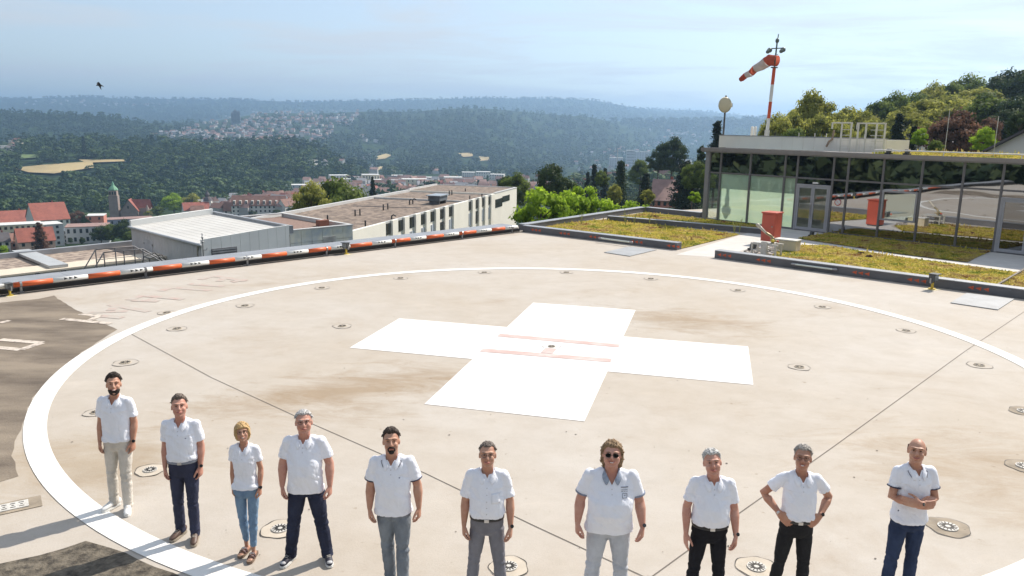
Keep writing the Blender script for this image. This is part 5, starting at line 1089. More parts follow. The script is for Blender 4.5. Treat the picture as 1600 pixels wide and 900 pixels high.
    if gl:
        e = empty('glasses', (0, 0, 0), 0, root); sung = gl == 'sun'
        for s in (-1, 1):
            m = MB(); vs = []; n = 18; c = Vector((s*.032, -.106, .006)); R_, r_ = (.0235, .020) if sung else (.022, .0155)
            pts = [c+Vector((R_*math.cos(2*math.pi*q/n), .006*abs(math.cos(2*math.pi*q/n)), r_*math.sin(2*math.pi*q/n))) for q in range(n+1)]
            m.tube(pts, [.0019]*(n+1), 6, ref=(0, 1, 0)); hp('rim', m, M_GLS, e)
            if sung: m = MB(); m.add(pts[:-1], [tuple(range(n))]); hp('dark_lens', m, M_SUNG, e, False)
            m = MB(); m.tube([(s*.054, -.103, .010), (s*.072, -.085, .012), (s*.082, .0, .008)], .0017, 5); hp('temple', m, M_GLS, e)
        m = MB(); m.tube([(-.010, -.107, .008), (0, -.110, .010), (.010, -.107, .008)], .0018, 5); hp('bridge', m, M_GLS, e)
    # --- trousers
    tm = cloth_mat('trousers_'+sp['leg'][0], sp['leg'][1], 0.18, 5, 0.8, sp['leg'][2] if len(sp['leg']) > 2 else None); t = MB(); lw = sp.get('legw', 1.0)
    hemz = 0.14 if fem else 0.045
    t.rings([(0.80, 0, 0.008, .110+.02*w, .095), (0.86, 0, 0.006, .158*w, .118), (0.92, 0, 0.004, .171*w, .124), (1.0, 0, -bl*.2, (.136 if fem else .160)*w, (.100 if fem else .116)+bl*.35), (1.045, 0, -bl*.3, (.122 if fem else .155)*w, (.092 if fem else .113)+bl*.5)], 28)
    for Hh, Kn, An, fa in legs:
        An2 = Vector((An.x, An.y+.012, hemz)); t.tube([Hh+Vector((0, 0, .01)), Hh.lerp(Kn, .35), Hh.lerp(Kn, .75), Kn, Kn.lerp(An2, .3), Kn.lerp(An2, .7), An2], [(.086*lw*w**.5, .100*lw), (.084*lw*w**.4, .096*lw), .074*lw, .066*lw, .066*lw, .060*lw*(.85 if fem else 1), (.060*lw*(.8 if fem else 1), .070*lw*(.8 if fem else 1))], 18, ref=(1, 0, 0), rnd=False)
    me = voxel(t, 0.010, 4, tm, 'trousers'); a = co(me); nn = nrm(me)
    leg = np.clip((0.84-a[:, 2])/0.1, 0, 1); kn = np.exp(-((a[:, 2]-0.47)/0.10)**2)+0.9*np.exp(-((a[:, 2]-0.13)/0.09)**2)+0.8*np.exp(-((a[:, 2]-0.84)/0.07)**2)
    dsp = (vnoise(a*np.array([6, 6, 34.]), 1.0, seed)*0.0065*(0.25+kn)+vnoise(a*np.array([16, 16, 10.]), 1.0, seed+3)*0.0025)
    cr = (1-np.abs(vnoise(a*np.array([5, 5, 24.]), 1.0, seed+21)))**6
    dsp -= .009*cr*(.15+kn); setco(me, a+nn*dsp[:, None]); link('trousers', me, root)
    if fem:
        pass
    # --- shirt
    hem = 1.015 if tuck else sp.get('hem', 0.885); g = MB(); ex = 0.014
    rg = []
    for z, rx, ryy in shp[1:]:
        if z < hem+.02: continue
        q = ss(1.15, 0.9, z)*(0.0 if tuck else 1.0); rg.append((z, 0, -(max(0, bl)*0.45 if 1.0 <= z <= 1.25 else 0)+(0.0 if z < 1.4 else .01), rx+ex+q*.012+(.004 if tuck and z < 1.15 else 0), ryy+ex+q*.008))
    base = [r_ for r_ in shp if r_[0] >= 0.9][0]; qx = (.171*w if not tuck else .160*w)+.012; qy = (.124 if not tuck else .116+bl*.4)+.014
    rg = [(hem, 0, -bl*(.15 if not tuck else .3), qx, qy), (hem+.035, 0, -bl*.25, qx+(.010 if tuck else .002), qy+(.014 if tuck else .002))]+[r_ for r_ in rg if r_[0] > hem+.06]
    g.rings(rg, 30); g.tube([(-sw*0.93, 0.012, 1.435), (-sw*.5, .012, 1.468), (0, 0.014, 1.488), (sw*.5, .012, 1.468), (sw*0.93, 0.012, 1.435)], [(0.054, 0.052), (.058, .052), (0.060, 0.050), (.058, .052), (0.054, 0.052)], 16, ref=(0, 1, 0))
    cuffs = []
    for S_, E_, W_ in arm_pts:
        fr = sp.get('sleeve', 0.72 if not fem else .58); e_ = S_.lerp(E_, fr); g.tube([S_, S_.lerp(E_, .35), e_], [.056*th**.6, .060*th**.5, (.061*th**.5, .066*th**.5)], 18, ref=(0, 1, 0), rnd=False)
        g.ell(S_+Vector((0, 0, -0.004)), (.057*th**.6,)*3, 16, 12); cuffs.append((S_, E_, e_))
    me = voxel(g, 0.009, 5, [SHIRT, sk], 'shirt', 0.5); a = co(me); nn = nrm(me)
    r2 = np.abs(a[:, 0]); f1 = vnoise(a*np.array([14, 10, 5.]), 1.0, seed)*0.0075+vnoise((a@np.array([[.86, 0, .5], [0, 1, 0], [-.5, 0, .86]]))*np.array([9, 9, 34.]), 1.0, seed+7)*.0038+vnoise(a*np.array([7, 9, 30.]), 1.0, seed+2)*0.0060*np.exp(-((a[:, 2]-(1.06 if tuck else .98))/0.10)**2)
    arm_f = ss_np(0.8*sw, 1.15*sw, r2); f1 += arm_f*vnoise((a@np.array([[.8, 0, .6], [0, 1, 0], [-.6, 0, .8]]))*np.array([12, 12, 40.]), 1.0, seed+5)*0.0030
    arm_x = np.exp(-((r2-sw*.82)/0.05)**2)*np.exp(-((a[:, 2]-1.33)/.09)**2); f1 -= arm_x*0.006*(1+vnoise(a*np.array([40, 10, 22.]), 1, seed))
    rot = a@np.array([[.8, 0, .6], [0, 1, 0], [-.6, 0, .8]])*np.sign(a[:, :1]+1e-4)**0
    cr = (1-np.abs(vnoise(rot*np.array([5, 4, 17.]), 1.0, seed+11)))**7; cr2 = (1-np.abs(vnoise(a*np.array([16, 6, 6.]), 1.0, seed+17)))**9
    f1 += -.0085*cr*(.35+.9*np.exp(-((a[:, 2]-1.02)/.12)**2)+.7*np.exp(-((a[:, 2]-1.30)/.06)**2)*ss_np(.06, .13, r2))-.006*cr2*np.clip((1.36-a[:, 2])/.2, 0, 1)
    f1 = np.where(a[:, 2] > 1.34, np.maximum(f1, -.003), f1)
    setco(me, a+nn*f1[:, None])
    vz = sp.get('vee', 1.40)+.028
    delfaces(me, lambda c: (c.y < -0.01 and c.z > vz and abs(c.x) < (c.z-vz)*0.52 and abs(c.x) < .062) or (c.z > 1.488 and abs(c.x) < .068 and (c.y < .055)))
    bmx = bmesh.new(); bmx.from_mesh(me)
    for v_ in bmx.verts:
        if v_.is_boundary and v_.co.y < -.01 and vz-.03 < v_.co.z < 1.475: v_.co.x = math.copysign(min(.060, max(.0005, (v_.co.z-vz)*.50)), v_.co.x)
        elif v_.is_boundary and v_.co.y > -.02: v_.co.z = 1.486
    bmx.to_mesh(me); bmx.free(); me.update(); me.polygons.foreach_set('use_smooth', [True]*len(me.polygons))
    shirt = link('shirt', me, root)
    fy = lambda z: -( {True: .125, False: .128}[fem]+ex+bl*(0.9 if z < 1.25 else .25))-.0
    from mathutils.bvhtree import BVHTree
    bmh = bmesh.new(); bmh.from_mesh(me); tree_ = BVHTree.FromBMesh(bmh); bmh.free()
    cm = sp.get('collar', SHIRT); fr_y = -(0.105 if not fem else .098)
    for s in (-1, 1):
        inn = [(0, .076, 1.522), (s*.042, .062, 1.526), (s*.062, .022, 1.524), (s*.061, -.025, 1.508), (s*.046, -.068, 1.482), (s*.018, -.108, 1.440)]
        mid = [(0, .092, 1.514), (s*.052, .074, 1.518), (s*.077, .022, 1.512), (s*.076, -.032, 1.494), (s*.062, -.086, 1.460), (s*.034, -.122, 1.420)]
        ou = [(0, .102, 1.480), (s*.060, .082, 1.482), (s*.089, .018, 1.476), (s*.090, -.042, 1.456), (s*.079, -.098, 1.420), (s*.052, -.133, 1.380)]
        if fem: inn, mid, ou = [[(x*.88, y*.92, z) for x, y, z in q] for q in (inn, mid, ou)]
        def out_(p, o_):
            p = Vector(p); h = tree_.find_nearest(p); return p if h[0] is None else (h[0]+h[1]*o_ if (h[0]-p).length < .05 or (p-h[0]).dot(h[1]) < o_ else p)
        mid = [out_(p, .020) for p in mid]; ou = [out_(p, .008) for p in ou]
        m = MB(); V_ = inn+mid+ou; m.add(V_, [(i, i+1, i+7, i+6) for i in range(5)]+[(i+6, i+7, i+13, i+12) for i in range(5)]); c_ = m.build('collar', cm, shirt, True)
        q = c_.modifiers.new('s', 'SOLIDIFY'); q.thickness = 0.007; q.offset = 0; q = c_.modifiers.new('u', 'SUBSURF'); q.levels = q.render_levels = 1
    if sp.get('placket', True):
        full = sp.get('fullplacket'); z1 = vz+.01; z0 = 1.05 if full else vz-.11
        m = MB(); n = 12; bv = []
        zs = np.linspace(z0, z1, n); 
        ok = []
        for z in zs:
            h = tree_.ray_cast(Vector((0.0, -1, z)), Vector((0, 1, 0)))
            ok.append(h[0].y if h[0] else -.12)
        for z, y in zip(zs, ok): bv += [(-.014, y-.004, z), (.014, y-.004, z), (.014, y+.006, z), (-.014, y+.006, z)]
        m.add(bv, [(4*i+a_, 4*i+(a_+1) % 4, 4*i+4+(a_+1) % 4, 4*i+4+a_) for i in range(n-1) for a_ in range(4)]+[(0, 1, 2, 3)]); pk = m.build('placket', cm if sp.get('dark_placket') else SHIRT, shirt)
        bt = mat('button_grey', (.45, .45, .47), .4)
        for z in ((np.linspace(1.09, vz-.02, 6)) if full else (vz-.03, vz-.075)):
            y = float(np.interp(z, zs, ok)); m = MB(); m.ell((0, y-.006, z), (.005, .003, .005), 8, 6); m.build('button', bt, shirt)
        if sp.get('logo'):
            h = tree_.ray_cast(Vector((.085, -1, 1.31)), Vector((0, 1, 0)))
            if h[0]: m = MB(); m.obox(h[0]+Vector((-.007, -.003, 0)), (.014, 0, 0), (0, .004, 0), (0, 0, .008)); m.build('emblem', mat('emblem_blue', (.04, .05, .15), .6), shirt)
        if sp.get('pocket'):
            vs = []; gx = np.linspace(.045, .135, 5); gz = np.linspace(1.20, 1.305, 6)
            for z in gz:
                for x in gx: h = tree_.ray_cast(Vector((x, -1, z)), Vector((0, 1, 0))); vs.append((x, (h[0].y if h[0] else -.12)-.0045, z))
            m = MB(); m.add(vs, [(j*5+i, j*5+i+1, j*5+i+6, j*5+i+5) for j in range(5) for i in range(4)]); pk2 = m.build('chest_pocket', SHIRT, shirt, True); q = pk2.modifiers.new('s', 'SOLIDIFY'); q.thickness = .003
        if sp.get('print'):
            pm = mat('print_grey', (.12, .13, .17), .7)
            def pt(x, z): h = tree_.ray_cast(Vector((x, -1, z)), Vector((0, 1, 0))); return (h[0] if h[0] else Vector((x, -.13, z)))+Vector((0, -.004, 0))
            m = MB()
            def line(x0, z0_, x1, z1_, wd=.004):
                n_ = 5; P = [pt(x0+(x1-x0)*i/n_, z0_+(z1_-z0_)*i/n_) for i in range(n_+1)]; m.tube(P, wd/2, 4, ref=(0, 1, 0))
            # crest like print: bar, two short rows, a small frame
            line(.085, 1.375, .148, 1.372, .010); line(.088, 1.352, .145, 1.350, .004); line(.086, 1.338, .102, 1.337); line(.112, 1.337, .124, 1.336); line(.134, 1.335, .146, 1.334)
            line(.095, 1.318, .140, 1.316); line(.095, 1.318, .097, 1.282); line(.140, 1.316, .140, 1.280); line(.097, 1.282, .140, 1.280); line(.112, 1.300, .124, 1.299, .006)
            m.build('chest_print', pm, shirt)
    trim = sp.get('trim')
    if trim:
        tmn = mat('trim_navy', (.03, .035, .08), .8) if trim == 'navy' else mat('trim_greyblue', (.22, .25, .32), .8)
        for S_, E_, e_ in cuffs:
            d = (E_-S_).normalized(); r_ = .0625*th**.5+.003; m = MB(); m.tube([e_-d*(.004 if trim == 'navy' else .012), e_+d*.004], [(r_, r_+.004)]*2, 26, ref=(0, 1, 0), rnd=False); m.build('sleeve_trim', tmn, shirt, False)
        if trim == 'navy' and sp.get('collar_trim', True):
            for s in (-1, 1):
                o = [(s*.060, .082, 1.482), (s*.089, .018, 1.476), (s*.090, -.042, 1.456), (s*.079, -.098, 1.424)]; m = MB(); m.tube([out_(q_, .014) for q_ in o], .0032, 5); m.build('collar_trim', tmn, shirt)
    # belt
    if sp.get('belt'):
        z = 1.005; m = MB(); n = 40; vs = []; rx, ry_, cy = .164*w+.004, .121+bl*.38, -bl*.22
        if not tuck: z = sp.get('beltz', .90); rx, ry_, cy = .174*w+.003, .1265, 0
        for q in range(n):
            an = 2*math.pi*q/n; c, d = math.cos(an), math.sin(an); x = math.copysign(abs(c)**(2/2.3), c); y = math.copysign(abs(d)**(2/2.3), d)
            for o_, zz in ((0, -.018), (.005, -.016), (.005, .016), (0, .018)): vs.append(((rx+o_)*x, cy+(ry_+o_)*y, z+zz))
        m.add(vs, [(4*q+a_, 4*((q+1) % n)+a_, 4*((q+1) % n)+a_+1, 4*q+a_+1) for q in range(n) for a_ in range(3)]); bl_ = m.build('belt', sp['belt'], root, True)
        m = MB(); m.box((-.024, cy-ry_-.013, z-.018), (.024, cy-ry_-.004, z+.018)); m.build('buckle', M_SILV, bl_, bevel=.003)
    # watches
    for i, A in enumerate(arms):
        if A.get('watch'):
            S_, E_, W_ = arm_pts[i]; d = (W_-E_).normalized(); p = W_-d*.012; m = MB(); m.tube([p-d*.011, p+d*.011], [(.0325, .0275)]*2, 18, ref=(0, 1, 0) if not A.get('cross') else (0, 0, 1), rnd=False); wm = {'b': M_LEATH, 's': M_SILV, 'c': M_SILV}[A['watch']]
            wt = m.build('watch', wm, root, True); bk = Vector(A.get('bk', (1, -.25, 0))); bk.x *= (-1, 1)[i]
            if A['watch'] != 'c': v_ = Vector((bk.x*.5, -1, .1)) if not A.get('cross') else Vector((0, -1, .3)); v_ = (v_-d*v_.dot(d)).normalized(); m = MB(); c_ = p+v_*.029; m.tube([c_, c_+v_*.009], [.019]*2, 16, rnd=False); m.build('dial', mat('dial_black', (.03, .03, .035), .15), wt)
    # shoes
    sh = sp.get('shoe', 'black')
    for Hh, Kn, An, fa in legs:
        fm_ = {'white': (mat('sneaker_white', (.75, .75, .74), .6), mat('sole_white', (.70, .70, .68), .6)), 'black': (M_LEATH, M_LEATH), 'brown': (M_BROWNL, mat('sole_tan', (.35, .30, .24), .7)), 'sandal': (mat('sandal_brown', (.09, .05, .05), .6), mat('sole_cork', (.20, .13, .09), .8)), 'trainer': (mat('trainer_navy', (.02, .02, .035), .6), mat('sole_white', (.7, .7, .68), .6))}[sh]
        e = empty('shoe' if sh != 'sandal' else 'sandal', (An.x, An.y, 0), fa, root)
        prof = [(.085, .030), (.06, .037), (.0, .036), (-.06, .042), (-.12, .045), (-.165, .038), (-.188, .018)]
        o_ = [(x, y) for y, x in prof]+[(-x*.96, y) for y, x in prof[::-1]]; m = MB(); m.prism(o_, 0.0, .024 if sh != 'sandal' else .034); m.build('sole', fm_[1], e)
        if sh == 'sandal':
            for y in (-.055, -.10): m = MB(); m.tube([(-.045, y, .03), (-.03, y, .072+(.07+y)*.2), (0, y, .083+(.07+y)*.2), (.03, y, .072+(.07+y)*.2), (.045, y, .03)], [(.016, .004)]*5, 8, ref=(0, 1, 0)); m.build('strap', fm_[0], e, True)
            m = MB(); m.tube([(-.02, -.07, .084), (.02, -.07, .084)], .006, 6); m.build('buckle', M_SILV, e)
        else:
            m = MB(); m.tube([(0, .078, .055), (0, .04, .062), (0, -.02, .066), (0, -.08, .052), (0, -.135, .042), (0, -.172, .036)], [(.032, .045), (.037, .056), (.038, .048), (.041, .034), (.041, .026), (.028, .016)], 18, ref=(1, 0, 0)); m.v = [(x, y, max(z, .022)) for x, y, z in m.v]; up = m.build('upper', fm_[0], e, True)
            if sh != 'black':
                m = MB(); [m.tube([(-.018, y, .094+(.06+y)*.3), (.018, y, .094+(.06+y)*.3)], .003, 5) for y in (-.03, -.05, -.07, -.09)]; m.build('laces', mat('laces_pale', (.6, .57, .5), .8), up)
            if sh == 'trainer': m = MB(); m.ell((0, -.14, .045), (.036, .04, .022), 14, 8); m.build('toe_cap', mat('toe_grey', (.45, .45, .46), .6), up, True)
    return root
def ss_np(a, b, x): t = np.clip((x-a)/(b-a), 0, 1); return t*t*(3-2*t)
def hang(e=(.205, .04, 1.16), w=(.205, -.03, .915), **k): d = dict(e=e, w=w); d.update(k); return d
BRN = (.035, .024, .018); GRY = (.20, .185, .175); WHT = (.68, .67, .65); BLD = (.66, .44, .20)
person(172, 589, 1.86, 'bearded dark haired man in white polo, cream trousers and white sneakers, leftmost in the row', dict(yaw=-.05, lean=.02, hair=('quiff', 'dark', BRN, .014, .009), beard=('full', 'dark', .007), skin='tan', smile=2, squint=1, leg=('cream', (.60, .56, .50)), shoe='white', tilt=.22, arms=(hang(), hang(watch='b')), feet=((-.10, .0, -.45), (.12, -.10, .30)), hem=.93, legw=1.02, wide=1.0, vee=1.39))
person(279, 623, 1.84, 'man with grey belt, tucked white polo and dark blue trousers, second from the left', dict(hair=('quiff', 'greybrown', (.14, .11, .09), .011, .006), skin='red', smile=1, leg=('navy', (.045, .05, .085)), shoe='brown', tuck=True, belt=mat('belt_grey', (.25, .27, .32), .8), arms=(hang(), hang(watch='b')), feet=((-.10, .02, -.35), (.11, -.10, .15)), wide=1.02, belly=.02, logo=True, vee=1.40, facew=1.06))
person(379, 664, 1.67, 'blonde woman with glasses in a white polo shirt, light blue jeans and brown sandals', dict(fem=True, hair=('bob', 'blond', BLD, .015, .005), skin='tan', smile=2, glasses='thin', leg=('light_jeans', (.22, .33, .46), (.13, .21, .33)), shoe='sandal', arms=(hang(e=(.165, .05, 1.16), w=(.165, .0, .93)), hang(e=(.185, .04, 1.16), w=(.185, -.05, .93), watch='b')), feet=((-.05, .05, -.3), (.07, -.08, -.1)), hem=.93, legw=.86, vee=1.40, roll=-.08))
person(474, 647, 1.86, 'heavy grey haired man with glasses in a white polo shirt, dark jeans and trainers', dict(hair=('short', 'silver', (.50, .49, .48), .013, .006), skin='red', smile=0, glasses='thin', leg=('dark_jeans', (.035, .042, .075), (.02, .023, .042)), shoe='trainer', arms=(hang(e=(.25, .04, 1.17), w=(.25, -.04, .93)), hang(e=(.255, .03, 1.17), w=(.265, -.05, .93))), arm=1.12, feet=((-.20, -.02, -.35), (.21, -.02, .30)), wide=1.10, belly=.05, hem=.86, legw=1.12, vee=1.41, facew=1.1))
person(616, 676, 1.86, 'dark haired man with a goatee, white polo with navy trim and grey jeans', dict(hair=('quiff', 'darkbrown', (.05, .034, .026), .012, .006), skin='tan', smile=0, squint=1, beard=('goatee', 'dark', .006), leg=('grey_jeans', (.24, .27, .30), (.14, .16, .19)), arms=(hang(e=(.235, .04, 1.16), w=(.245, -.02, .92)), hang(e=(.25, .03, 1.16), w=(.265, -.04, .93))), feet=((-.07, .05, -.2), (.08, -.12, .15)), wide=1.10, belly=.03, lean=-.02, trim='navy', hem=.87, vee=1.40, legw=1.05, logo=True, arm=1.08))
person(762, 697, 1.84, 'man with glasses in white button shirt with chest pocket, black belt and grey trousers', dict(hair=('receding', 'greybrown2', (.17, .14, .12), .008, .005), skin='tan', smile=1, glasses='thin', leg=('grey_chinos', (.20, .20, .225)), tuck=True, belt=M_LEATH, arms=(hang(e=(.225, .04, 1.15), w=(.235, -.04, .90)), hang(e=(.235, .03, 1.15), w=(.245, -.07, .90), watch='s')), feet=((-.17, 0, -.2), (.17, 0, .2)), wide=1.04, belly=.03, fullplacket=True, pocket=True, vee=1.42, sleeve=.82))
person(957, 696, 1.88, 'heavy man with wavy hair and sunglasses, printed white polo and pale grey trousers', dict(hair=('long', 'darkblond', (.27, .18, .10), .014, .010), skin='red', smile=2, glasses='sun', leg=('pale_grey', (.50, .52, .56)), arms=(hang(e=(.275, .04, 1.16), w=(.30, -.04, .93), watch='c'), hang(e=(.28, .03, 1.16), w=(.305, -.09, .94), watch='s')), arm=1.1, feet=((-.17, 0, -.2), (.15, 0, .2)), wide=1.28, belly=.08, hem=.86, trim='greyblue', collar=mat('collar_greyblue', (.30, .35, .44), .8, .2, 40), dark_placket=False, print=True, vee=1.36, legw=1.12, facew=1.1))
person(1117, 709, 1.83, 'white haired man with tilted head, white polo tucked into black jeans', dict(hair=('short', 'white', WHT, .016, .005), skin='red', smile=1, squint=1, leg=('black_jeans', (.016, .016, .02)), tuck=True, belt=M_LEATH, arms=(hang(e=(.235, .04, 1.15), w=(.245, -.07, .91), curl=.2), hang(e=(.24, .03, 1.15), w=(.245, -.10, .92), watch='s')), feet=((-.17, 0, -.2), (.15, .02, .2)), wide=1.08, belly=.05, vee=1.42, roll=-.14, turn=.1, facew=1.06))
person(1256, 702, 1.84, 'grey haired man with glasses and hands on his hips, white polo and black trousers', dict(hair=('short', 'grey', (.46, .43, .40), .013, .007), skin='brown', smile=2, squint=1, glasses='thin', leg=('black_wool', (.022, .022, .024)), tuck=True, belt=M_LEATH,
    arms=(dict(e=(.345, .09, 1.22), w=(.205, -.075, 1.075), hd=(-.75, -.35, -.75), bk=(.45, -1, .1), tb=(.5, .2, .9), curl=.25, spread=.5, watch='c'), dict(e=(.33, .10, 1.21), w=(.205, -.075, 1.075), hd=(-.75, -.35, -.75), bk=(.45, -1, .1), tb=(.5, .2, .9), curl=.25, spread=.5, watch='b')), feet=((-.20, 0, -.2), (.12, 0, .2)), wide=1.0, belly=.02, vee=1.40, sleeve=.62))
person(1435, 691, 1.88, 'balding man with folded arms in trimmed pale polo and blue jeans, rightmost in the row', dict(yaw=.12, hair=('bald', 'brownshort', (.10, .06, .04), .004, .002), skin='tan', smile=1, leg=('blue_jeans', (.04, .06, .12), (.02, .03, .065)), trim='navy', hem=.90,
    arms=(dict(e=(.215, -.02, 1.17), w=(.02, -.205, 1.165), hd=(-1, -.05, .10), bk=(0, -1, .1), tb=(0, .1, 1), curl=.25, cross=1), dict(e=(.225, -.03, 1.16), w=(-.035, -.235, 1.195), hd=(-1, .22, .12), bk=(0, -1, .15), tb=(0, -.1, 1), curl=.30, spread=.5, watch='b', cross=1)), feet=((-.15, 0, -.15), (.10, .02, .2)), wide=1.02, vee=1.40, sleeve=.60, kx=-.01))
# ------------------------------------------------------------------ houses and town
WALLS = [mat('render_white', (0.68, 0.66, 0.62), 0.85, 0.06, 0.1), mat('render_cream', (0.66, 0.60, 0.45), 0.85, 0.06, 0.1), mat('render_pink', (0.62, 0.42, 0.34), 0.85, 0.06, 0.1), mat('render_grey', (0.48, 0.49, 0.50), 0.85, 0.06, 0.1), mat('render_rose', (0.55, 0.22, 0.16), 0.85, 0.06, 0.1), mat('render_blue', (0.30, 0.33, 0.42), 0.85, 0.06, 0.1)]
ROOFS = [mat('tiles_red', (0.32, 0.105, 0.075), 0.85, 0.2, 0.4, bump=0.5, bscale=4), mat('tiles_brown', (0.24, 0.13, 0.10), 0.85, 0.2, 0.4, bump=0.5, bscale=4), mat('tiles_dark', (0.10, 0.09, 0.095), 0.8, 0.2, 0.4), mat('tiles_rosebrown', (0.30, 0.19, 0.165), 0.85, 0.2, 0.4), mat('flat_pale', (0.60, 0.60, 0.58), 0.8, 0.1, 0.3)]
def house(pos, yaw, w, d, h, rh, wall, roof, label, grp=None, nx=4, nf=2, sep=True, hip=False, name='house', dorm=0, base=6.0, win=True):
    """body centred on pos, ridge along local x; sinks a basement into the slope"""
    e = empty(name, pos, yaw); tag(e, label, 'house' if name == 'house' else 'building', grp)
    m = MB(); m.box((-w/2, -d/2, -base), (w/2, d/2, h))
    if rh > 0 and not hip: m.add([(-w/2, -d/2, h), (-w/2, d/2, h), (-w/2, 0, h+rh)], [(0, 2, 1)]); m.add([(w/2, -d/2, h), (w/2, d/2, h), (w/2, 0, h+rh)], [(0, 1, 2)])
    m.build('wall', wall, e); m = MB(); o = 0.4; hx = d*0.35 if hip else -o
    if rh > 0:
        k = rh/(d/2); z = h-o*k; t = 0.18
        A = [(-w/2-o, -d/2-o, z), (w/2+o, -d/2-o, z), (w/2-hx, 0, h+rh), (-w/2+hx, 0, h+rh), (-w/2-o, d/2+o, z), (w/2+o, d/2+o, z)]
        vs = A+[(x, y, zz+t) for x, y, zz in A]
        m.add(vs, [(6,7,8,9), (9,8,11,10), (0,3,2,1), (3,4,5,2), (0,1,7,6), (4,10,11,5), (0,6,9,3), (3,9,10,4), (1,2,8,7), (2,5,11,8)])
    else: m.box((-w/2-0.2, -d/2-0.2, h+0.002), (w/2+0.2, d/2+0.2, h+0.35))
    rf = m.build('roof', roof, e)
    if rh > 0 and sep: m = MB(); m.box((w*0.18, d*0.1, h+rh*0.5), (w*0.18+0.8, d*0.1+0.7, h+rh+0.9)); m.build('chimney', ROOFS[0], rf)
    if win:
        fh = h/nf; one = MB()
        for f in range(nf):
            for i in range(nx):
                x = -w/2+(i+0.5)*w/nx; ww = min(1.3, w/nx*0.5); z0 = f*fh+fh*0.3; z1 = f*fh+fh*0.8
                for s in (-1,):
                    m = MB() if sep else one; m.box((x-ww/2, s*(d/2+0.04)-0.03, z0), (x+ww/2, s*(d/2+0.04)+0.03, z1))
                    if sep: m.build('window', M_WIN, e)
        if not sep: one.build('window', M_WIN, e)
    for i in range(dorm):
        x = -w/2+(i+0.5)*w/dorm; m = MB(); m.box((x-0.8, -d/2+0.3, h+0.1), (x+0.8, -d/2+d*0.3, h+rh*0.55)); dm = m.build('dormer', wall, e); m = MB(); m.box((x-0.5, -d/2+0.25, h+rh*0.15), (x+0.5, -d/2+0.3, h+rh*0.45)); m.build('window', M_WIN, dm)
    return e
def place(px, py): x, y, z = hit(px, py); return Vector((float(x[0]), float(y[0]), float(z[0])))
def pxh(px0, px1, yb, yw, yr, yaw, wall, roof, label, depth=None, **k):
    """size a house from its outline in the photograph"""
    p = place((px0+px1)/2, yb); s = p.y/F; w = (px1-px0)*s; h = (yb-yw)*s; rh = max(0, (yw-yr)*s); d = depth or min(w*0.8, 12)
    sgn = math.atan2(p.x, p.y); p = p+Vector((p.x, p.y, 0)).normalized()*d/2
    return house(Vector((p.x, p.y, p.z)), yaw-sgn, w/max(0.6, abs(math.cos(yaw))), d, h, rh, WALLS[wall], ROOFS[roof], label, **k)
pxh(32, 82, 398, 377, 358, 0.15, 2, 0, 'pink house with red tiled roof in front of the cream flats', nx=4, nf=2, depth=11)
pxh(-14, 14, 398, 378, 366, 0.1, 0, 2, 'white house with a dark slate roof and skylights at the far left edge', nx=3, nf=2, depth=10)
pxh(15, 34, 396, 379, 366, 0.3, 2, 1, 'small pinkish house with dark brown roof left of the pink house', nx=2, nf=2, depth=9)
pxh(-30, 62, 388, 352, 352, 0.05, 1, 4, 'long cream block of flats with a flat roof terrace below the red roofs', nx=12, nf=4, depth=12, name='apartment_block')
pxh(62, 95, 386, 352, 352, 0.2, 3, 4, 'tall pale grey block with a blank wall right of the cream flats', nx=2, nf=4, depth=14, name='apartment_block')
pxh(64, 92, 366, 344, 338, 0.0, 0, 4, 'white stepped house in front of the large red roof', nx=3, nf=2, depth=9)
pxh(-30, 60, 366, 350, 332, 0.05, 1, 0, 'long building with bright red hipped roof at the far left', nx=10, nf=2, hip=True, depth=22)
pxh(54, 102, 372, 344, 320, 0.2, 0, 0, 'large building with a high red roof and gable at the left', nx=6, nf=3, depth=24)
pxh(94, 110, 380, 361, 360, 0.1, 0, 4, 'small white cubic house between the tall grey block and the parking', nx=3, nf=3, depth=10)
pxh(140, 165, 362, 338, 338, -0.15, 4, 4, 'rose red cubic building with white flat roof', nx=2, nf=3, depth=14, name='office_block')
pxh(163, 236, 352, 343, 343, 0.1, 5, 3, 'low violet blue hall behind the rose red building', nx=8, nf=1, depth=16, name='hall')
pxh(110, 170, 381, 355, 355, -0.08, 3, 3, 'grey blue flat building with a few windows above the parking', nx=7, nf=2, depth=16, name='hall')
pxh(288, 326, 341, 329, 318, 0.15, 0, 0, 'red roofed hall just left of the white clock tower', nx=5, nf=1, depth=14)
pxh(333, 352, 341, 330, 319, 0.2, 2, 1, 'small brown roofed house right of the clock tower', nx=3, nf=2)
pxh(352, 368, 341, 329, 317, -0.3, 0, 1, 'steep gabled brown roofed house left of the long red roofed row', nx=2, nf=2)
pxh(366, 446, 340, 322, 308, -0.12, 0, 1, 'long white row of flats with red brown roof and dormers', nx=12, nf=3, dorm=9, depth=13, name='apartment_block')
pxh(440, 460, 338, 322, 312, 0.9, 0, 1, 'gable end house right of the long row of flats', nx=2, nf=2)
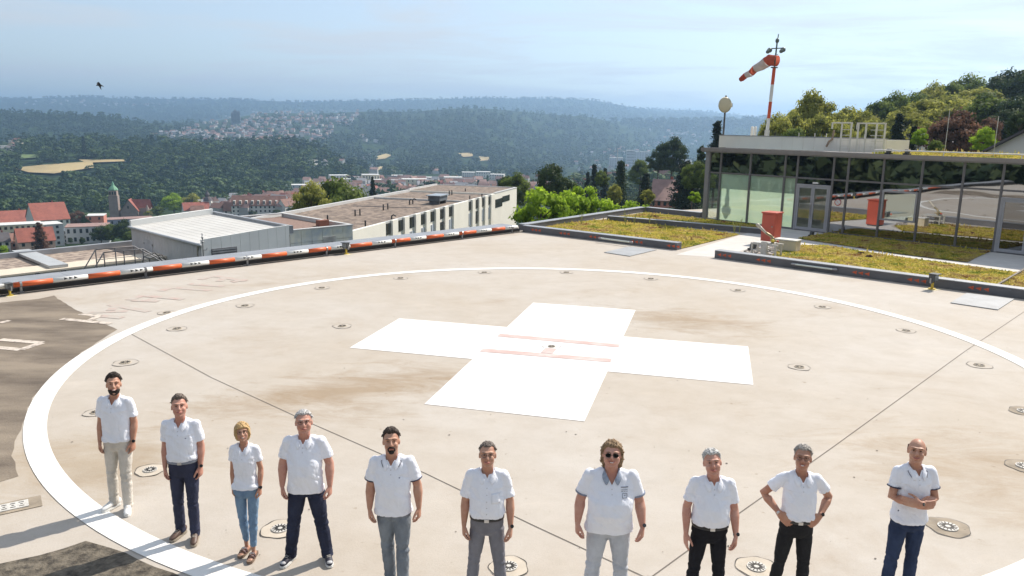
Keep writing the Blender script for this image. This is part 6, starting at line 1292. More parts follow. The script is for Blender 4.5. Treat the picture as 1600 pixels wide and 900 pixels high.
# church with green capped tower
q = place(205, 340); s = q.y/F
e = empty('church', q, 0.25); tag(e, 'sandstone church with green domed tower and brick red nave roof', 'church'); M_ST = mat('sandstone', (0.30, 0.24, 0.21), 0.9, 0.15, 0.3)
zt = 34*s
MB().box((-29*s, -6*s, -8), (-16*s, 7*s, zt)).build('tower', M_ST, e)
m = MB(); m.box((-28*s, -5*s, zt+0.002), (-17*s, 6*s, zt+8*s)); m.build('belfry', mat('sandstone2', (0.36, 0.27, 0.22), 0.9), e)
for i in range(3): MB().box((-27.3*s+i*3.6*s, -5.15*s, zt+1.5*s), (-25.2*s+i*3.6*s, -5.02*s, zt+6*s)).build('belfry_opening', M_WIN, e)
m = MB(); cx, cy = -22.5*s, 0.5*s; prof = [(7.2, 8.002), (6.9, 9.5), (5.2, 12), (3.6, 14), (2.2, 15.5), (1.6, 18.5), (0.3, 22)]; vs = []; n = 8
for r, z in prof: vs += [(cx+r*s*math.cos(2*math.pi*k/n+.39), cy+r*s*math.sin(2*math.pi*k/n+.39), zt+z*s) for k in range(n)]
m.add(vs, [(j*n+k, j*n+(k+1) % n, (j+1)*n+(k+1) % n, (j+1)*n+k) for j in range(len(prof)-1) for k in range(n)]+[tuple(range(n-1, -1, -1))]); m.build('copper_dome', mat('copper_green', (0.16, 0.36, 0.22), 0.7, 0.15, 0.5), e)
m = MB(); a, b = 5*s, 30*s; m.box((-13*s, -6*s, -8), (12*s, 16*s, 10*s)); m.add([(-13*s, -6*s, 10*s), (12*s, -6*s, 10*s), (-1*s, -6*s, 27*s), (-13*s, 16*s, 10*s), (12*s, 16*s, 10*s), (-1*s, 16*s, 27*s)], [(0, 1, 2), (4, 3, 5)]); m.box((12*s+.02, 2*s, -8), (28*s, 16*s, 14*s)); m.build('nave', M_ST, e)
m = MB()
m.add([(-14*s, -7*s, 9.2*s), (-1*s, -7*s, 28*s), (-1*s, 17*s, 28*s), (-14*s, 17*s, 9.2*s), (13*s, -7*s, 9.2*s), (13*s, 17*s, 9.2*s)], [(0, 1, 2, 3), (1, 4, 5, 2)])
m.add([(-12*s, 5*s, 12*s), (30*s, 1*s, 13*s), (28*s, 9*s, 27*s), (-2*s, 9*s, 27*s), (30*s, 17*s, 13*s), (-2*s, 17*s, 13*s)], [(0, 1, 2, 3), (3, 2, 4, 5)]); m.build('roof', mat('church_tiles', (0.30, 0.10, 0.075), 0.85, 0.15, 0.4), e)
m = MB(); m.cyl((24*s, 1*s, -8), 3.5*s, 8+10*s, 8); m.cyl((24*s, 1*s, 10*s), 3.9*s, 9*s, 8, 0.2); m.build('stair_turret', M_ST, e)
m = MB(); 
m.cyl((-1*s, -6.2*s, 0), 0.1, 0.1, 6); MB().box((-3*s, -6.12*s, 14*s), (-1*s, -6.02*s, 18*s)).build('window', M_WIN, e)
# white clock tower
q = place(326, 338); s = q.y/F; e = empty('clock_tower', q, 0.2); tag(e, 'slim white baroque church tower with dark onion top', 'church tower')
MB().box((-6*s, -5*s, -8), (6*s, 5*s, 24*s)).build('shaft', WALLS[0], e)
m = MB(); prof = [(7, 24), (6.5, 25.5), (4.5, 29), (3.2, 30), (3.2, 33), (3.8, 33.5), (1.5, 37), (.3, 41)]; vs = []
for r, z in prof: vs += [(r*s*math.cos(2*math.pi*k/8+.39), r*s*math.sin(2*math.pi*k/8+.39), z*s+.002) for k in range(8)]
m.add(vs, [(j*8+k, j*8+(k+1) % 8, (j+1)*8+(k+1) % 8, (j+1)*8+k) for j in range(7) for k in range(8)]); m.build('onion_roof', ROOFS[2], e)
m = MB(); m.box((-2.2*s, -5.2*s, 14*s), (2.2*s, -5.02*s, 20*s)); m.build('belfry_opening', M_WIN, e)
for x in (-3, 3): MB().box((x*s-.8*s, -5.2*s, 5*s), (x*s+.8*s, -5.02*s, 9*s)).build('window', M_WIN, e)
# steep gables in the centre
for i, (px, yt, w) in enumerate([(579, 291, 22), (595, 292, 18), (608, 282, 24), (624, 287, 22), (660, 282, 24), (675, 284, 20), (562, 293, 18), (545, 296, 18), (530, 290, 18), (640, 290, 18), (648, 296, 16), (690, 287, 16), (512, 292, 16), (500, 287, 16)]):
    q = place(px, 305+(i % 3)); s = q.y/F; w_ = w*s; h = 8*s; house(q, 1.35+0.2*(i % 3)-math.atan2(q.x, q.y), 14*s, w_, h, max(6, (305-yt-8)*s), WALLS[2 if i % 2 else 0], ROOFS[3 if i % 3 else 1], 'steep gabled rose brown house in the town behind the gravel roof', 'steep gabled town houses', nx=2, nf=1)
for (a, b, yb, yw, wall, lab) in [(485, 532, 292, 285, 0, 'long white factory hall left in the valley town'), (515, 543, 285, 275, 0, 'white three storey hall above the factory roofs'), (537, 568, 292, 281, 0, 'white hall with bright flat roof right of the factory'), (566, 592, 291, 274, 1, 'tan tall block in the valley town'), (584, 632, 292, 282, 0, 'long pale hall behind the steep gables'), (612, 630, 284, 275, 0, 'white block with set back top floor'), (628, 668, 292, 281, 1, 'long beige hall behind the steep gables'), (654, 678, 284, 278, 2, 'small pink flat roofed block in the valley'), (694, 722, 290, 278, 0, 'white two storey school block in the valley'), (722, 742, 278, 270, 0, 'white blocks at the foot of the wooded hill, left one'), (744, 766, 278, 269, 0, 'white apartment block at the foot of the wooded hill, middle one'), (766, 788, 281, 273, 0, 'white apartment block at the foot of the wooded hill, right one'), (445, 500, 300, 290, 3, 'long grey blue factory roof at the left of the valley')]:
    pxh(a, b, yb, yw, yw, rng.uniform(-.15, .15), wall, 4, lab, depth=20, nx=6, nf=2, name='hall')
# ordinary town houses, two prototypes per roof colour copied about
protos = [house((0, 0, -500), 0, 12, 10, 6, 4.5, WALLS[w], ROOFS[r], 'x', nx=3, nf=2) for w, r in ((0, 0), (0, 1), (1, 1), (0, 3), (2, 3), (0, 2))]
far = []
for w, r, hh, rr in ((0, 3, 7, 3.5), (0, 4, 9, 0), (1, 1, 7, 4), (0, 2, 6, 4)): far.append(house((0, 0, -500), 0, 13, 11, hh, rr, mat('far_render_%d' % w, ((0.55, 0.54, 0.52), (0.52, 0.47, 0.36))[w], 0.9), ROOFS[r], 'x', nx=4, nf=2, base=4, win=False))
def scatter(poly, n, pr, label, grp, smin=0.8, smax=1.3, avoid=None, name='house'):
    xs = [p[0] for p in poly]; ys = [p[1] for p in poly]; k = 0; got = []
    while k < n:
        X = rng.uniform(min(xs), max(xs), 200); Y = rng.uniform(min(ys), max(ys), 200); ok = inside(poly, X, Y); X = X[ok]; Y = Y[ok]
        x, y, z = hit(X, Y)
        for a, b, c in zip(x, y, z):
            if k >= n or not np.isfinite(b): continue
            s = rng.uniform(smin, smax)
            if any((a-g[0])**2+(b-g[1])**2 < (9*s)**2 for g in got): continue
            got.append((a, b)); o = copy_tree(pr[rng.integers(len(pr))]); o.location = (a, b, c); o.rotation_euler = (0, 0, rng.uniform(-.7, .7)+(1.57 if rng.random() < .4 else 0)); o.scale = (s, s, s); tag(o, label, 'house', grp); k += 1
scatter([(470, 288), (560, 284), (700, 283), (830, 280), (880, 292), (860, 304), (470, 306)], 38, protos, 'ordinary gabled town house in the valley behind the gravel roof', 'gabled houses in the valley town', .8, 1.2)
scatter([(330, 322), (366, 318), (470, 306), (470, 318), (360, 336)], 10, protos[:3], 'small red or brown roofed house beside the long row of flats', 'small houses around the row of flats')
scatter([(900, 262), (1030, 256), (1030, 266), (900, 276)], 12, far, 'distant pale house in the hazy valley beyond the conifers', 'distant pale valley houses')
scatter([(235, 214), (300, 200), (350, 180), (420, 172), (560, 172), (560, 190), (500, 225), (300, 225)], 125, far, 'tiny pale house in the far hillside town', 'houses of the far hillside town', .75, 1.15)
scatter([(560, 205), (600, 230), (600, 262), (560, 250)], 8, far, 'tiny pale house in the gap of the woods right of the far town', 'houses in the gap of the woods', .8, 1.1)
scatter([(30, 158), (280, 160), (280, 168), (40, 166)], 24, far, 'speck of a white house high on the farthest ridge', 'houses on the farthest ridge', 1.4, 2.2)
scatter([(1000, 205), (1110, 196), (1110, 225), (1000, 222)], 18, far, 'speck of a pale house in the hazy valley left of the antenna mast', 'hazy houses left of the antenna mast', .9, 1.5)
scatter([(0, 228), (28, 224), (28, 248), (0, 250)], 7, far, 'white house on the wooded hillside at the left edge', 'white houses on the left hillside', .8, 1.1)
scatter([(440, 262), (520, 255), (660, 262), (700, 272), (500, 280)], 10, far, 'scattered house among trees at the foot of the wooded hill', 'houses at the foot of the wooded hill', .8, 1.2)
def town_mass(polys, n, label):
    m = MB()
    for poly, k in zip(polys, n):
        xs = [p[0] for p in poly]; ys = [p[1] for p in poly]; X = rng.uniform(min(xs), max(xs), k*3); Y = rng.uniform(min(ys), max(ys), k*3); ok = inside(poly, X, Y); X = X[ok][:k]; Y = Y[ok][:k]; x, y, z = hit(X, Y)
        for a, b, c in zip(x, y, z):
            if not np.isfinite(b): continue
            w, d, h = rng.uniform(9, 17), rng.uniform(8, 11), rng.uniform(6, 10); an = rng.uniform(-.6, .6); u = Vector((math.cos(an), math.sin(an), 0)); v = Vector((-u.y, u.x, 0)); o = Vector((a, b, c))
            m.cur = 0; m.obox(o-u*w/2-v*d/2-Z*4, u*w, v*d, Z*(h+4)); m.cur = int(rng.integers(1, 4)); A = [o+u*w/2*q-v*(d/2+.3)*r+Z*h for q in (-1, 1) for r in (1, -1)]; R0 = o-u*w/2+Z*(h+4); R1_ = o+u*w/2+Z*(h+4)
            m.add([A[0], A[2], R1_, R0, A[1], A[3]], [(0, 1, 2, 3), (3, 2, 5, 4), (0, 3, 4), (1, 5, 2)])
    o = m.build('far_town', [mat('far_render', (0.42, 0.41, 0.40), 0.9), ROOFS[3], ROOFS[1], mat('far_roof_grey', (0.33, 0.33, 0.34), 0.9)]); tag(o, label, 'town'); o['kind'] = 'stuff'
town_mass([[(235, 214), (300, 200), (350, 180), (420, 172), (560, 172), (560, 190), (500, 225), (300, 225)], [(470, 290), (560, 284), (700, 282), (830, 280), (890, 290), (860, 312), (460, 316)], [(30, 158), (280, 160), (280, 168), (40, 166)], [(900, 240), (1110, 200), (1110, 228), (900, 262)], [(330, 322), (366, 314), (470, 306), (470, 340), (300, 345)]], [260, 90, 50, 40, 40], 'mass of further small pale houses filling the valley and hillside towns')
for o in protos+far:
    for c in list(o.children_recursive): bpy.data.objects.remove(c)
    bpy.data.objects.remove(o)
for i, (px, yt, w) in enumerate([(364.5, 177, 5), (368.5, 174, 5), (373, 176, 5)]):
    q = place(px, 194); s = q.y/F; e = empty('high_rise', q, 0.3); tag(e, ['left tower of the dark high rise trio in the far town', 'tallest middle tower of the dark high rise trio', 'right tower of the dark high rise trio'][i], 'high rise')
    MB().box((-w/2*s, -w/2*s, -10), (w/2*s, w/2*s, (194-yt)*s)).build('wall', mat('tower_grey', (0.22, 0.23, 0.25), 0.8, 0.3, 0.08), e)
    m = MB(); [m.box((-w/2.2*s, -w/2*s-.3, k*4.), (w/2.2*s, -w/2*s-.05, k*4.+1.8)) for k in range(1, int((194-yt)*s/4))]; m.build('window_bands', M_WIN, e)
    MB().box((-w/4*s, -w/4*s, (194-yt)*s+.01), (w/4*s, w/4*s, (194-yt)*s+4)).build('roof_housing', mat('tower_grey', (0.22,)*3), e)
# hazy blocks and crane
for a, b, yb, yt, lab in ((952, 972, 262, 247, 'grey shell of a building under the crane'), (978, 990, 262, 236, 'pale tall block right of the crane'), (990, 1013, 258, 238, 'broad pale block right of the tall one')):
    pxh(a, b, yb, yt, yt, 0.1, 3, 4, lab, depth=18, nx=6, nf=6, name='apartment_block')
q = place(964, 264); s = q.y/F; e = empty('tower_crane', q, 0.2); tag(e, 'thin construction crane in the hazy valley', 'crane'); MC = mat('crane_pale', (0.42, 0.36, 0.30), 0.6)
h = (264-233)*s
m = MB()
for x in (-1, 1):
    for y in (-1, 1): m.beam((x, y, -4), (x, y, h), 0.5, 0.5)
for k in range(int(h/4)): m.beam((-1, -1, k*4), (1, -1, k*4+4), 0.3, 0.3)
m.build('mast', MC, e); m = MB(); m.beam((-5*s, 0, h-4*s), (16*s, 0, h-4*s), 1.4, 1.4); m.build('jib', MC, e); MB().beam((0, 0, h), (12*s, 0, h-4*s+1), .4, .4).build('tie_bar', MC, e); MB().box((-6*s, -2, h-5.5*s), (-3.5*s, 2, h-4*s-.8)).build('counterweight', MC, e)
# nearer houses right of centre
pxh(895, 916, 305, 291, 280, 0.1, 0, 0, 'white house with orange red roof and dormer among the trees', nx=3, nf=2, dorm=1, depth=11)
pxh(984, 1006, 300, 284, 268, 1.2, 0, 1, 'white gabled house with dark eaves right of the tall dark cypress', nx=2, nf=2, depth=14)
pxh(1004, 1026, 300, 284, 270, 0.1, 0, 3, 'house with pale brown roof behind the white gable', nx=3, nf=2, depth=12)
pxh(945, 966, 296, 281, 270, 0.2, 0, 1, 'white house with brown roof left of the tall dark cypress', nx=3, nf=2)
pxh(1020, 1056, 325, 313, 284, -0.1, 4, 3, 'house with orange wall under a broad grey tiled roof', nx=4, nf=1, depth=15)
pxh(1024, 1068, 300, 279, 262, -0.5, 0, 1, 'large dark roofed house with a skylight above the orange walled one', nx=4, nf=2, depth=16)
pxh(1021, 1048, 285, 264, 261, 0.0, 0, 0, 'white flat roofed house behind the large dark roof', nx=4, nf=2, depth=10)
pxh(1050, 1078, 280, 256, 250, -0.3, 0, 4, 'white modern house below the dark round tree', nx=4, nf=2, depth=10)
q = place(980, 306); e = empty('swimming_pool', q+Z*0.5, 0.2); tag(e, 'turquoise garden pool with white edge beside the cypress', 'pool'); s = q.y/F; MB().box((-16*s, -4, -3), (16*s, 4, 0.2)).build('pool_edge', WALLS[0], e); MB().box((-13*s, -3, 0.202), (12*s, 3, 0.22)).build('pool_water', mat('pool_blue', (0.10, 0.50, 0.55), 0.1), e)
q = place(960, 318); m = MB(); m.box((-16, -1.5, -2), (14, 1.5, 3)); o = m.build('hedge', mat('hedge_dark', (0.03, 0.045, 0.02), 0.95, 0.5, 1.5, bump=1)); o.location = q; tag(o, 'long dark clipped hedge below the garden pool', 'hedge')
# parked cars by the grey hall
def car(px, py, col, label):
    q = place(px, py); e = empty('parked_car', q+Z*0.4, rng.uniform(0, 3)); tag(e, label, 'car', 'cars parked by the grey hall'); m = MB(); m.add([(-2.1,-.85,.3),(2.1,-.85,.3),(2.1,.85,.3),(-2.1,.85,.3),(-2.1,-.85,.85),(2.1,-.85,.75),(2.1,.85,.75),(-2.1,.85,.85)], [(0,3,2,1),(4,5,6,7),(0,1,5,4),(1,2,6,5),(2,3,7,6),(3,0,4,7)]); m.build('body', mat('car_'+str(col[0]), col, 0.3), e)
    m = MB(); m.add([(-1.8,-.75,.86),(1.1,-.75,.8),(1.1,.75,.8),(-1.8,.75,.86),(-1.3,-.6,1.4),(.4,-.6,1.4),(.4,.6,1.4),(-1.3,.6,1.4)], [(0,3,2,1),(4,5,6,7),(0,1,5,4),(1,2,6,5),(2,3,7,6),(3,0,4,7)]); m.build('cabin', M_WIN, e)
    for x in (-1.3, 1.3):
        for y in (-.8, .8): MB().tube([(x, y-.1, .32), (x, y+.1, .32)], .32, 12, rnd=False).build('wheel', M_BLACK, e)
for px, py, c, l in ((141, 375, (.7, .7, .72), 'white car parked before the grey blue hall'), (116, 377, (.3, .05, .05), 'red car parked left of the grey blue hall'), (124, 379, (.5, .5, .5), 'silver car parked between the red and the white car'), (135, 380, (.05, .05, .06), 'black car parked nearest to the low wing roof')): car(px, py, c, l)

# fields between the woods
def patch(px, label, m, dz=1.5):
    P = [place(*p) for p in px]; mb = MB(); mb.add([p+Z*dz for p in P], [tuple(range(len(P)))]); o = mb.build('meadow', m); struct(o)
M_FIELD = mat('dry_meadow', (0.40, 0.31, 0.15), 0.95, 0.2, 0.02); M_FIELDG = mat('green_meadow', (0.12, 0.17, 0.05), 0.95, 0.2, 0.02)
MEAD = [[(20, 265), (75, 262), (145, 257), (147, 266), (85, 276), (45, 273)], [(123, 254), (205, 252), (205, 256), (135, 258)], [(590, 246), (603, 242), (612, 245), (602, 251), (588, 251)], [(716, 241), (738, 241), (739, 246), (724, 248)], [(748, 247), (765, 247), (766, 252), (750, 253)], [(30, 246), (60, 244), (64, 250), (32, 252)], [(580, 268), (596, 262), (600, 264), (584, 272)]]
for i, p in enumerate(MEAD): patch(p, '', M_FIELDG if i == 5 else M_FIELD, 3.0)
patch([(1540, 222), (1580, 218), (1600, 219), (1600, 232), (1545, 232)], '', M_FIELDG, 0.3)

# ------------------------------------------------------------------ trees
def foliage_mat(name, dark, light, tr=0.35, scale=0.5):
    m = bpy.data.materials.new(name); m.use_nodes = True; nt = m.node_tree; b = nt.nodes['Principled BSDF']; b.inputs['Roughness'].default_value = 0.7; b.inputs['Specular IOR Level'].default_value = 0.25
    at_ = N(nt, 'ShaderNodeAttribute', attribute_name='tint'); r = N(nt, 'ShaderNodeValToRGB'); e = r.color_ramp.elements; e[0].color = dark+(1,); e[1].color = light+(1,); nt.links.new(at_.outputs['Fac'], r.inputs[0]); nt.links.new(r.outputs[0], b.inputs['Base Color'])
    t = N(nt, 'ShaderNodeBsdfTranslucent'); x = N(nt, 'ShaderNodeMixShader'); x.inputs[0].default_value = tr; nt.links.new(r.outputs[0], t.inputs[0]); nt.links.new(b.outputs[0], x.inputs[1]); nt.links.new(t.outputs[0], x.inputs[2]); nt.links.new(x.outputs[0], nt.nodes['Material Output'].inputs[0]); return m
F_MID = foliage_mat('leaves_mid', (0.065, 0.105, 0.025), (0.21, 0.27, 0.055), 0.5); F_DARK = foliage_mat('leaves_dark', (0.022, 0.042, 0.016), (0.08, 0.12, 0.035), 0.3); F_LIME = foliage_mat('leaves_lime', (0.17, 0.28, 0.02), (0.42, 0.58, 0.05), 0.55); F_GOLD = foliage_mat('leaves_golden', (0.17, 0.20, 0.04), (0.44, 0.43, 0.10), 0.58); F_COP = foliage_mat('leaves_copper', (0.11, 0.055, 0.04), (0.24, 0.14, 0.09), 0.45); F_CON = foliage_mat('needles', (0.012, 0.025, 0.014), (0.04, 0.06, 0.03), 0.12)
M_BARK = mat('bark', (0.10, 0.075, 0.055), 0.95, 0.3, 6, bump=0.8)
def quads(C_, size, nv=None, seed=None):
    """one leaf-spray quad per centre, random orientation"""
    n = len(C_); a = rng.normal(size=(n, 3))
    if nv is not None: w_ = nv+0.45*rng.normal(size=(n, 3)); a = np.cross(w_, a); 
    a /= np.linalg.norm(a, axis=1)[:, None]; b = rng.normal(size=(n, 3)) if nv is None else w_; b = np.cross(a, b); b /= np.linalg.norm(b, axis=1)[:, None]; s = size*rng.uniform(0.6, 1.3, (n, 1))
    v = np.stack([C_-a*s, C_-b*s*0.55, C_+a*s, C_+b*s*0.55], 1); return v.reshape(-1, 3)
def quadmesh(name, V, tint, m, smooth=False):
    n = len(V)//4; me = bpy.data.meshes.new(name); me.vertices.add(4*n); me.vertices.foreach_set('co', V.astype(np.float32).ravel()); me.loops.add(4*n); me.loops.foreach_set('vertex_index', np.arange(4*n, dtype=np.int32)); me.polygons.add(n); me.polygons.foreach_set('loop_start', np.arange(0, 4*n, 4, dtype=np.int32)); me.update(calc_edges=True)
    t = me.attributes.new('tint', 'FLOAT', 'FACE'); t.data.foreach_set('value', tint.astype(np.float32)); me.materials.append(m); me.update(); return me
def broad_mesh(seed, n=9000, clumps=46, leaf=0.028, wide=1.0):
    """crown of unit height 1 (from 0.18 to 1.0), unit radius 0.45"""
    r = np.random.default_rng(seed); cs = []; 
    while len(cs) < clumps:
        v = r.normal(size=3); v /= np.linalg.norm(v); rad = r.uniform(0.45, 1.0)**0.5; z = v[2]*rad; w = 0.40*(1-0.28*max(0, z)**2)*r.uniform(0.85, 1.15)
        cs.append((v[0]*rad*w*wide, v[1]*rad*w*wide, 0.58+z*0.36+r.uniform(-.03, .03), r.uniform(0.07, 0.15)))
    cs = np.array(cs); k = r.integers(0, clumps, n); d = r.normal(size=(n, 3)); d /= np.linalg.norm(d, axis=1)[:, None]; d[:, 2] = np.where(d[:, 2] < -0.3, d[:, 2]*0.5, d[:, 2])
    rad = cs[k, 3][:, None]*r.uniform(0.3, 1.0, (n, 1))**0.5*(1+0.25*r.normal(size=(n, 1))); P = cs[k, :3]+d*rad*np.array([1.15, 1.15, 0.8])
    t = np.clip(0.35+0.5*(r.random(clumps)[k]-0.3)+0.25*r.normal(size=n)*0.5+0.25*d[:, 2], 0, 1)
    ctr = P-np.array([0, 0, 0.55]); ctr /= np.linalg.norm(ctr, axis=1)[:, None]+1e-6
    return quads(P, leaf, d*0.75+ctr*0.5), t, cs
def con_mesh(seed, n=7000, width=0.22, leaf=0.022, ragged=0.25):
    r = np.random.default_rng(seed); nb = 90; hb = r.uniform(0.08, 0.97, nb)**0.9; ab = r.uniform(0, 6.28, nb); lb = width*(1-hb)**0.75*(1+ragged*r.normal(size=nb)*0.6)+0.01
    k = r.integers(0, nb, n); u = r.random(n)**0.7; P = np.stack([np.cos(ab[k])*lb[k]*u, np.sin(ab[k])*lb[k]*u, hb[k]-0.10*u*lb[k]/width*0.8], 1); sp = 0.018+0.035*(1-hb[k]); P += r.normal(size=(n, 3))*sp[:, None]*np.array([1, 1, 0.55])
    t = np.clip(0.4+0.3*(r.random(nb)[k]-0.5)+0.15*r.normal(size=n), 0, 1); return quads(P, leaf, P*np.array([3, 3, 0])+np.array([0, 0, .35])), t
def trunk_mesh(cs=None, seed=0, r0=0.022, con=False):
    m = MB(); r = np.random.default_rng(seed)
    if con: m.tube([(0, 0, -2.5), (0, 0, 0.0), (0, 0, 0.5), (0, 0, 0.98)], [r0*.9, r0*0.9, r0*0.5, 0.003], 7)
    else:
        m.tube([(0, 0, -2.5), (0.005, 0, 0.15), (-0.01, 0.01, 0.4), (0.0, 0, 0.65)], [r0*1.3, r0, r0*0.7, r0*0.3], 8)
        for c in cs[::5]: z0 = max(0.18, min(0.5, c[2]-0.2)); m.tube([(0, 0, z0), (c[0]*0.5, c[1]*0.5, (z0+c[2])/2+0.03), (c[0], c[1], c[2])], [r0*0.5, r0*0.3, r0*0.1], 5)
    return m.mesh('trunk', M_BARK)
TP = {}
for i in range(4): V_, t_, cs_ = broad_mesh(100+i); TP['b%d' % i] = (V_, t_, trunk_mesh(cs_, i))
V_, t_, cs_ = broad_mesh(120, 7500, 30, 0.036, 1.1); TP['l'] = (V_, t_, trunk_mesh(cs_, 9))
for i in range(3): V_, t_ = con_mesh(200+i, 7000, (0.22, 0.15, 0.26)[i]); TP['c%d' % i] = (V_, t_, trunk_mesh(None, i, con=True))
V_, t_ = con_mesh(210, 6000, 0.13, 0.02, 0.08); TP['y'] = (V_, t_, trunk_mesh(None, 5, con=True))
CM = {}
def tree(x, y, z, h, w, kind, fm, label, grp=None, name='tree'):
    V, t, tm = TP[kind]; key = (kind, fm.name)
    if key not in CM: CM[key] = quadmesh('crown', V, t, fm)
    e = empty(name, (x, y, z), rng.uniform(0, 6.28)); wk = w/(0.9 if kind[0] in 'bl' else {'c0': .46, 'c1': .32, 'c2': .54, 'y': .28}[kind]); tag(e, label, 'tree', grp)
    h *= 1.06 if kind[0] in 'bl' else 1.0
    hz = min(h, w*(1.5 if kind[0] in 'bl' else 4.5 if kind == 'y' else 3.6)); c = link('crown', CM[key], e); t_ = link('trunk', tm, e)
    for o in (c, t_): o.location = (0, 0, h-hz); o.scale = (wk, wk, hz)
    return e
def ptree(px, ytop, wpx, d, kind, fm, label, grp=None, name='tree', yb=None):
    """a tree standing on the terrain at depth d whose top and width match the photograph"""
    p = at(px, ytop, d); gz = float(ground(np.array([p.x]), np.array([d]))[0]); tree(p.x, p.y, gz-0.2, max(1.5, p.z-gz+0.2), wpx*d/F, kind, fm, label, grp, name)
T = ptree
T(486, 297, 60, 140, 'b0', F_GOLD, 'round dark green tree behind the long gravel roof, left of the pair', name='broadleaf_tree'); T(524, 286, 100, 146, 'b1', F_MID, 'large round green tree behind the left end of the long gravel roof', name='broadleaf_tree')
T(582, 276, 16, 290, 'c0', F_CON, 'small dark conifer in front of the steep gabled houses', name='conifer')
T(806, 277, 46, 165, 'b2', F_MID, 'dark green tree right behind the end of the long cream building', name='broadleaf_tree'); T(790, 283, 30, 180, 'b3', F_DARK, 'dark tree above the far end of the gravel roof', name='broadleaf_tree')
T(866, 262, 62, 125, 'b1', F_DARK, 'large dark broadleaf tree behind the bright green foliage', name='broadleaf_tree'); T(893, 290, 26, 128, 'b3', F_MID, 'slender green tree between the dark tree and the orange roof', name='broadleaf_tree')
for i, (px, yt, w, d, l) in enumerate([(846, 304, 62, 63, 'left'), (893, 308, 56, 66, 'second'), (928, 318, 44, 66, 'third'), (968, 322, 46, 64, 'fourth'), (1000, 330, 26, 62, 'small fifth'), (910, 300, 36, 74, 'taller rear')]): T(px, yt-2, w*1.25, d, 'l', F_LIME, 'bright lime green tree behind the far sedum bed, the %s one' % l, 'lime green trees below the deck', name='lime_tree')
T(929, 256, 16, 210, 'y', F_CON, 'thin dark cypress standing behind the lime trees', name='conifer'); T(940, 272, 22, 180, 'b0', F_MID, 'light green garden tree beside the thin cypress', name='broadleaf_tree')
T(919, 268, 14, 230, 'c1', F_CON, 'small pointed conifer left of the thin cypress', name='conifer'); T(946, 262, 14, 250, 'c1', F_CON, 'small pointed conifer right of the thin cypress', name='conifer')
T(971, 250, 25, 190, 'y', F_DARK, 'broad dark columnar cypress before the white gabled house', name='conifer'); T(1010, 270, 32, 150, 'c0', F_CON, 'dark spruce left of the orange walled house', name='conifer')
T(1073, 250, 58, 140, 'c2', F_CON, 'largest dark spruce left of the glass building', name='conifer'); T(1052, 218, 48, 240, 'b2', F_DARK, 'dark round tree group rising above the modern house, right one', name='broadleaf_tree'); T(1030, 236, 32, 250, 'b0', F_DARK, 'dark round tree above the modern house, left one', name='broadleaf_tree'); T(1002, 252, 34, 270, 'b3', F_MID, 'green tree behind the pale brown roof', name='broadleaf_tree')
T(1122, 187, 30, 130, 'c1', F_CON, 'tall thin spruce right behind the antenna mast', name='conifer'); T(1096, 226, 36, 150, 'c2', F_DARK, 'dark spruce between the big spruce and the glass corner', name='conifer'); T(1085, 255, 40, 120, 'b1', F_MID, 'green tree at the left of the glass corner', name='broadleaf_tree'); T(1108, 265, 30, 100, 'b2', F_MID, 'green tree touching the glass corner', name='broadleaf_tree')
T(1086, 310, 18, 62, 'l', F_LIME, 'small lime green shoot behind the farthest coping', name='lime_tree'); T(960, 292, 26, 130, 'b2', F_GOLD, 'yellowish shrub below the cypress', name='broadleaf_tree'); T(1012, 300, 22, 110, 'b3', F_GOLD, 'yellowish shrub beside the spruce', name='broadleaf_tree')
# hillside on the right
RT = [(1212, 190, 34, 100, 'b1', F_GOLD), (1238, 180, 44, 110, 'b2', F_GOLD), (1272, 149, 52, 118, 'b0', F_GOLD), (1306, 178, 44, 120, 'b3', F_GOLD), (1330, 168, 46, 150, 'b1', F_GOLD), (1356, 176, 40, 120, 'b2', F_GOLD), (1378, 160, 44, 165, 'b3', F_MID), (1402, 148, 46, 170, 'b0', F_MID), (1432, 146, 50, 175, 'b1', F_MID), (1462, 132, 48, 190, 'b2', F_GOLD), (1487, 133, 44, 195, 'b3', F_MID), (1516, 121, 56, 200, 'b0', F_MID), (1548, 130, 46, 190, 'b1', F_MID), (1580, 112, 60, 175, 'b2', F_DARK), (1612, 108, 60, 170, 'b3', F_DARK), (1640, 100, 70, 165, 'b1', F_DARK), (1450, 158, 60, 130, 'b3', F_GOLD), (1498, 160, 74, 125, 'b0', F_GOLD), (1545, 148, 66, 120, 'b2', F_MID), (1592, 150, 60, 115, 'b1', F_DARK), (1630, 160, 60, 105, 'b0', F_DARK), (1360, 190, 40, 95, 'b1', F_GOLD), (1318, 196, 44, 92, 'b0', F_GOLD), (1240, 204, 44, 90, 'b3', F_MID), (1572, 172, 44, 112, 'b3', F_DARK), (1440, 185, 40, 105, 'b1', F_GOLD), (1216, 184, 46, 106, 'b0', F_GOLD), (1254, 172, 50, 125, 'b3', F_GOLD), (1292, 182, 52, 110, 'b1', F_GOLD), (1344, 178, 60, 128, 'b0', F_GOLD), (1420, 168, 60, 128, 'b2', F_GOLD), (1475, 150, 66, 150, 'b1', F_GOLD), (1530, 140, 66, 165, 'b3', F_GOLD), (1395, 200, 40, 100, 'b2', F_GOLD)]
pos_words = ['first', 'second', 'third', 'fourth', 'fifth', 'sixth', 'seventh', 'eighth', 'ninth', 'tenth', 'eleventh', 'twelfth', 'thirteenth', 'fourteenth', 'fifteenth', 'sixteenth', 'seventeenth', 'eighteenth', 'nineteenth', 'twentieth', 'last but one', 'last']
RT = [(a, b, c*1.25, d, k, f) for a, b, c, d, k, f in RT]
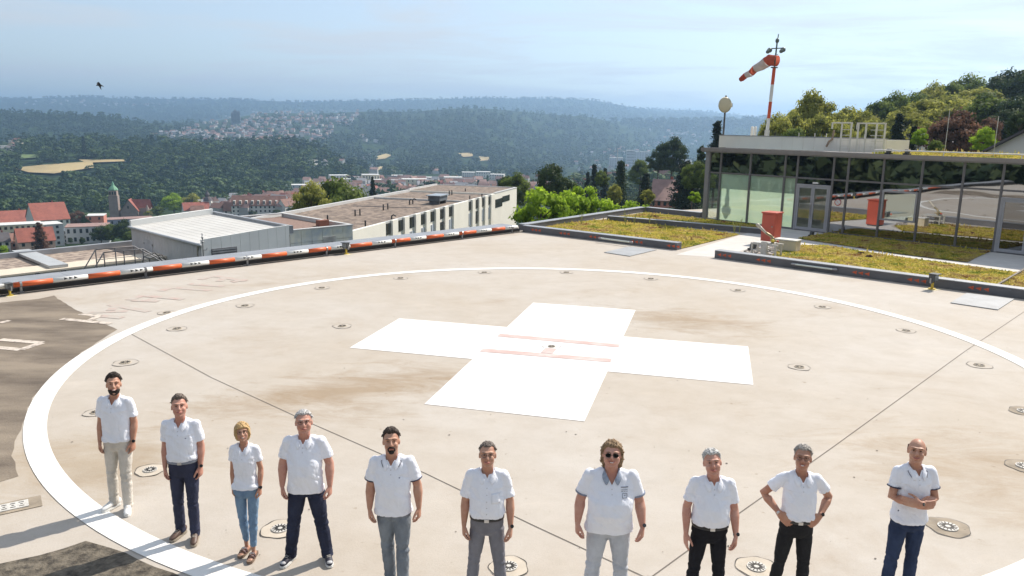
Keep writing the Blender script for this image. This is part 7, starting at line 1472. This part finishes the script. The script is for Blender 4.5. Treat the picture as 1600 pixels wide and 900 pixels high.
for i, (px, yt, w, d, k, f) in enumerate(sorted(RT, key=lambda t: (t[3] < 135 and t[1] > 145, t[0]))):
    top = not (d < 135 and yt > 145); j = i if top else i-sum(1 for t in RT if not (t[3] < 135 and t[1] > 145))
    T(px, yt, w, d, k, f, 'tree on the right hillside, %s from the left of the %s row' % (pos_words[j], 'upper' if top else 'lower'), 'trees on the right hillside', name='broadleaf_tree')
T(1406, 176, 30, 88, 'c1', F_CON, 'tall dark conifer on the right hillside, the left and bigger of two', name='conifer'); T(1429, 196, 18, 86, 'y', F_CON, 'slim dark conifer on the right hillside, the right of two', name='conifer')
T(1500, 176, 84, 84, 'b2', F_COP, 'large copper beech with dark red brown leaves behind the glass building', name='copper_beech'); T(1546, 186, 44, 90, 'b1', F_COP, 'smaller copper coloured tree right of the copper beech', name='copper_beech')
T(1464, 224, 30, 66, 'b3', F_MID, 'small round bush before the copper beech', name='bush'); T(1438, 206, 24, 74, 'b0', F_LIME, 'light green shrub left of the copper beech', name='bush')
for i, (px, yt, w) in enumerate([(1540, 205, 34), (1556, 222, 30), (1578, 226, 30)]): T(px, yt, w, 68+i, 'b%d' % i, F_LIME if i == 0 else F_MID, 'garden shrub at the right, %s of the three beside the grey roof' % ('left', 'middle', 'right')[i], 'garden shrubs at the right', name='bush')
T(1596, 180, 40, 70, 'b3', F_DARK, 'dark tree cut by the right edge above the grey roof', name='broadleaf_tree')
# pale house walls among the hillside trees, and a grey roof at the right edge
for (px, py, w, h, d, rh, lab) in ((1392, 226, 14, 5, 96, 0, 'sliver of a white house behind the dark conifers'), (1440, 222, 30, 5, 100, 1, 'low white house behind the slim conifer'), (1628, 240, 40, 3, 60, 2.0, 'house with steep grey roof at the right edge')):
    p = at(px, py, d); gz = float(ground(np.array([p.x]), np.array([d]))[0]); house((p.x, p.y, gz), 0.5 if rh < 3 else 1.1, w*d/F*1.2, 7, max(2.2, p.z-gz), rh, WALLS[0 if rh < 3 else 3], ROOFS[4 if rh == 0 else 2], lab, nx=3, nf=1, depth=None) if False else house((p.x, p.y, gz), 0.5 if rh < 3 else 1.1, w*d/F*1.2, 7, max(2.2, p.z-gz), rh, WALLS[0 if rh < 3 else 3], ROOFS[4 if rh == 0 else 2], lab, nx=3, nf=1)
# town trees at the left
for (px, yt, w, yb, k, f, lab, nm) in [(60, 346, 30, 404, 'c2', F_COP, 'brownish pine in front of the pink house', 'conifer'), (156, 354, 26, 384, 'b0', F_DARK, 'left of the dark trees before the grey hall', 'broadleaf_tree'), (174, 350, 28, 384, 'b1', F_MID, 'middle of the dark trees before the grey hall', 'broadleaf_tree'), (193, 344, 32, 386, 'b2', F_DARK, 'right tallest of the dark trees before the plant building', 'broadleaf_tree'), (203, 362, 22, 390, 'b3', F_MID, 'small tree touching the plant building corner', 'broadleaf_tree'), (107, 340, 20, 362, 'b3', F_DARK, 'dark tree beside the high red gable', 'broadleaf_tree'), (118, 330, 24, 362, 'b1', F_COP, 'dark purple tree behind the grey hall', 'copper_beech'), (134, 336, 18, 362, 'b0', F_DARK, 'dark tree left of the rose red building', 'broadleaf_tree'), (270, 303, 34, 338, 'b2', F_LIME, 'yellow green tree left of the red roofed hall', 'broadleaf_tree'), (300, 304, 30, 336, 'b0', F_GOLD, 'light green tree behind the red roofed hall', 'broadleaf_tree'), (245, 322, 22, 340, 'b1', F_MID, 'green tree right of the church nave', 'broadleaf_tree'), (3, 384, 18, 404, 'b1', F_LIME, 'bright yellow green bush at the left edge', 'bush'), (110, 372, 7, 384, 'b0', F_DARK, 'small dark shrub left on the parking', 'bush'), (128, 371, 9, 383, 'b2', F_DARK, 'small dark shrub right on the parking', 'bush'), (395, 330, 14, 343, 'b1', F_DARK, 'left tree before the long row of flats', 'broadleaf_tree'), (432, 328, 16, 343, 'b3', F_DARK, 'right tree before the long row of flats', 'broadleaf_tree'), (455, 326, 22, 345, 'b0', F_DARK, 'dark tree right of the long row of flats', 'broadleaf_tree'), (129, 212, 8, 250, 'y', F_CON, 'tall dark columnar tree on the wooded hill at the left', 'conifer'), (232, 330, 14, 342, 'b3', F_GOLD, 'pale green tree before the church turret', 'broadleaf_tree')]:
    q = place(px, yb); T(px, yt, w, q.y, k, f, lab, name=nm)
# woods: crowns one cannot count
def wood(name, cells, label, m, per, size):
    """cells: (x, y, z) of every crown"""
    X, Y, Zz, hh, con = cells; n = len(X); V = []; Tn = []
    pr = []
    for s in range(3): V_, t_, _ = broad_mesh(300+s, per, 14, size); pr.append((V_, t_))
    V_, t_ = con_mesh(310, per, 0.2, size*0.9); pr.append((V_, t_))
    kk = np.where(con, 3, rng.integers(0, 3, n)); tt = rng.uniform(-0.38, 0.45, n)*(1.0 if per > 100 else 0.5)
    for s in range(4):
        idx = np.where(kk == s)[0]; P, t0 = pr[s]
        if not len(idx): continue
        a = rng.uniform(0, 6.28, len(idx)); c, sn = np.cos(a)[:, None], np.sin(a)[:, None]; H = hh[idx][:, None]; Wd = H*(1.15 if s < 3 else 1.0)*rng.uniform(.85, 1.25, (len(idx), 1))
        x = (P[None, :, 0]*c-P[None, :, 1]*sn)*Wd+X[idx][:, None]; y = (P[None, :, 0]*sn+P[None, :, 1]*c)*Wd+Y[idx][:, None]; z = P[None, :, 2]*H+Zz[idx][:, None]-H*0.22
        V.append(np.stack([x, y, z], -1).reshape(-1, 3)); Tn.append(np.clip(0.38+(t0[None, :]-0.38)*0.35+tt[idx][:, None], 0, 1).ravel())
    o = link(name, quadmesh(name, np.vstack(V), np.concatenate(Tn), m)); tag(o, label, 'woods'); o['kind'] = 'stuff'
TOWN = [[(450, 280), (700, 274), (900, 280), (890, 345), (450, 345)], [(-20, 335), (330, 330), (470, 310), (470, 360), (-20, 420)], [(240, 212), (300, 199), (350, 180), (420, 172), (560, 174), (560, 190), (500, 222), (300, 222)], [(0, 226), (28, 222), (28, 250), (0, 252)], [(570, 205), (596, 230), (596, 262), (566, 240)], [(880, 262), (1030, 256), (1030, 280), (880, 282)]]
def woodcells(y0, y1, n, h0, h1, dmin, dmax, keep_town=0.0, x0=-30, x1=1240, conf=0.15):
    X = rng.uniform(x0, x1, n); Y = rng.uniform(y0, y1, n); k = np.ones(n, bool)
    for p in MEAD:
        for dy in (0, 3, 6, 9, 12, 15): k &= ~inside(p, X, Y-dy)
    for p in TOWN: k &= ~(inside(p, X, Y) & (rng.random(n) > keep_town))
    X, Y = X[k], Y[k]; x, y, z = hit(X, Y); g = np.isfinite(y) & (y > dmin) & (y < dmax); return x[g], y[g], z[g], rng.uniform(h0, h1, g.sum()), rng.random(g.sum()) < conf
wood('woodland', woodcells(222, 338, 2900, 13, 27, 560, 1600, 0.05), 'dense mixed wood covering the nearer hillside beyond the town', foliage_mat('wood_near', (0.016, 0.045, 0.022), (0.10, 0.155, 0.045), 0.2), 210, 0.075)
wood('woodland', woodcells(165, 300, 9500, 13, 25, 1600, 4600, 0.22), 'wooded middle hills around the far hillside town', foliage_mat('wood_mid', (0.016, 0.042, 0.028), (0.07, 0.115, 0.045), 0.15), 44, 0.15)
wood('woodland', woodcells(150, 215, 9000, 24, 34, 4600, 12000, 0.4, conf=0.1), 'hazy forest on the farthest ridges', foliage_mat('wood_far', (0.02, 0.045, 0.03), (0.05, 0.08, 0.04), 0.1), 18, 0.26)
# shrubs filling the slope right of centre and behind the glass building
n = 900; X = rng.uniform(880, 1700, n); D = rng.uniform(75, 600, n); az = np.arctan((X-800)/F); xx = np.tan(az)*D; zz_ = ground(xx, D); kk = (X < 1130) & (D > 300) & (D < 560) | (X > 1190) & (D > 130)
pj = kk; hh = rng.uniform(3, 7, pj.sum())
wood('undergrowth', (xx[pj], D[pj], zz_[pj], hh, rng.random(pj.sum()) < 0.1), 'low bushes and garden greenery on the slope at the right', foliage_mat('undergrowth_leaves', (0.03, 0.05, 0.015), (0.10, 0.13, 0.03), 0.3), 260, 0.06)
# dark wooded slope on the far left behind the camera, seen only in the mirror glass
n = 1500; a = rng.uniform(-2.6, -0.85, n); r = rng.uniform(110, 420, n); xx = np.sin(a)*r; yy = np.cos(a)*r
wood('woodland', (xx, yy, ground(xx, yy), rng.uniform(12, 20, n), rng.random(n) < .2), 'dark wooded slope mirrored in the glass front', foliage_mat('wood_back', (0.014, 0.03, 0.015), (0.06, 0.08, 0.03), 0.15), 120, 0.09)
# bird
q = at(155, 133, 60); e = empty('flying_bird', q, 0.4); tag(e, 'small dark bird flying in the sky at the left', 'bird'); MBK = mat('feather_dark', (0.03, 0.028, 0.028), 0.8)
m = MB(); m.tube([(-0.16, 0, -0.02), (-0.05, 0, 0.0), (0.1, 0, -0.02), (0.22, 0, -0.06)], [0.012, 0.045, 0.04, 0.01], 8)
m.add([(-0.02, 0.02, 0.02), (0.1, 0.02, 0.01), (0.02, -0.28, 0.16), (-0.06, -0.22, 0.14), (-0.1, -0.42, 0.02), (0.0, -0.44, 0.0)], [(0, 1, 2, 3), (3, 2, 5, 4)]); m.add([(-0.02, -0.02, 0.02), (0.1, -0.02, 0.01), (0.06, 0.2, -0.12), (-0.02, 0.18, -0.1), (0.06, 0.36, -0.26)], [(0, 3, 2, 1), (3, 4, 2)]); b_ = m.build('body', MBK, e); e.scale = (1.35,)*3
# ------------------------------------------------------------------ haze
m = bpy.data.materials.new('haze'); m.use_nodes = True; nt = m.node_tree; nt.nodes.clear(); o_ = N(nt, 'ShaderNodeOutputMaterial'); v = N(nt, 'ShaderNodeVolumePrincipled'); v.inputs['Color'].default_value = (0.47, 0.69, 0.97, 1); v.inputs['Density'].default_value = 1.55e-4; v.inputs['Anisotropy'].default_value = 0.6
nt.links.new(v.outputs[0], o_.inputs['Volume'])
mb = MB(); mb.box((-17000, -17000, -420), (17000, 17000, 420)); o = mb.build('haze', m); o['kind'] = 'stuff'; tag(o, 'thin blue summer haze filling the valley', 'haze')
